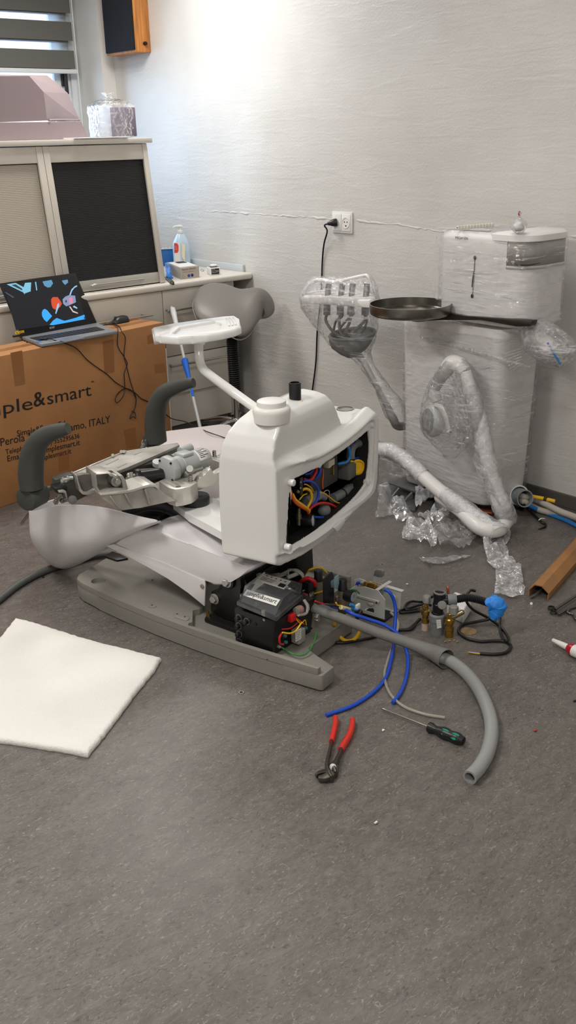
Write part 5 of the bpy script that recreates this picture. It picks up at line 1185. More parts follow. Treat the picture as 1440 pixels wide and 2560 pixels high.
sheet('plastic_bag', [z9(480, 590), z9(560, 545), z9(690, 560), z9(785, 640), z9(740, 710), z9(680, 735), z9(545, 738)], .0, M_film2, 'clear flat plastic bag with a rounded fold on the floor', 7, cat='bag', lift=.06)
sheet('plastic_bag', [z9(190, 460), z9(250, 420), z9(290, 430), z9(340, 500), z9(370, 550), z9(240, 556), z9(190, 500)], .0, M_film2, 'small clear crumpled bag left of the bubble wrap, by the dark plate', 8, cat='bag', lift=.08)
sheet('plastic_bag', [z9(385, 785), z9(420, 790), z9(600, 785), z9(740, 775), z9(700, 795), z9(560, 830), z9(470, 832), z9(455, 845)], .0, M_film2, 'long twisted strip of clear plastic alone on the floor', 9, cat='bag', lift=.02)
# upright crumpled bag beside the casing
P = [((120, 300), (120, 500)), ((150, 285), (100, 515)), ((190, 275), (150, 515)), ((205, 330), (195, 500))]
rows = [[DP(*z9(a[0]+(e[0]-a[0])*t_/6, a[1]+(e[1]-a[1])*t_/6), depth(Z(*z9(e[0], e[1]), .01))-.0+.03*(1-t_/6)) for t_ in range(7)] for a, e in P]
solo('plastic_bag', wrinkle(subdiv(B().grid(rows), 2), .008, 30, 11), M_film2, 'upright crumpled clear bag right beside the white casing', 'bag', Z(*z9(150, 500), 0), ang=180)

# ---- dark plate under the tube
dp = thing('mounting_plate', 'dark grey plastic mounting plate with ribs under the wrapped white tube', 'mounting plate', Z(*z9(330, 420), 0))
M_dpl = mat('dark_grey_plastic', (84, 86, 88), .45)
part('plate', B().prism([Z(*z9(x, y), .012) for x, y in ((150, 300), (200, 370), (200, 430), (230, 470), (370, 465), (385, 400), (480, 370), (440, 290), (250, 255))], UP*-.012, .003), M_dpl, dp)
part('upper_deck', B().prism([Z(*z9(x, y), .05) for x, y in ((195, 285), (240, 245), (330, 235), (480, 345), (420, 358), (340, 335))], UP*-.008, .002), M_dpl, dp)
for a, e in (((262, 322), (215, 380)), ((352, 348), (300, 405))):
    b = B(); p0, p1 = Z(*z9(*a), .043), Z(*z9(*e), .012); b.prism([p0, p1, V((p0.x, p0.y, .012))], V((.006, .012, 0)), 0); part('rib', b, mat('grey_edge', (120, 122, 122), .5), dp)
for x, y in ((230, 415), (290, 380), (330, 445)):
    p = Z(*z9(x, y), .0125); part('hole_ring', B().lathe([(.003, 0), (.006, 0), (.006, .002), (.003, .002)], p, UP, 20, closed_prof=True, cap=False), mat('grey_edge'), dp)
solo('copper_clip', wrinkle(B().prism([Z(*z9(x, y), .02) for x, y in ((780, 452), (850, 448), (890, 470), (880, 485), (810, 475))], UP*-.01, .002), .002, 60, 1), mat('copper', (168, 96, 70), .35, .5), 'small orange copper piece behind the wrapped tubes', 'clip', Z(*z9(830, 465), 0))

# ---- hose outlet at the cabinet's foot
ho = thing('conduit_sleeve', 'grey plastic sleeve at the foot of the wrapped cabinet holding ribbed hoses', 'sleeve', Z(1285, 1255, 0))
z10 = lambda x, y: (1200+x/6, 1100+y/6)
SXp = 3.33
def S10(x, y, o=0): return AX(*z10(x, y), SXp+o)
c0_, c1_ = S10(520, 820, .02), S10(670, 870, -.03)
part('outer_collar', B().pipe([S10(500, 800, .03), S10(590, 830, 0)], .044, .038, n=36, k=1), M_pale, ho)
part('sleeve', B().pipe([S10(560, 840, .01), S10(680, 880, -.02)], .038, .034, n=36, k=1), mat('blue_grey_plastic', (142, 154, 160), .35), ho)
b = B(); b.tube([Z(*z10(480, 960), .02), Z(*z10(560, 980), .02), Z(*z10(650, 985), .015)], .016, n=12); part('dark_base', b, M_blk2, ho)
M_rib = mat('ribbed_hose_beige', (186, 180, 170), .5)
def G10(x, y, z): return Z(*z10(x, y), z)
sA = S10(660, 850, 0); sB = S10(660, 925, -.01)
solo('ribbed_hose', B().corr([S10(600, 830, .02), sA, G10(820, 890, .045), G10(1000, 970, .045), G10(1200, 1070, .045), G10(1440, 1160, .045), G10(1700, 1280, .04)], .0125, .0012, .006), M_rib, 'upper beige ribbed hose leaving the grey sleeve along the baseboard', 'hose', sA)
solo('ribbed_hose', B().corr([S10(600, 900, .02), sB, G10(760, 985, .02), G10(900, 1050, .016), G10(1100, 1100, .016), G10(1300, 1150, .016), G10(1480, 1210, .016), G10(1700, 1330, .016)], .0125, .0012, .006), M_rib, 'lower beige ribbed hose lying on the floor from the grey sleeve', 'hose', sB)
yt = thing('yellow_tube', 'yellow tube end with a dark clip above the ribbed hoses', 'tube', G10(1050, 920, .03))
part('tube', B().pipe([S10(680, 830, .02), G10(850, 860, .07), G10(980, 885, .065), G10(1125, 920, .06)], .0085, .006, n=16, k=4), M_yel, yt)
part('clip', B().cyl(G10(965, 880, .0655), G10(1005, 892, .0645), .0112, n=18), mat('dark_brown_clip', (60, 44, 20), .5), yt)
solo('blue_tube', B().tube([S10(690, 960, 0), G10(900, 1060, .012), G10(1150, 1150, .01), G10(1280, 1200, .01), G10(1480, 1300, .01), G10(1700, 1420, .01)], .009, n=12), M_blue2, 'blue tube running under the ribbed hoses to the photo edge', 'tube', G10(1200, 1170, 0))
bc_ = thing('cable_end', 'short black cable end with a white tie in front of the grey sleeve', 'cable', G10(920, 1200, 0))
part('cable', B().tube([S10(650, 960, -.02), G10(740, 1050, .02), G10(850, 1160, .01), G10(920, 1230, .012), G10(975, 1260, .008), G10(975, 1300, .006), G10(880, 1340, .005)], [.006, .006, .006, .006, .006, .005, .002], n=10), M_cable, bc_)
part('tie', B().tube([G10(880, 1205, .014), G10(915, 1180, .022), G10(970, 1178, .016)], .0025, n=7), M_paper, bc_)
# ================================================================== carton, laptop, stool, worktop and floor items
M_card = mat('cardboard', (164, 116, 72), .7, var=(5, .05), bump=(180, .06))
M_card2 = mat('packing_tape', (146, 98, 56), .28)
BB = V((.986, .167, 0)); BNn = V((.167, -.986, 0)); BP0 = V((1.714, 4.061, 0))
def BF(x, y, o=0): return PL(x, y, BP0+BNn*o, BNn)
bzt = BF(103, 869).z; br_ = BF(428, 1080); bt = (br_-BP0).dot(BB)
bk = Z(347, 798, bzt); bdep = .212
box = thing('cardboard_box', 'large brown cardboard carton with black lettering and a laptop on top, behind the dental chair', 'box', BP0+BB*.4)
def CBX(t_, d, z): return BP0+BB*t_-BNn*d+UP*z
t0_ = -.35
part('carton', B().prism([CBX(t0_, 0, 0), CBX(bt, 0, 0), CBX(bt, bdep, 0), CBX(t0_, bdep, 0)], UP*bzt, .004), M_card, box)
def tape(pix, nm='packing_tape'): part(nm, B().prism([BF(x, y, .0006) for x, y in pix], BNn*.0006), M_card2, box, smooth=False)
tape([(26, 882), (55, 876), (63, 960), (38, 965)]); tape([(257, 855), (284, 848), (286, 930), (262, 935)]); tape([(386, 912), (411, 908), (414, 930), (389, 934)]); tape([(368, 840), (383, 832), (384, 856), (370, 860)])
tape([(310, 1075), (338, 1068), (342, 1115), (318, 1120)]); tape([(146, 1130), (172, 1124), (172, 1170), (148, 1180)])
for zz_ in (0,):
    part('packing_tape', B().prism([CBX(t0_, bdep*.40, bzt+.0003), CBX(bt-.002, bdep*.40, bzt+.0003), CBX(bt-.002, bdep*.62, bzt+.0003), CBX(t0_, bdep*.62, bzt+.0003)], UP*.0006), M_card2, box, smooth=False)
part('edge_strip', B().prism([CBX(bt+.001, -.002, .0), CBX(bt+.005, -.002, .0), CBX(bt+.005, .01, .0), CBX(bt+.001, .01, .0)], UP*(bzt*.8)), mat('white_strip', (206, 204, 200), .5), box, smooth=False)
def btext(s_, x0, y0, x1, y1, mt=None, h=None, thick=0):
    me = text(s_, BF(x0, y0, .0012), BF(x1, y1, .0012), BNn, .0003, height=h); return part('printed_lettering', me, mt or M_ink, box, smooth=False)
# the big name: light letters with a heavy ampersand
btext('simple', -88, 1052.5, 82, 1022.5, h=.060); btext('&', 85, 1018, 113, 1011.5, h=.068); btext('smart', 119, 1011.5, 229, 988.5, h=.060)
me = text('&', BF(86.5, 1017.2, .0013), BF(114, 1010.8, .0013), BNn, .0003, height=.068); part('printed_lettering', me, M_ink, box, smooth=False)
btext('®', 228, 957, 236, 955.5, h=.008)
btext('Simple&Smart Srl', 43, 1091, 163, 1065); btext('Via Perola 18, 24 Bergamo, ITALY', -38, 1124, 276, 1056); btext('Telephone +39 (0) 355295636', 14, 1136.5, 199, 1095)
btext('Email info@simplesmart.it', 19, 1154, 200, 1112); btext('www.simplesmart.it', 55, 1163, 178, 1133)

# ---- laptop
LZ = bzt+.003
fl_, fr_, brr, bl_ = Z(104, 868, LZ), Z(294, 834, LZ), Z(224, 806, LZ), Z(38, 842, LZ)
bl_ = fl_+(bl_-fl_)*.72; brr = fr_+(brr-fr_)*.72
lap = thing('laptop', 'open grey laptop with a dark blue video on screen, standing on the cardboard carton', 'laptop', (fl_+fr_+brr+bl_)/4)
M_lap = mat('laptop_grey', (148, 152, 158), .38, .5); M_bez = mat('bezel_black', (20, 21, 24), .4)
part('base', B().prism([fl_, fr_, brr, bl_], UP*.014, .003), M_lap, lap)
lx = (fr_-fl_).normalized(); ly = (bl_-fl_).normalized(); LT = LZ+.0142
_e1, _e2 = Z(104, 868, LZ), Z(38, 842, LZ)
def LMAP(x, y):
    q_ = Z(x/4.235, 660+y/4.235, LT); d = (q_-fl_).dot(ly); return q_-ly*d*.28
def LQ(x, y): return LMAP(x, y)
kb = [LQ(255, 762), LQ(940, 640), LQ(1065, 682), LQ(395, 806)]
part('key_bed', B().prism(kb, UP*.0006), M_bez, lap, smooth=False)
b = B()
for r_ in range(6):
    for c_ in range(16):
        f = lambda a, e: kb[0].lerp(kb[1], a).lerp(kb[3].lerp(kb[2], a), e)
        a0, a1, e0, e1 = (c_+.08)/16, (c_+.92)/16, (r_+.1)/6, (r_+.9)/6
        b.prism([f(a0, e0)+UP*.0006, f(a1, e0)+UP*.0006, f(a1, e1)+UP*.0006, f(a0, e1)+UP*.0006], UP*.0014, 0)
part('keyboard_keys', b, mat('key_grey', (44, 46, 50), .5), lap, smooth=False)
part('touchpad', B().prism([LQ(560, 790), LQ(770, 745), LQ(900, 782), LQ(700, 830)], UP*.0004), mat('touchpad_grey', (138, 142, 149), .3, .4), lap, smooth=False)
part('palm_sticker', B().prism([LQ(355, 812), LQ(405, 803), LQ(430, 818), LQ(385, 828)], UP*.0005), mat('sticker_blue', (70, 110, 190), .4), lap, smooth=False)
for i, y in enumerate((0, 1, 2)):
    b = B(); p = Z((235+25*i)/4.235, 660+(800+14*i)/4.235, LZ+.008); b.box(p, (.004, .012, .005), (lx, ly, UP)); part('port', b, M_ink, lap, smooth=False)
# screen: hinge line and a lid leaning back
hbl, hbr = bl_+UP*.014, brr+UP*.014
r1 = ray(190, 682); best = None; sH = .262
for i in range(4000):
    d = 3.2+i*.0005; P = EYEP+r1*d
    e = abs((P-hbr).length-sH)
    if (best is None or e < best[0]) and (P-hbr).dot(ly) > 0: best = (e, P)
tr__ = best[1]; sn = (hbr-hbl).cross(tr__-hbr).normalized(); sn = sn if sn.dot(EYEP-hbr) > 0 else -sn
def SQ(x, y, o=0): return PL(x/4.235, 660+y/4.235, hbr+sn*o, sn)
lid_ = [SQ(-8, 205), SQ(798, 93), hbr, hbl]
lidp = part('screen_lid', B().prism(lid_, -sn*.007, .002), M_bez, lap)
def emi(nm, rgb, s): return mat(nm, rgb, .4, emit=s)
part('display', B().prism([SQ(40, 225, .0004), SQ(780, 130, .0004), SQ(905, 590, .0004), SQ(170, 700, .0004)], sn*.0003), emi('screen_dark', (26, 28, 34), .3), lidp, smooth=False)
scr = [('teal_shape', (112, 170, 196), [(70, 215), (165, 200), (250, 245), (265, 200), (330, 195), (325, 290), (265, 310), (262, 322), (245, 300)]),
       ('dark_shape', (40, 52, 62), [(120, 222), (165, 215), (235, 262), (235, 280)]), ('teal_shape', (112, 170, 196), [(370, 190), (382, 188), (395, 278), (384, 280)]),
       ('teal_shape', (80, 130, 165), [(450, 185), (545, 168), (562, 205), (535, 245), (505, 250), (470, 230)]), ('teal_shape', (90, 130, 160), [(655, 175), (715, 165), (722, 195), (690, 222), (668, 200)]),
       ('blue_shape', (52, 150, 222), [(443, 512), (455, 485), (475, 474), (500, 490), (552, 552), (496, 614), (465, 588), (445, 550)]),
       ('blue_shape', (52, 150, 222), [(524, 645), (560, 600), (600, 571), (682, 602), (800, 570), (893, 536), (905, 583), (700, 622), (560, 648)]),
       ('orange_shape', (186, 70, 42), [(540, 375), (560, 350), (610, 350), (640, 390), (655, 420), (640, 450), (600, 488), (560, 470), (545, 430)]),
       ('purple_shape', (120, 130, 165), [(662, 375), (690, 345), (730, 330), (795, 335), (805, 405), (740, 435), (700, 448), (668, 420)]),
       ('pink_shape', (196, 120, 150), [(725, 365), (765, 350), (772, 410), (738, 425)]), ('dark_shape', (40, 52, 62), [(690, 385), (705, 380), (708, 405), (694, 410)]),
       ('blue_shape', (130, 175, 205), [(605, 430), (622, 410), (628, 440), (595, 528), (585, 525)]),
       ('blue_shape', (130, 175, 205), [(733, 330), (755, 270), (790, 235), (815, 225), (818, 238), (790, 252), (765, 285), (748, 330)]),
       ('white_shape', (190, 170, 165), [(730, 450), (745, 448), (775, 495), (825, 515), (825, 527), (770, 510)]), ('blue_shape', (130, 175, 205), [(770, 455), (785, 440), (820, 462), (815, 475)]),
       ('teal_shape', (60, 80, 100), [(50, 300), (60, 296), (140, 345), (150, 350), (140, 360)]), ('dark_shape', (20, 40, 70), [(888, 562), (904, 558), (910, 578), (893, 582)])]
for i, (nm, rgb, pts) in enumerate(scr):
    part('video_'+nm, B().prism([SQ(x, y, .0008+.00003*i) for x, y in pts], sn*.0001), emi('scr_%d_%d_%d' % rgb, rgb, .5), lidp, smooth=False)
part('maker_lettering', text('acer', SQ(527, 686, .0005), SQ(583, 677, .0005), sn, .0002), mat('silver_ink', (196, 198, 200), .4), lidp, smooth=False)
part('yellow_sticker', B().prism([SQ(160, 716, .0004), SQ(252, 702, .0004), SQ(257, 727, .0004), SQ(165, 744, .0004)], sn*.0004), mat('sticker_yellow', (238, 196, 40), .4), lidp, smooth=False)
part('sticker_lettering', text('1080p', SQ(196, 735, .0011), SQ(252, 725, .0011), sn, .0001), M_ink, lidp, smooth=False)
part('sticker_mark', B().prism([SQ(170, 722, .0009), SQ(183, 720, .0009), SQ(186, 735, .0009), SQ(173, 737, .0009)], sn*.0002), mat('sticker_brown', (120, 80, 20), .4), lidp, smooth=False)

# ---- mouse and cables
mz = bzt+.002
mc = Z(300, 799, mz+.014); mo = thing('computer_mouse', 'black computer mouse on the carton beside the laptop', 'mouse', V((mc.x, mc.y, mz)))
mdir = (Z(326, 795, mz)-Z(276, 805, mz)).normalized(); mside = UP.cross(mdir)
mb_ = B(); R = []
for i in range(15):
    f = i/14; x = -.052+.104*f; w_ = .030*math.sqrt(max(.02, 1-(2*f-1.02)**4))*(.86+.14*f); h_ = .034*math.sqrt(max(.02, 1-(1.75*(f-.6))**2)) if f > .05 else .010
    R.append([V((mc.x, mc.y, mz))+mdir*x+mside*(w_*math.cos(a))+UP*(max(0, h_*math.sin(a)) if math.sin(a) > 0 else 0) for a in [2*math.pi*k/24 for k in range(24)]])
mb_.rings(R); part('body', mb_, M_blk2, mo)
b = B(); b.cyl(V((mc.x, mc.y, mz+.028))-mdir*.030-mside*.004, V((mc.x, mc.y, mz+.028))-mdir*.030+mside*.004, .007, n=18); part('scroll_wheel', b, M_dkg, mo)
z5 = lambda x, y: (x/3, 780+y/3)
def BF5(x, y, o=.006): return BF(*z5(x, y), o)
def BT5(x, y, o=.004): return Z(*z5(x, y), bzt+o)
mpts1 = [V((mc.x, mc.y, mz+.006))-mdir*.05, BT5(790, 92), BT5(860, 98), BF5(885, 125, .008), BF5(882, 250), BF5(930, 335), BF5(955, 390), BF5(932, 460), BF5(936, 565), BF5(925, 630, .012), BF5(880, 680, .014), BF5(864, 655, .012), BF5(890, 605), BF5(945, 573), BF5(1000, 600), BF5(1020, 650), BF5(1012, 720), BF5(985, 770), BF5(975, 800), BF5(1000, 785, .012), BF5(1018, 797, .014), BF5(1012, 755), BF5(990, 745)]
part('mouse_cable', B().tube(mpts1, .0022, n=7, k=5), M_cable, mo)
part('mouse_cable', B().tube([BT5(770, 100), BT5(830, 90), BT5(888, 103), BF5(915, 150, .008), BF5(940, 200), BF5(930, 320, .010), BF5(950, 410, .010), BF5(972, 500), BF5(1000, 590, .010), BF5(1015, 640, .010)], .0022, n=7, k=5), M_cable, mo)
pa = LMAP(430, 790)+UP*.008; ca = [pa, LMAP(500, 800)+UP*.006, LMAP(560, 812)+UP*.005, BF5(560, 265, .01), BF5(650, 355), BF5(720, 410), BF5(800, 465), BF5(870, 530), BF5(940, 570, .012), BF5(1010, 605, .014), BF5(1060, 650), BF5(1125, 680), BF5(1230, 755), BF5(1290, 800, .02)]
wp = Z(558, 1093, .30)
ca += [DP(465, 1055, depth(BF5(1290, 800))*.75+depth(wp)*.25), Z(515, 1078, .302), wp, Z(600, 1110, .302)]
lc_ = thing('laptop_cable', 'thin black cable from the laptop running diagonally across the front of the carton', 'cable', pa)
part('cable', B().tube(ca, .0024, n=7, k=5), M_cable, lc_)
part('plug', B().cyl(LMAP(395, 795)+UP*.006, LMAP(475, 798)+UP*.006, .006, n=12), M_blk2, lc_)

# ---- saddle stool
sc0 = Z(593, 1062, .06); SX, SY = sc0.x, sc0.y; ds = depth(V((SX, SY, .75)))
st_ = thing('saddle_stool', 'grey leather saddle stool with black bellows column in front of the drawers', 'stool', (SX, SY, 0))
rowpx = [[(497, 725, .12), (530, 711, .14), (568, 716, .14), (600, 733, .12), (628, 728, .10), (655, 727, .12), (676, 750, .14), (681, 780, .12)],
         [(487, 745, .05), (525, 735, .06), (565, 738, .07), (600, 749, .06), (628, 737, .05), (648, 731, .06), (668, 755, .08), (676, 792, .08)],
         [(482, 765, -.02), (520, 765, -.03), (565, 770, -.03), (605, 775, -.02), (632, 757, 0), (646, 747, .03), (655, 770, .05), (664, 799, .06)],
         [(488, 790, -.06), (520, 795, -.09), (565, 808, -.10), (605, 820, -.09), (632, 797, -.05), (643, 772, 0), (646, 785, .04), (650, 796, .06)],
         [(499, 806, -.07), (530, 815, -.10), (570, 838, -.12), (600, 850, -.11), (625, 836, -.08), (640, 803, -.03), (643, 797, .03), (645, 795, .06)]]
me = bake(B().grid([[DP(x, y, ds+d*.9) for x, y, d in r] for r in rowpx]), [('SOLIDIFY', dict(thickness=.030, offset=-1)), ('SUBSURF', dict(levels=3, render_levels=3))])
M_lea = mat('grey_leather', (112, 108, 104), .42, bump=(220, .12))
part('seat', me, M_lea, st_)
part('flap_lining', B().prism([DP(x, y, ds+.012) for x, y in ((648, 744), (656, 760), (662, 782), (656, 793), (643, 789), (637, 776), (642, 757))], FWD*.004, .001), M_blk2, st_)
edge = [DP(x, y, ds+d*.9) for x, y, d in ([r[0] for r in rowpx]+rowpx[-1][1:6])]
part('piping', B().tube([p+(EYEP-p).normalized()*.006 for p in edge], .003, n=8), mat('leather_piping', (132, 128, 123), .4), st_)
zb1 = PL(585, 836, (SX, SY, 0), -V((FWD.x, FWD.y, 0)).normalized()).z; zb0 = PL(588, 978, (SX, SY, 0), -V((FWD.x, FWD.y, 0)).normalized()).z
part('seat_underside', B().tube([V((SX, SY, zb1-.01)), V((SX, SY, zb1+.03))], [.05, .06], n=20, k=1), M_blk2, st_)
part('bellows', B().corr([V((SX-.008, SY, zb1+.03)), V((SX-.006, SY, (zb0+zb1)/2)), V((SX, SY, zb0))], .030, .004, .0115, n=28), M_blk2, st_)
part('column', B().cyl((SX, SY, .05), (SX, SY, zb0+.01), .016, n=24), mat('chrome', (200, 200, 200), .12, 1.0), st_)
part('hub', B().cyl((SX, SY, .055), (SX, SY, .10), .035, n=28, bev=.006), mat('chrome'), st_)
for i in range(5):
    a = rad(191+72*i); dd = V((math.cos(a), math.sin(a), 0)); r_ = .20
    part('leg', B().tube([V((SX, SY, .085)), V((SX, SY, .085))+dd*.1+UP*.005, V((SX, SY, .07))+dd*r_], [.016, .014, .012], n=12), mat('chrome'), st_)
    p = V((SX, SY, .0))+dd*r_; part('caster', B().cyl(p+UP*.026-dd.cross(UP)*.012, p+UP*.026+dd.cross(UP)*.012, .026, n=24, bev=.004), M_blk2, st_)

# ---- pole leaning on the drawer handle
ptop = AY(432, 772, YD-.05); pbot = Z(548, 1275, 0)
pole = thing('leaning_pole', 'thin grey pole with blue tape leaning on the drawer handle behind the tray', 'pole', pbot)
pdv = (ptop-pbot)
def onp(px, py):   # point of the pole nearest the sight line
    r = ray(px, py).normalized(); d = pdv.normalized(); w0 = EYEP-pbot; a_, b_, c_ = 1, r.dot(d), 1; dd, e_ = r.dot(w0), d.dot(w0)
    return pbot+d*((e_-b_*dd)/(1-b_*b_))
part('rod', B().cyl(pbot, ptop, .0085, n=16), mat('pole_grey', (150, 152, 152), .35), pole)
h0 = onp(437, 800); part('clear_head', B().tube([onp(434, 772), onp(436, 785), onp(438, 800), onp(440, 818)], [.014, .016, .013, .0125], n=16), mat('cloudy_plastic', (190, 192, 192), .2), pole)
part('head_clip', B().tube([onp(428, 790)-RGT*.012, onp(430, 772)-RGT*.008, onp(436, 765)], [.006, .008, .006], n=10), M_zinc, pole)
part('blue_tape', B().tube([onp(453, 905), onp(460, 935), onp(466, 960), onp(474, 995)], [.026, .017, .012, .011], n=12, flat=.7), mat('blue_film', (22, 92, 190), .3), pole, label='blue tape')
part('blue_tape_tip', B().tube([onp(450, 905)-RGT*.015, onp(453, 925), onp(458, 945)], [.008, .010, .004], n=8, flat=.4), mat('blue_film'), pole)

# ---- pale cover panel behind the chair
wpz = .295
wp_px = [(352, 1094), (366, 1083), (415, 1078), (560, 1056), (573, 1062), (640, 1110), (560, 1170), (420, 1140), (355, 1118)]
solo('cover_panel', B().prism([Z(x, y, wpz) for x, y in wp_px], UP*-wpz, .03, 4), mat('pale_plastic', (214, 206, 206), .4), 'pale white moulded cover standing on the floor between carton and casing', 'cover', Z(500, 1110, 0))

# ---- worktop things
zc = ZT
z6 = lambda x, y: (380+x/4.5, 540+y/4.5)
def C6(x, y, z=zc): return Z(*z6(x, y), z)
bp = AX(*z6(337, 500), 3.44); bp.z = zc; bt_ = thing('sanitizer_bottle', 'clear hand sanitizer pump bottle with red and white label on the worktop', 'bottle', bp)
def AB(x, y, P=bp): return PL(*z6(x, y), P, -V((FWD.x, FWD.y, 0)).normalized())
ha = AB(340, 290).z-zc; hb_ = AB(320, 195).z-zc; hw_ = (AB(432, 520)-AB(245, 520)).length/2*.95
def sq(r, z, k=4): return [bp+V((math.copysign(abs(math.cos(a))**.55, math.cos(a))*r, math.copysign(abs(math.sin(a))**.55, math.sin(a))*r*.8, z)) for a in [2*math.pi*(i+.5)/32+.35 for i in range(32)]]
part('bottle', B().rings([sq(hw_*.96, 0), sq(hw_, .006), sq(hw_, ha*.9), sq(hw_*.9, ha), sq(hw_*.45, hb_-.005), sq(hw_*.34, hb_)]), mat('translucent_plastic', (190, 210, 228), .25), bt_)
part('collar', B().cyl(bp+UP*hb_, bp+UP*(hb_+.018), .0165, .015, 28, .002), M_paper, bt_)
part('pump', B().tube([bp+UP*(hb_+.018), bp+UP*(hb_+.035)], .006, n=12, k=1).tube([bp+UP*(hb_+.036)+V((.012, -.004, 0)), bp+UP*(hb_+.040), bp+UP*(hb_+.040)+V((-.035, .004, 0)), bp+UP*(hb_+.034)+V((-.046, .005, 0))], [.008, .009, .006, .004], n=12), M_paper, bt_)
vd = (EYEP-bp); vd.z = 0; vd.normalize(); vs = UP.cross(vd)
def lq(a, z): return bp+vd*(hw_*.93)+vs*(-(a))+UP*z
def LBq(x, y, o=.0): return PL(*z6(x, y), bp+vd*(hw_*1.02+o), vd)
part('label', B().prism([LBq(248, 300), LBq(318, 300), LBq(318, 515), LBq(256, 515)], -vd*.0006), M_paper, bt_, smooth=False)
part('red_patch', B().prism([LBq(248, 305, .001), LBq(285, 308, .001), LBq(298, 335, .001), LBq(298, 390, .001), LBq(285, 415, .001), LBq(252, 415, .001)], -vd*.0006), mat('label_red', (214, 70, 58), .5), bt_, smooth=False)
part('label_lettering', text('hand', LBq(256, 352, .002), LBq(278, 352, .002), vd, .0001), M_paper, bt_, smooth=False)
part('label_lettering', text('sanitizer', LBq(254, 374, .002), LBq(288, 374, .002), vd, .0001), M_paper, bt_, smooth=False)
part('yellow_strip', B().prism([LBq(335, 310, .0), LBq(370, 320, .0), LBq(372, 490, .0), LBq(360, 500, .0), LBq(335, 460, .0)], -vd*.0006), mat('label_cream', (228, 218, 190), .5), bt_, smooth=False)
# blue box behind
bb_p = AX(*z6(170, 480), 3.40); bb_p.z = zc; nb = V((-.5, -.86, 0)).normalized(); nbx = UP.cross(nb)
hbb = PL(*z6(190, 372), bb_p, nb).z-zc; wbb = (PL(*z6(248, 500), bb_p, nb)-PL(*z6(100, 500), bb_p, nb)).length
bbx = thing('blue_box', 'blue carton with a torn white top edge behind the sanitizer bottle', 'box', bb_p)
part('carton', B().box(bb_p+UP*hbb/2-nb*.05, (wbb, .09, hbb), (nbx, nb, UP), .002), mat('carton_blue', (36, 104, 176), .45), bbx)
part('torn_edge', B().prism([bb_p+nbx*(wbb*(-.5+i/8))+UP*(hbb+(.006 if i % 2 else .012)) for i in range(9)]+[bb_p+nbx*(wbb*.5)+UP*hbb, bb_p-nbx*(wbb*.5)+UP*hbb], -nb*.003), M_paper, bbx, smooth=False)
part('print_lettering', text('MEDIUM', bb_p+nb*.0005+nbx*(-.018)*-1+UP*hbb*.72, bb_p+nb*.0005+nbx*(-.018)+UP*hbb*.72, nb, .0002), M_paper, bbx, smooth=False) if False else None
# glove carton
gN, gR = C6(328, 715), C6(535, 690); gd = (gR-gN); gw = gd.length; gd.normalize(); gn_ = V((gd.y, -gd.x, 0)); gn_ = gn_ if gn_.dot(EYEP-gN) > 0 else -gn_
gh_ = PL(*z6(316, 585), gN, gn_).z-zc
gL = C6(160, 523, zc+gh_); gL.z = zc; ge = (gL-gN); gl = ge.length; ge.normalize()
gb = thing('glove_carton', 'grey cardboard glove dispenser with a dark slot and blue glove at the worktop edge', 'box', gN)
part('carton', B().prism([gN, gR, gR+ge*gl, gN+ge*gl], UP*gh_, .0015), mat('grey_carton', (176, 168, 158), .6), gb)
def GT(a, e): return gN+gd*gw*a+ge*gl*e+UP*(gh_+.0004)
part('white_top', B().prism([GT(.05, .1), GT(.95, .1), GT(.95, .9), GT(.05, .9)], UP*.0004), M_paper, gb, smooth=False)
part('slot', B().prism([GT(.40, .62), GT(.88, .62), GT(.92, .76), GT(.88, .90), GT(.40, .90), GT(.36, .76)], UP*.0008), M_ink, gb, smooth=False)
def GF(x, y, o=.0006): return PL(*z6(x, y), gN+gn_*o, gn_)
part('lettering', text('Nitrile Gloves', GF(337, 618), GF(490, 594), gn_, .0002), mat('olive_ink', (104, 96, 76), .6), gb, smooth=False)
part('lettering', text('powder free examination', GF(338, 640), GF(465, 622), gn_, .0002, height=.003), mat('olive_ink'), gb, smooth=False)
for x, y, c in ((355, 682, (150, 142, 130)), (415, 672, (50, 80, 150)), (452, 666, (40, 46, 90))):
    p = GF(x, y, .0004); part('printed_roundel', B().lathe([(.0065, 0), (.0085, 0), (.0085, .0006), (.0065, .0006)] if c[0] > 100 else [(.0001, 0), (.0085, 0), (.0085, .0006), (.0001, .0006)], p, gn_, 24, closed_prof=True, cap=False), mat('ink_%d' % c[0], c, .5), gb, smooth=False)
gl_ = subdiv(B().grid([[C6(148, 520, zc+gh_+.004), C6(190, 545, zc+gh_+.004)], [C6(150, 560, zc+gh_-.02), C6(200, 580, zc+gh_-.01)], [C6(158, 620, zc+.03), C6(210, 640, zc+.03)], [C6(165, 690, zc+.012), C6(225, 680, zc+.012)], [C6(185, 700, zc+.004), C6(245, 700, zc+.004)]]), 2)
solo('nitrile_glove', wrinkle(gl_, .004, 40, 2), mat('glove_blue', (38, 128, 222), .45), 'blue glove pulled out of the grey dispenser beside the cabinet frame', 'glove', C6(190, 700), solid=.003, ang=180)
part_r = thing('remote_strap', 'black strap with buttons hanging over the worktop front edge', 'remote', C6(215, 735))
p0, p1, p2_ = C6(172, 690), C6(210, 735), AY(*z6(240, 770), 4.428)
part('strap', B().tube([C6(165, 690, zc+.006), C6(195, 715, zc+.006), C6(222, 745, zc+.004), p2_], .013, n=12, flat=.35, up=UP), M_blk2, part_r)
for i in range(3):
    a = C6(190+17*i, 708+20*i, zc+.0112); part('button', B().cyl(a, a+UP*.0012, .003, n=12), M_wgrey, part_r)
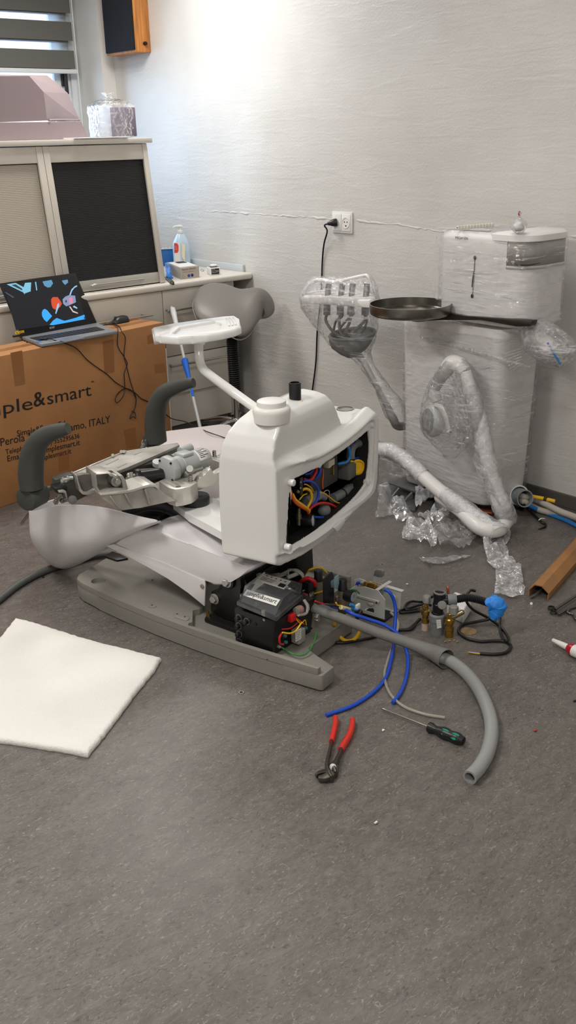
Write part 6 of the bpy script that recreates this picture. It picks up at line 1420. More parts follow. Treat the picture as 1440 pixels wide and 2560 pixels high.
# little timer with a white puck
tN = C6(655, 668); tR = C6(772, 660); td_ = (tR-tN).normalized(); tn_ = V((td_.y, -td_.x, 0)); tn_ = tn_ if tn_.dot(EYEP-tN) > 0 else -tn_
tL = C6(598, 648); te = -tn_; tw = (tR-tN).length; thh = PL(*z6(650, 585), tN, tn_).z-zc
tm = thing('desk_clock', 'small white cube clock with black display and a white disc on top', 'clock', tN)
tdp = .075
part('housing', B().prism([tN, tR, tR+te*tdp, tN+te*tdp], UP*thh, .005, 3), M_paper, tm)
part('display', B().box((tN+tR)/2+UP*thh*.5+tn_*.0006, (tw*.74, .001, thh*.78), (td_, tn_, UP)), mat('display_black', (44, 42, 42), .15), tm, smooth=False)
for i in range(4):
    a = (tN+tR)/2+tn_*.0013+UP*thh*(.78-.16*i)-td_*tw*.32; part('display_lettering', text(('20.5 C', '45 %', 'Mon 12', '08:30')[i], a, a+td_*tw*(.3 if i < 3 else .3), tn_, .0001), mat('display_glow', (180, 180, 172), .5), tm, smooth=False)
a = (tN+tR)/2+tn_*.0013+UP*thh*.35+td_*tw*.0; part('display_lettering', text('20', a, a+td_*tw*.3, tn_, .0001), mat('display_glow'), tm, smooth=False)
part('dark_top', B().prism([p+UP*(thh+.0002) for p in (tN+td_*.006+te*.006, tR-td_*.006+te*.006, tR-td_*.006+te*(tdp-.006), tN+td_*.006+te*(tdp-.006))], UP*.001), mat('display_black'), tm, smooth=False)
tcn = (tN+tR)/2+te*tdp*.45+UP*(thh+.0015); part_p = solo('white_puck', B().lathe([(.001, 0), (.018, 0), (.021, .004), (.021, .009), (.016, .0125), (.001, .0128)], tcn, UP, 36), M_paper, 'white plastic disc lying on the cube clock', 'puck', tcn)
solo('ring_scrap', B().tube([C6(545, 608, zc+.003), C6(560, 600, zc+.005), C6(580, 605, zc+.003), C6(575, 618, zc+.003), C6(555, 615, zc+.003)], .002, n=7), M_zinc, 'tiny metal scrap between glove carton and cube clock', 'scrap', C6(562, 610))

# ---- things on top of the shutter cabinet
z77 = lambda x, y: (x/3.6, y/3.6)
Y1, Y2 = 4.66, 4.92
def F7(x, y, Y=Y1): return AY(*z77(x, y), Y)
M_mau = mat('mauve_plastic', (138, 124, 128), .45, bump=(30, .03))
fo = [(-420, 690), (262, 683), (392, 828), (425, 1085), (600, 1090), (600, 1092), (-420, 1120)]
cvr = thing('moulded_cover', 'large pale mauve moulded plastic cover lying on the shutter cabinet under the blind', 'cover', F7(100, 1240))
zbase = ZB+.001
f_o = [F7(*p) for p in ((-420, 690), (262, 683), (392, 828), (425, 1085), (-420, 1115))]; b_o = [F7(*p, Y2) for p in ((-420, 668), (425, 678), (610, 838), (716, 1078), (-420, 1085))]
part('hood', B().rings([f_o, b_o]), M_mau, cvr, ang=20)
b = B(); lf = [F7(-420, 1122), F7(730, 1094)]; lf2 = [F7(-420, 1240), F7(782, 1228)]
x1 = lf[1].x; x2 = lf2[1].x; zt_c = lf[1].z
b.rings([[V((-.4, Y1-.012, zbase)), V((x2, Y1-.012, zbase)), V((x2, Y2+.06, zbase)), V((-.4, Y2+.06, zbase))], [V((-.4, Y1, zt_c)), V((x1, Y1, zt_c)), V((x1, Y2+.05, zt_c)), V((-.4, Y2+.05, zt_c))]]); part('skirt_band', b, M_mau, cvr, ang=20)
b = B(); b.tube([F7(440, 1083, Y1-.004), F7(560, 1080, Y1+.1), F7(712, 1080, Y2-.01)], .006, n=8); part('flange_lip', b, M_mau, cvr)
fs = [AY(x, y, YY) for x, y, YY in ((183, 346, 4.55), (205, 352, 4.535), (322, 347, 4.535), (318, 338, 4.80), (215, 338, 4.80))]
b = B(); b.bb((fs[0].x, 4.53, ZB+.001), (fs[2].x, 4.78, ZB+.006), .002); wrinkle(subdiv(b, 3), .0015, 20, 4); solo('foam_sheet', b, mat('white_foam', (226, 222, 222), .6), 'thin white foam sheet on the shutter cabinet in front of the bagged boxes', 'foam', V((fs[0].x, 4.6, ZB)))
def bagbox(x0, x1, ytop, ybot, Yf, m, label, grp=None, mini=False):
    a, e = F7(x0, ybot, Yf), F7(x1, ybot, Yf); h_ = F7(x0, ytop, Yf).z-(ZB+.008)
    t_ = thing('tissue_box', label, 'box', V(((a.x+e.x)/2, Yf, ZB+.008)), grp)
    part('carton', B().bb((a.x, Yf, ZB+.008), (e.x, Yf+.11, ZB+.008+h_), .004), m, t_); return t_, a, e, h_
tb1, a1, e1, h1 = bagbox(900, 1030, 950, 1190, 4.84, mat('tissue_blue', (196, 208, 226), .5), 'pale blue carton, left one of the two inside the tied bag')
tb2, a2, e2, h2 = bagbox(1045, 1235, 965, 1220, 4.80, mat('tissue_purple', (112, 104, 120), .5), 'dark purple carton, right one of the two inside the tied bag')
cx, cy = (a1.x+e2.x)/2, 4.88; wx = (e2.x-a1.x)/2+.012
bgt = thing('tied_bag', 'clear plastic bag around two cartons, tied on top, on the shutter cabinet', 'bag', V((cx, cy, ZB)))
R = []; H0 = ZB+.007; hb2 = h1+.01
for z_, s_ in ((0, 1), (.25, 1.02), (.5, 1.0), (.75, 1.02), (.95, 1.0), (1.06, .8), (1.15, .35), (1.20, .12), (1.27, .2), (1.34, .3)):
    R.append([V((cx+wx*s_*math.copysign(abs(math.cos(a))**.5, math.cos(a))-(.01 if s_ < .5 else 0), cy+.085*s_*math.copysign(abs(math.sin(a))**.5, math.sin(a)), H0+hb2*z_)) for a in [2*math.pi*i/40 for i in range(40)]])
Rd = []
for a, e in zip(R, R[1:]):
    for k in range(3): Rd.append([p.lerp(q_, k/3) for p, q_ in zip(a, e)])
part('bag', wrinkle(B().rings(Rd+[R[-1]], cap=False), .006, 30, 3, z0=H0), film('tied_film', body=.09, gloss=.6, scale=22, rough=.12, strength=.8, streak=.3), bgt, ang=180)

# ---- wall outlet with plug and cord
def W(x, y, o=0): return AX(x, y, XW-o)
ol = thing('wall_outlet', 'white double wall outlet on the brick wall, left socket in use', 'outlet', W(858, 556))
oc = W(858, 556); oy = (W(832, 528).y-W(882, 531).y)/2; oz = (W(832, 528).z-W(833, 581).z)/2
part('frame', B().bb((XW-.010, oc.y-oy, oc.z-oz), (XW-.001, oc.y+oy, oc.z+oz), .003), M_paper, ol)
for s_ in (1, -1):
    yc = oc.y+s_*oy*.46
    part('socket_plate', B().bb((XW-.0135, yc-oy*.42, oc.z-oz*.80), (XW-.009, yc+oy*.42, oc.z+oz*.80), .002), mat('outlet_white', (232, 230, 226), .35), ol)
yc = oc.y-oy*.46; so = V((XW-.0136, yc, oc.z))
part('socket_face', B().lathe([(.0265, .0005), (.0265, .0025), (.0235, .0025), (.0235, .0005), (.001, .0003)], so, V((-1, 0, 0)), 40, cap=False), mat('outlet_white'), ol)
for dy, dz in ((.0095, .004), (-.0095, .004)): part('pin_hole', B().cyl(so+V((-.0004, dy, dz)), so+V((-.0012, dy, dz)), .0032, n=14), M_ink, ol)
part('earth_hole', B().prism([so+V((-.0004, .006*math.cos(a), -.012+.006*math.sin(a))) for a in [math.pi+math.pi*i/8 for i in range(9)]], V((-.0008, 0, 0))), M_ink, ol)
pc = W(848, 557, .013); plg = thing('plug', 'black plug with cord in the left half of the wall outlet', 'plug', pc)
part('plug_body', B().lathe([(.019, 0), (.0195, .012), (.016, .024), (.011, .034), (.008, .046)], V((XW-.0136, oc.y+oy*.46, oc.z)), V((-.75, .6, -.12)), 28), M_blk2, plg)
ptip = V((XW-.0136, oc.y+oy*.46, oc.z))+V((-.75, .6, -.12)).normalized()*.046
part('cord', B().tube([ptip-V((-.75, .6, -.12)).normalized()*.006, ptip+V((-.012, .01, -.008)), W(818, 578, .03), W(810, 610, .015), W(806, 650, .008), W(804, 700, .008), W(800, 760, .008), W(793, 830, .008), W(790, 900, .008), W(783, 960, .008), W(777, 1000, .010), W(768, 1060, .012)], .0042, n=9), M_cable, plg)

# ================================================================== on the floor
# white felt mat
fm = [(40, 1555), (85, 1566), (135, 1582), (195, 1601), (250, 1617), (320, 1634), (402, 1655), (385, 1684), (340, 1738), (300, 1792), (262, 1843), (220, 1895), (160, 1884), (100, 1874), (40, 1865), (-20, 1857), (-90, 1840), (-142, 1825), (-90, 1745), (-40, 1665), (0, 1607)]
ptsf = []
for a, e in zip(fm, fm[1:]+fm[:1]):
    A_p, E_p = Z(*a), Z(*e); k = max(1, int((E_p-A_p).length/.008))
    for i in range(k):
        q_ = A_p.lerp(E_p, i/k); ptsf.append(q_+V((noise.noise(q_*60), noise.noise(q_*60+V((7, 7, 7))), 0))*.003)
cf = sum(ptsf, V())/len(ptsf); b = B()
rg = [[p+UP*.001 for p in ptsf], [p+(p-cf).normalized()*.002+UP*.009 for p in ptsf], [cf.lerp(p, .992)+UP*.017 for p in ptsf]]+[[cf.lerp(p, f)+UP*(.019+.002*noise.noise(cf.lerp(p, f)*6)) for p in ptsf] for f in (.97, .85, .7, .5, .3, .1)]
b.rings(rg, cap0=True, cap1=True); solo('felt_mat', b, mat('white_felt', (226, 224, 220), .9, bump=(160, .5, .004), var=(5, .012)), 'thick white fibre mat lying flat on the floor before the base plate', 'mat', V((cf.x, cf.y, 0)), ang=60)

# grey drain hose and sleeve
def FL(x, y, z): return Z(x, y, z)
hs = solo('drain_hose', B().pipe([FL(1085, 1640, .03), FL(1120, 1650, .022), FL(1160, 1678, .018), FL(1196, 1722, .018), FL(1222, 1780, .018), FL(1229, 1830, .018), FL(1219, 1880, .018), FL(1198, 1918, .018), FL(1174, 1944, .018)], .0192, .0138, n=24, k=8), mat('ribbed_grey_hose', (146, 148, 147), .35, bump=(300, .1)), 'thick grey hose curving on the floor out of the fabric sleeve', 'hose', FL(1222, 1800, 0))
slv = solo('hose_sleeve', B().pipe([FL(766, 1512, .145), FL(800, 1527, .14), FL(860, 1549, .115), FL(940, 1580, .075), FL(1020, 1607, .045), FL(1075, 1628, .032), FL(1105, 1642, .032), FL(1116, 1648, .033)], [.0155, .0155, .016, .0165, .018, .024, .030, .031], [.014, .014, .0145, .015, .0165, .022, .0285, .030], n=32, k=8), mat('grey_fabric_sleeve', (120, 119, 116), .6, bump=(400, .3), stretch=(1, 1, 1)), 'grey fabric sleeve running from the control box to the thick hose', 'sleeve', FL(940, 1585, 0))
solo('air_hose', B().tube([FL(962, 1474, .155), FL(974, 1481, .15), FL(985, 1502, .12), FL(989, 1530, .085), FL(987, 1565, .045), FL(985, 1600, .012), FL(978, 1650, .007), FL(962, 1698, .006), FL(930, 1733, .006), FL(880, 1765, .006), FL(815, 1788, .006)], .0058, n=12), M_blue, 'blue hose from the brass valve to the floor above the red pliers', 'hose', FL(930, 1735, 0))
solo('air_hose', B().tube([FL(862, 1524, .13), FL(885, 1536, .125), FL(920, 1548, .105), FL(960, 1562, .085), FL(996, 1586, .06), FL(1014, 1620, .03), FL(1020, 1655, .012), FL(1014, 1700, .007), FL(1000, 1733, .007), FL(982, 1757, .007)], .0058, n=12), M_blue, 'blue hose crossing over the grey sleeve, ending near the screwdriver tip', 'hose', FL(1010, 1710, 0))
solo('clear_hose', B().tube([FL(976, 1530, .05), FL(990, 1545, .035), FL(995, 1565, .02), FL(985, 1600, .006), FL(968, 1655, .006), FL(961, 1690, .006), FL(974, 1732, .006), FL(1008, 1765, .006), FL(1060, 1785, .006), FL(1112, 1794, .006)], .0046, n=12), mat('clear_tubing', (176, 172, 160), .2, alpha=.6), 'thin clear hose looping over the screwdriver shaft', 'hose', FL(1008, 1765, 0))
solo('yellow_loop', B().tube([FL(838, 1535, .10), FL(836, 1560, .06), FL(845, 1586, .02), FL(862, 1601, .008), FL(882, 1600, .008), FL(896, 1586, .03), FL(901, 1572, .05), FL(900, 1555, .08)], .0062, n=12), M_yel, 'yellow hose loop hanging below the grey sleeve', 'hose', FL(862, 1601, 0))
solo('black_cable', B().tube([FL(772, 1566, .07), FL(790, 1582, .03), FL(812, 1598, .008), FL(845, 1607, .006), FL(890, 1602, .006), FL(940, 1591, .006), FL(985, 1577, .006), FL(1020, 1573, .006), FL(1035, 1562, .006), FL(1050, 1547, .02)], .0048, n=10), M_cable, 'black cable running under the grey sleeve to the brass valves', 'cable', FL(890, 1602, 0))
# aluminium bracket with the brass water valve
wb = thing('water_bracket', 'white metal bracket carrying a brass valve beside the pressure regulators', 'bracket', FL(940, 1545, 0))
M_wm = mat('white_metal_bracket', (206, 206, 202), .4)
pb = Z(961, 1549, .008)
def WB(x, y, o=0): return PL(*z3(x, y), pb+CV*o, CV)
near = [(640, 400), (700, 385), (820, 368), (985, 420), (1066, 528), (1058, 778), (900, 728), (760, 690), (660, 640)]
holep = [(800, 640), (905, 640), (918, 660), (915, 700), (810, 668), (795, 655)]
part('near_plate', cut(B().prism([WB(x, y) for x, y in near], CV*.003), B().prism([WB(x, y, -.01) for x, y in holep], CV*.03)), M_wm, wb, smooth=False)
far = [(700, 285), (760, 272), (840, 300), (1020, 335), (1195, 490), (1190, 640), (1000, 640), (720, 560)]
part('far_plate', B().prism([WB(x, y, .085) for x, y in far], CV*.003), M_wm, wb, smooth=False)
part('base_tray', B().prism([WB(760, 690), WB(1058, 778), WB(1058, 778)+CV*.088, WB(760, 690)+CV*.088], UP*.003), M_wm, wb, smooth=False)
part('cross_strip', B().prism([WB(640, 400), WB(655, 396), WB(655, 396)+CV*.088, WB(640, 400)+CV*.088], UP*-.012), M_wm, wb, smooth=False)
b = B(); b.prism([WB(945, 408), WB(985, 420), WB(985, 420)+CV*.088, WB(945, 408)+CV*.088], UP*.002); part('cross_strip', b, M_wm, wb, smooth=False)
b = B(); b.prism([WB(700, 450, -.002), WB(1005, 535, -.002), WB(1000, 560, -.002), WB(980, 560, -.002), WB(700, 480, -.002)], -CV*.006, .001); b.prism([WB(865, 550, -.004), WB(930, 560, -.004), WB(935, 585, -.004), WB(905, 595, -.004), WB(870, 575, -.004)], -CV*.006, .001); part('slide_rail', b, M_wm, wb)
p = WB(980, 550, -.001); part('rail_screw', B().cyl(p-CV*.008, p, .003, n=14), M_ink, wb)
p0, p1 = WB(825, 335, .045), WB(985, 375, .045); dd = (p1-p0).normalized()
part('brass_valve', B().lathe([(.008, 0), (.0135, .002), (.0135, .012), (.010, .014), (.010, .026), (.0135, .028), (.0135, (p1-p0).length-.008), (.009, (p1-p0).length-.006), (.009, (p1-p0).length)], p0, dd, 6), M_brass, wb, smooth=False)
part('fitting', B().cyl(p1, p1+dd*.022, .009, n=18, bev=.001), M_zinc, wb); part('fitting', B().cyl(p0-dd*.016, p0, .0075, n=18, bev=.001), M_zinc, wb)
part('blue_stub', B().tube([p0-dd*.012, p0-dd*.028-UP*.002, p0-dd*.036-UP*.02], .0055, n=12), M_blue, wb)
ang_p = [WB(1065, 372, .10), WB(1262, 432, .10), WB(1248, 640, .10), WB(1170, 600, .10)]
part('angle_plate', B().prism(ang_p, CV*.003).prism([WB(1065, 372, .10), WB(1262, 432, .10), WB(1262, 432, .10)+CV*.02, WB(1065, 372, .10)+CV*.02], -UP*.003), M_wm, wb, smooth=False)
part('pad', B().prism([Z(905, 1537, .002), Z(961, 1556, .002), Z(990, 1535, .002), Z(930, 1518, .002)], UP*.006, .001), M_blk2, wb)
lv0, lv1 = PL(*z3(960, 335), pb+CV*.15, CV), PL(*z3(985, 255), pb+CV*.15, CV)
part('lever', B().prism([PL(*z3(x, y), pb+CV*.10, CV) for x, y in ((925, 318), (1000, 338), (1010, 250), (940, 248))], CV*.004), M_wm, wb, smooth=False)
part('lever_cap', B().prism([PL(*z3(x, y), pb+CV*.095, CV) for x, y in ((926, 240), (1030, 262), (1042, 190), (1020, 170), (960, 165), (938, 185))], CV*.016, .003), mat('cap_grey', (132, 132, 130), .5), wb)

# ---- floor connections: drain, valves, box, cables
z11 = lambda x, y: (980+x/4.5, 1440+y/4.5)
def G(x, y, z=0): return Z(*z11(x, y), z)
db = G(505, 640); vplane = -V((FWD.x, FWD.y, 0)).normalized()
def GP(x, y, P): return PL(*z11(x, y), P, vplane)
dzz = lambda y: GP(505, y, db).z
dr = thing('drain_trap', 'grey drain cup with black tee and ribbed hose rising from the floor', 'drain', db)
rc_ = (GP(600, 520, db)-GP(420, 520, db)).length/2
part('drain_cup', B().lathe([(rc_*.88, 0), (rc_*.9, dzz(540)), (rc_*.95, dzz(500)), (rc_*1.02, dzz(498)), (rc_*1.02, dzz(430)), (rc_*.8, dzz(415)), (rc_*.7, dzz(415))], db, UP, 32), M_pipe, dr)
part('cup_label', B().prism([GP(497, 495, db+vplane*rc_*1.04), GP(548, 490, db+vplane*rc_*1.04), GP(556, 580, db+vplane*rc_*1.04), GP(508, 592, db+vplane*rc_*1.04)], vplane*.0005), M_paper, dr, smooth=False)
for i in range(3): part('label_lettering', text('40 PP HT', GP(505+2*i, 520+22*i, db+vplane*(rc_*1.04+.001)), GP(545+2*i, 515+22*i, db+vplane*(rc_*1.04+.001)), vplane, .0001), M_ink, dr, smooth=False)
rt_ = rc_*.66
t0 = db+UP*(dzz(415)-.004); t1 = GP(538, 190, db); t1 = V((db.x+(t1.x-db.x)*.8, db.y+(t1.y-db.y)*.8, t1.z))
part('tee', B().lathe([(rt_*1.2, 0), (rt_*1.2, .008), (rt_, .01), (rt_, .03), (rt_*1.1, .032), (rt_*1.1, .038), (rt_, .04), (rt_, (t1-t0).length-.014), (rt_*1.15, (t1-t0).length-.012), (rt_*1.15, (t1-t0).length)], t0, t1-t0, 28), M_blk2, dr)
part('tee_cap', B().lathe([(rt_*1.0, -.01), (rt_*1.12, 0), (rt_*1.12, .004), (rt_*.95, .005), (rt_*.9, -.004), (.0001, -.004)], t1, t1-t0, 28, cap=False), mat('cap_grey'), dr)
fc = GP(565, 330, db+vplane*.025); part('side_cap', B().lathe([(rt_*.8, -.02), (rt_*.85, 0), (rt_*.7, .004), (.001, .005)], fc, vplane+UP*.3, 28), mat('cap_grey'), dr)
b0, b1, b2 = GP(590, 275, db), GP(625, 268, db), GP(725, 262, db)
part('branch', B().cyl(t0.lerp(t1, .62), b1, rt_*.9, n=24), M_blk2, dr)
part('branch_collar', B().cyl(b1, b2, rt_*1.05, n=28, bev=.002), M_pipe, dr)
hose_pts = [b2, GP(850, 245, db), GP(980, 268, db+vplane*.01), GP(1120, 315, db+vplane*.03)]
part('ribbed_hose', B().corr(hose_pts, rt_*.72, .0013, .0055, n=18), M_blk2, dr)
gv = GP(1135, 320, db+vplane*.03); w_ = B().tube([GP(1075, 320, db+vplane*.025), GP(1150, 300, db+vplane*.03), GP(1190, 340, db+vplane*.03), GP(1160, 420, db+vplane*.035), GP(1130, 490, db+vplane*.04)], [.019, .025, .028, .022, .014], n=18, k=8); wrinkle(w_, .006, 50, 7)
solo('glove_wrap', w_, mat('glove_blue2', (46, 136, 228), .42), 'blue glove wrapped over the end of the black ribbed hose', 'glove', V((gv.x, gv.y, 0)), ang=180)
M_knob = mat('knob_grey', (138, 138, 134), .5)
def valve(name, label, xb, yb_, yt, ykt, ykb, xk, xo, yo, base_m, rs=1.0):
    p = G(xb, yb_); H_ = lambda y: GP(xb, y, p).z
    v = thing(name, label, 'valve', p, 'brass stop valves')
    h1 = H_(yt); r = .0092*rs
    part('valve_body', B().lathe([(r*.95, 0), (r*.95, h1*.30), (r*1.15, h1*.32), (r*1.15, h1*.48), (r*.9, h1*.5), (r*.9, h1*.62), (r*1.2, h1*.64), (r*1.2, h1*.80), (r*.8, h1*.84), (r*.8, h1)], p, UP, 20), M_brass, v)
    part('pipe_foot', B().cyl(p, p+UP*h1*.30, r*1.0, n=20), base_m, v)
    k0, k1 = GP(xk, ykb, p), GP(xk, ykt, p); n = 24
    part('stem', B().cyl(p+UP*h1*.95, k0, r*.5, n=12), M_brass, v)
    kb_ = B(); kb_.rings([[k0+UP*((k1.z-k0.z)*f)+V((math.cos(2*math.pi*i/n), math.sin(2*math.pi*i/n), 0))*(rr*(1 if i % 4 < 2 else .88)) for i in range(n)] for f, rr in ((0, .0085*rs), (.1, .0105*rs), (.9, .010*rs), (1, .008*rs))]); part('valve_knob', kb_, M_knob, v)
    o0, o1 = p+UP*h1*.78, GP(xo, yo, p+vplane*.012); part('outlet', B().lathe([(.006, 0), (.0065, .008), (.0085, .009), (.0085, (o1-o0).length-.003), (.007, (o1-o0).length), (.005, (o1-o0).length)], o0, o1-o0, 18), mat('nickel_brass'), v)
valve('stop_valve', 'brass stop valve on the left of the grey drain cup', 372, 605, 330, 222, 300, 390, 305, 365, mat('pale_pipe', (196, 176, 156), .5), 1.3)
valve('stop_valve', 'brass stop valve on the right of the grey drain cup', 640, 680, 430, 335, 425, 692, 805, 400, M_brass, 1.55)
jb = [G(610, 450), G(800, 545), G(890, 400), G(700, 330)]
jz = GP(620, 330, jb[0]).z
wj = thing('junction_box', 'white plastic junction box lying on the floor behind the drain', 'box', G(750, 430))
part('box', B().prism([p for p in jb], UP*.055, .006, 3), M_paper, wj)
cpz = .06; p = G(640, 300, .06); part('copper_stub', B().tube([V((jb[0].x, jb[0].y, cpz*.5))+CV*.03, G(635, 200, .08), G(630, 140, .10), G(625, 118, .105)], .005, n=10), mat('copper'), wj)
def cab(name, pts, r, label, col=M_cable): return solo(name, B().tube([G(x, y, z) for x, y, z in pts], r, n=9), col, label, 'cable', G(pts[len(pts)//2][0], pts[len(pts)//2][1], 0))
tw = thing('power_cable', 'looped black power cable with bare wire ends near the cutout patch', 'cable', G(1000, 735))
part('cable', B().tube([G(x, y, z) for x, y, z in ((990, 872, .006), (1150, 880, .006), (1280, 860, .006), (1338, 790, .006), (1270, 737, .006), (1140, 730, .006), (1000, 735, .006), (840, 700, .006), (750, 625, .006), (790, 552, .006), (950, 515, .012), (1090, 488, .02))], .0052, n=10), M_cable, tw)
for i, m_ in enumerate((mat('copper'), M_blue2, M_yel)):
    part('bare_wire', B().tube([G(990, 868+4*i, .006), G(930, 852+8*i, .008), G(858, 838+9*i, .006)], .0016, n=6), m_, tw)
cab('loop_cable', ((935, 168, .12), (880, 165, .125), (838, 235, .11), (850, 310, .085), (930, 390, .055), (1080, 470, .02), (1230, 580, .006), (1305, 690, .006), (1290, 732, .012), (1240, 690, .006), (1212, 570, .006), (1222, 420, .02)), .0048, 'black cable looping over the ribbed hose down to the floor')
cab('coiled_cable', ((470, 225, .07), (430, 245, .05), (340, 290, .02), (220, 285, .008), (155, 325, .006), (160, 380, .012), (300, 365, .006), (420, 300, .02)), .0045, 'upper black cable coil behind the left brass valve')
cab('coiled_cable', ((440, 330, .02), (330, 320, .012), (200, 360, .006), (105, 385, .006), (100, 412, .006), (200, 405, .006), (330, 385, .006)), .0045, 'lower black cable coil left of the drain')
cab('black_cable', ((330, 480, .015), (275, 530, .008), (215, 598, .006), (120, 605, .006), (20, 610, .006)), .0048, 'short black cable between blue hose and left brass valve')
pcx = G(862, 622, .0005); solo('floor_patch', B().cyl(pcx, pcx+UP*.0012, (G(950, 610)-G(775, 625)).length/2, n=40), mat('bare_screed', (140, 116, 80), .8, var=(40, .15)), 'round tan patch where the floor covering is cut out', 'patch', pcx)
for i, (x, y) in enumerate(((650, 727), (700, 722), (735, 735), (600, 735))):
    solo('dust_crumb', wrinkle(B().ell(G(x, y, .002), (.006, .004, .002), n=8, m=6), .0015, 200, i), mat('wood_dust', (150, 124, 82), .9), 'tan dust crumb on the floor beside the right brass valve', 'crumb', G(x, y, 0), 'dust crumbs by the drain')

# ---- cardboard edge channel on the right
e0 = Z(*z9(1188, 1052), .0); e1 = Z(*z9(1700, 470), .0); ed = (e1-e0).normalized(); es = UP.cross(ed)
csec = [(.034, .0), (.036, .022), (.016, .046), (-.010, .046), (-.036, .024), (-.034, .0)]
b = B(); R = [[e0+ed*L_+es*a+UP*(z+.001) for a, z in csec] for L_ in (0, .25, .5, .75)]
b.rings(R, cap=False, closed=False); solo('edge_channel', b, mat('brown_card', (156, 112, 70), .7, var=(12, .06)), 'folded brown cardboard edge channel lying on the floor at the photo edge', 'cardboard', e0, solid=.004, smooth=False)
solo('grey_strip', B().tube([e0-ed*.025+es*.02+UP*.004, e0+ed*.05+es*.005+UP*.012, e0+ed*.4+UP*.014], .006, n=8, flat=.4), mat('strip_grey', (120, 122, 120), .4, .4), 'grey strip end sticking out of the cardboard channel', 'strip', e0)
solo('plastic_disc', B().cyl(Z(*z9(1142, 1090), .001), Z(*z9(1142, 1090), .004), .005, n=16), M_paper, 'tiny white plastic disc at the mouth of the cardboard channel', 'disc', Z(*z9(1142, 1090), 0))
M_chr = mat('dark_chrome', (120, 118, 114), .25, 1.0)
h1_ = thing('wire_tool', 'dark metal rod with a double ring end beside the cardboard channel', 'tool', Z(*z9(1285, 1140), 0))
part('rod', B().tube([Z(*z9(1300, 1130), .012), Z(*z9(1360, 1090), .012), Z(*z9(1430, 1045), .012), Z(*z9(1520, 990), .012)], .005, n=10), M_chr, h1_)
for dx, dy in ((0, 0), (14, 28)):
    p = Z(*z9(1276+dx, 1120+dy), .008); part('ring', B().lathe([(.010, -.004), (.0125, -.004), (.0125, .004), (.010, .004)], p, UP, 26, cap=False, closed_prof=True), M_chr, h1_)
h2_ = thing('wire_clamp', 'dark metal rod with an open hook, nearest the red glue bottle', 'tool', Z(*z9(1400, 1130), 0))
part('rod', B().tube([Z(*z9(1320, 1165), .008), Z(*z9(1380, 1130), .008), Z(*z9(1440, 1095), .008), Z(*z9(1520, 1050), .008)], .0045, n=10), M_chr, h2_)
part('hook', B().tube([Z(*z9(1440, 1110), .007), Z(*z9(1395, 1125), .007), Z(*z9(1385, 1150), .007), Z(*z9(1420, 1165), .007), Z(*z9(1440, 1195), .007), Z(*z9(1490, 1230), .007)], .005, n=10), M_chr, h2_)
g0, g1 = Z(*z9(1283, 1333), .018), Z(*z9(1405, 1392), .020); gdr = (g1-g0).normalized()
gl2 = thing('glue_bottle', 'red glue bottle with white nozzle lying on the floor at the photo edge', 'bottle', V((g1.x, g1.y, 0)))
Lg = (g1-g0).length
part('nozzle', B().lathe([(.004, 0), (.006, .002), (.0095, Lg*.55), (.0105, Lg*.9), (.0105, Lg)], g0, gdr, 24), M_paper, gl2)
part('bottle', B().lathe([(.0105, 0), (.013, .002), (.017, .010), (.0195, .018), (.0195, .10), (.016, .11)], g0+gdr*Lg*.84, gdr, 30), mat('glue_red', (176, 24, 44), .3), gl2)
part('label', B().lathe([(.0198, .026), (.0198, .088)], g0+gdr*Lg*.84, gdr, 30, cap=False), M_paper, gl2)

# ---- pliers and screwdriver
z2 = lambda x, y: (740+x/2.057, 1560+y/2.057)
def P2(x, y, z=.010): return Z(*z2(x, y), z)
M_tool = mat('tool_steel', (98, 94, 88), .38, .9, bump=(60, .1))
pl_ = thing('pliers', 'water pump pliers with red handles lying open on the floor', 'pliers', P2(180, 680, 0))
part('handle', B().tube([P2(203, 482), P2(204, 510), P2(196, 550), P2(183, 606)], [.010, .0112, .0112, .010], n=14, flat=.75), mat('handle_red', (206, 50, 40), .4), pl_)
part('handle', B().tube([P2(291, 494), P2(290, 520), P2(276, 570), P2(250, 615), P2(230, 650)], [.010, .0112, .0118, .0118, .011], n=14, flat=.75), mat('handle_red'), pl_)
part('handle_stain', B().tube([P2(258, 592, .0125), P2(250, 610, .0125)], .0085, n=10, k=1), mat('stain_red', (140, 40, 34), .5), pl_)
part('left_arm', B().tube([P2(186, 596), P2(172, 660), P2(160, 720), P2(168, 770), P2(185, 800)], [.0075, .009, .011, .012, .012], n=12, flat=.55), M_tool, pl_)
part('right_arm', B().tube([P2(236, 640, .012), P2(215, 690, .013), P2(195, 740, .014), P2(205, 775, .012)], [.0085, .010, .014, .012], n=12, flat=.55), M_tool, pl_)
part('slot', B().prism([P2(160, 690, .0165), P2(172, 684, .0165), P2(176, 712, .0165), P2(166, 725, .0165)], UP*.001), M_ink, pl_, smooth=False)
part('pivot', B().cyl(P2(190, 735, .014), P2(190, 735, .024), .009, n=24, bev=.001), M_zinc, pl_)
part('lower_jaw', B().prism([P2(x, y, .004) for x, y in ((222, 745), (215, 780), (190, 806), (150, 818), (116, 815), (112, 800), (150, 795), (178, 778), (182, 760), (195, 740))], UP*.014, .003), M_tool, pl_)
part('upper_jaw', B().prism([P2(x, y, .006) for x, y in ((165, 768), (140, 766), (112, 776), (98, 790), (108, 797), (135, 784), (160, 786), (180, 780), (182, 765))], UP*.013, .002), M_tool, pl_)
sd = thing('screwdriver', 'screwdriver with black and green handle lying on the floor', 'screwdriver', P2(700, 560, 0))
s0, s1 = P2(436, 432, .013), P2(690, 532, .015); sdd = (s1-s0).normalized(); s2 = P2(866, 603, .015); Ls = (s2-s1).length; sdr = (s2-s1).normalized()
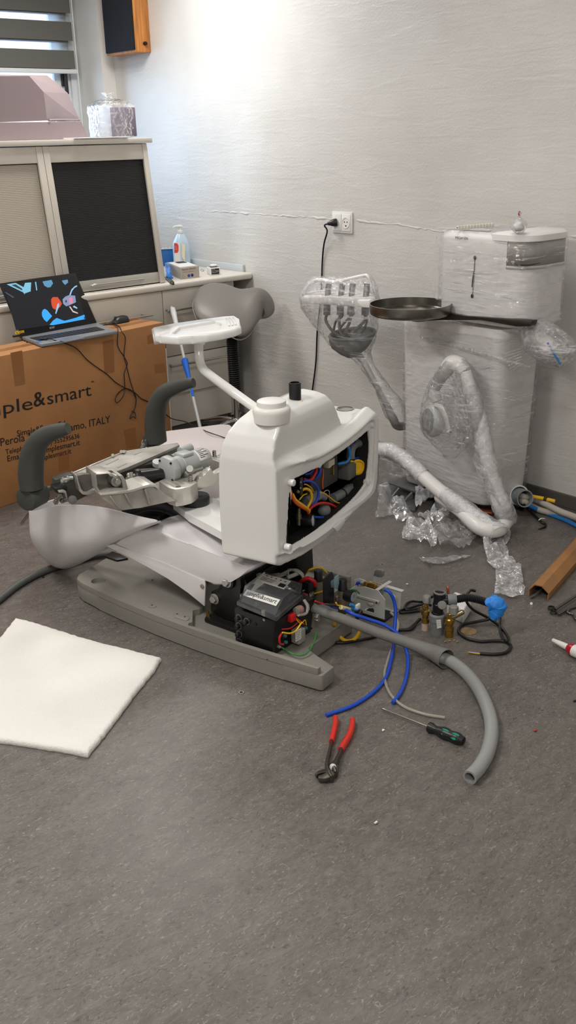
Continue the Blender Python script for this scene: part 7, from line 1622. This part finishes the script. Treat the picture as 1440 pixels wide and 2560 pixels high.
part('shaft', B().lathe([(.0012, 0), (.0035, .004), (.003, .03), (.0032, .034), (.0032, (s1-s0).length)], s0, sdd, 16), mat('chrome_shaft', (170, 166, 158), .25, 1.0), sd)
part('handle', B().lathe([(.009, -.006), (.0145, -.004), (.0150, .004), (.0110, Ls*.14), (.0115, Ls*.22), (.0165, Ls*.36), (.0170, Ls*.48), (.0145, Ls*.60), (.0162, Ls*.72), (.0160, Ls*.84), (.0122, Ls*.93), (.0110, Ls*.98), (.007, Ls)], s1, sdr, 32), M_blk2, sd)
sup = (EYEP-s1).normalized(); ssd = sdr.cross(sup).normalized()
for f0, f1_, a in ((.30, .46, .35), (.34, .52, -.5), (.62, .80, .35), (.64, .82, -.5)):
    c0_ = s1+sdr*Ls*f0; c1_ = s1+sdr*Ls*f1_; o = (sup*math.cos(a)+ssd*math.sin(a))
    part('green_inlay', B().tube([c0_+o*.0142, (c0_+c1_)/2+o*.0150, c1_+o*.0142], [.0040, .0052, .0040], n=10, flat=.6), mat('inlay_green', (20, 150, 110), .4), sd)
# crumbs and floor plugs
for i, (x, y, m_, l_) in enumerate(((958, 1825, M_paper, 'small white plastic scrap below the clear hose end'), (940, 2056, M_paper, 'tiny white crumb alone on the open floor'), (1338, 1826, M_red2, 'tiny red scrap right of the thick grey hose'), (1437, 1752, M_ink, 'dark speck at the right photo edge'), (1018, 1460, M_paper, 'small white scrap behind the white bracket'), (107, 1443, M_ink, 'small black scrap beside the curved cover'))):
    solo('scrap', wrinkle(B().ell(Z(x, y, .003), (.0055, .004, .0025), n=8, m=6), .002, 200, i), m_, l_, 'scrap', Z(x, y, 0))
for x, y, l_ in ((603, 1731, 'round floor plug in front of the base plate'), (956, 1411, 'round floor plug behind the pressure regulators')):
    p = Z(x, y, .0003); fpz = thing('floor_plug', l_, 'floor plug', p); part('rim', B().lathe([(.0055, 0), (.008, 0), (.008, .001), (.0055, .001)], p, UP, 26, cap=False, closed_prof=True), M_zinc, fpz); part('hole', B().cyl(p, p+UP*.0006, .0055, n=20), M_ink, fpz)
# thick grey hose behind the curved cover
solo('floor_hose', B().tube([Z(-60, 1545, .014), Z(0, 1497, .014), Z(50, 1459, .014), Z(110, 1428, .014), Z(180, 1405, .014), Z(240, 1388, .016), Z(285, 1383, .02), Z(330, 1378, .02)], .0135, n=16), mat('dark_hose_grey', (84, 86, 84), .5), 'dark grey hose on the floor passing behind the curved white cover', 'hose', Z(50, 1459, 0))
part('hose_bracket', B().prism([Z(x, y, .085) for x, y in ((262, 1390), (280, 1378), (300, 1384), (320, 1395), (292, 1400))], UP*-.008, .001), M_blk2, chair)
gs = thing('green_screwdriver', 'green handled screwdriver on the floor behind the curved cover', 'screwdriver', Z(80, 1275, 0))
part('handle', B().lathe([(.008, 0), (.011, .006), (.011, .05), (.008, .056)], Z(78, 1272, .012), Z(118, 1250, .012)-Z(78, 1272, .012), 20), mat('inlay_green'), gs)
part('shaft', B().cyl(Z(52, 1308, .01), Z(80, 1271, .012), .003, n=12), mat('chrome_shaft'), gs)
# ================================================================== light
def area(name, loc, size, power, col=(1, .957, .90), rot=(0, 0, 0), shape='RECTANGLE'):
    l = bpy.data.lights.new(name, 'AREA'); l.shape = shape; l.size = size[0]; l.size_y = size[1]; l.energy = power; l.color = col
    o = bpy.data.objects.new(name, l); COL.objects.link(o); o.location = loc; o.rotation_euler = rot
for i, (x, y, p) in enumerate([(2.75, 4.5, 18), (.8, 4.5, 19), (2.4, 2.2, 6.5), (.3, 2.2, 27), (2.2, -.3, 5.5), (-.2, -.3, 24)]):
    area('ceiling_lamp', (x, y, ZC-.02), (.6, .6), p)
wd = bpy.data.worlds.new('sky'); SC.world = wd; wd.use_nodes = True
bg = wd.node_tree.nodes['Background']; bg.inputs[0].default_value = (.50, .72, 1.0, 1); bg.inputs[1].default_value = 4.5
SC.view_settings.view_transform = 'Standard'; SC.view_settings.look = 'None'; SC.view_settings.gamma = 1.0; SC.view_settings.exposure = 0.62
SC.view_settings.use_curve_mapping = False
SC.cycles.use_denoising = True
try: SC.cycles.denoiser = 'OPENIMAGEDENOISE'
except Exception: pass
SC.cycles.use_adaptive_sampling = True; SC.cycles.adaptive_threshold = .045; SC.cycles.transparent_max_bounces = 18; SC.cycles.max_bounces = 8; SC.cycles.diffuse_bounces = 4; SC.cycles.glossy_bounces = 4
SC.cycles.caustics_reflective = False; SC.cycles.caustics_refractive = False
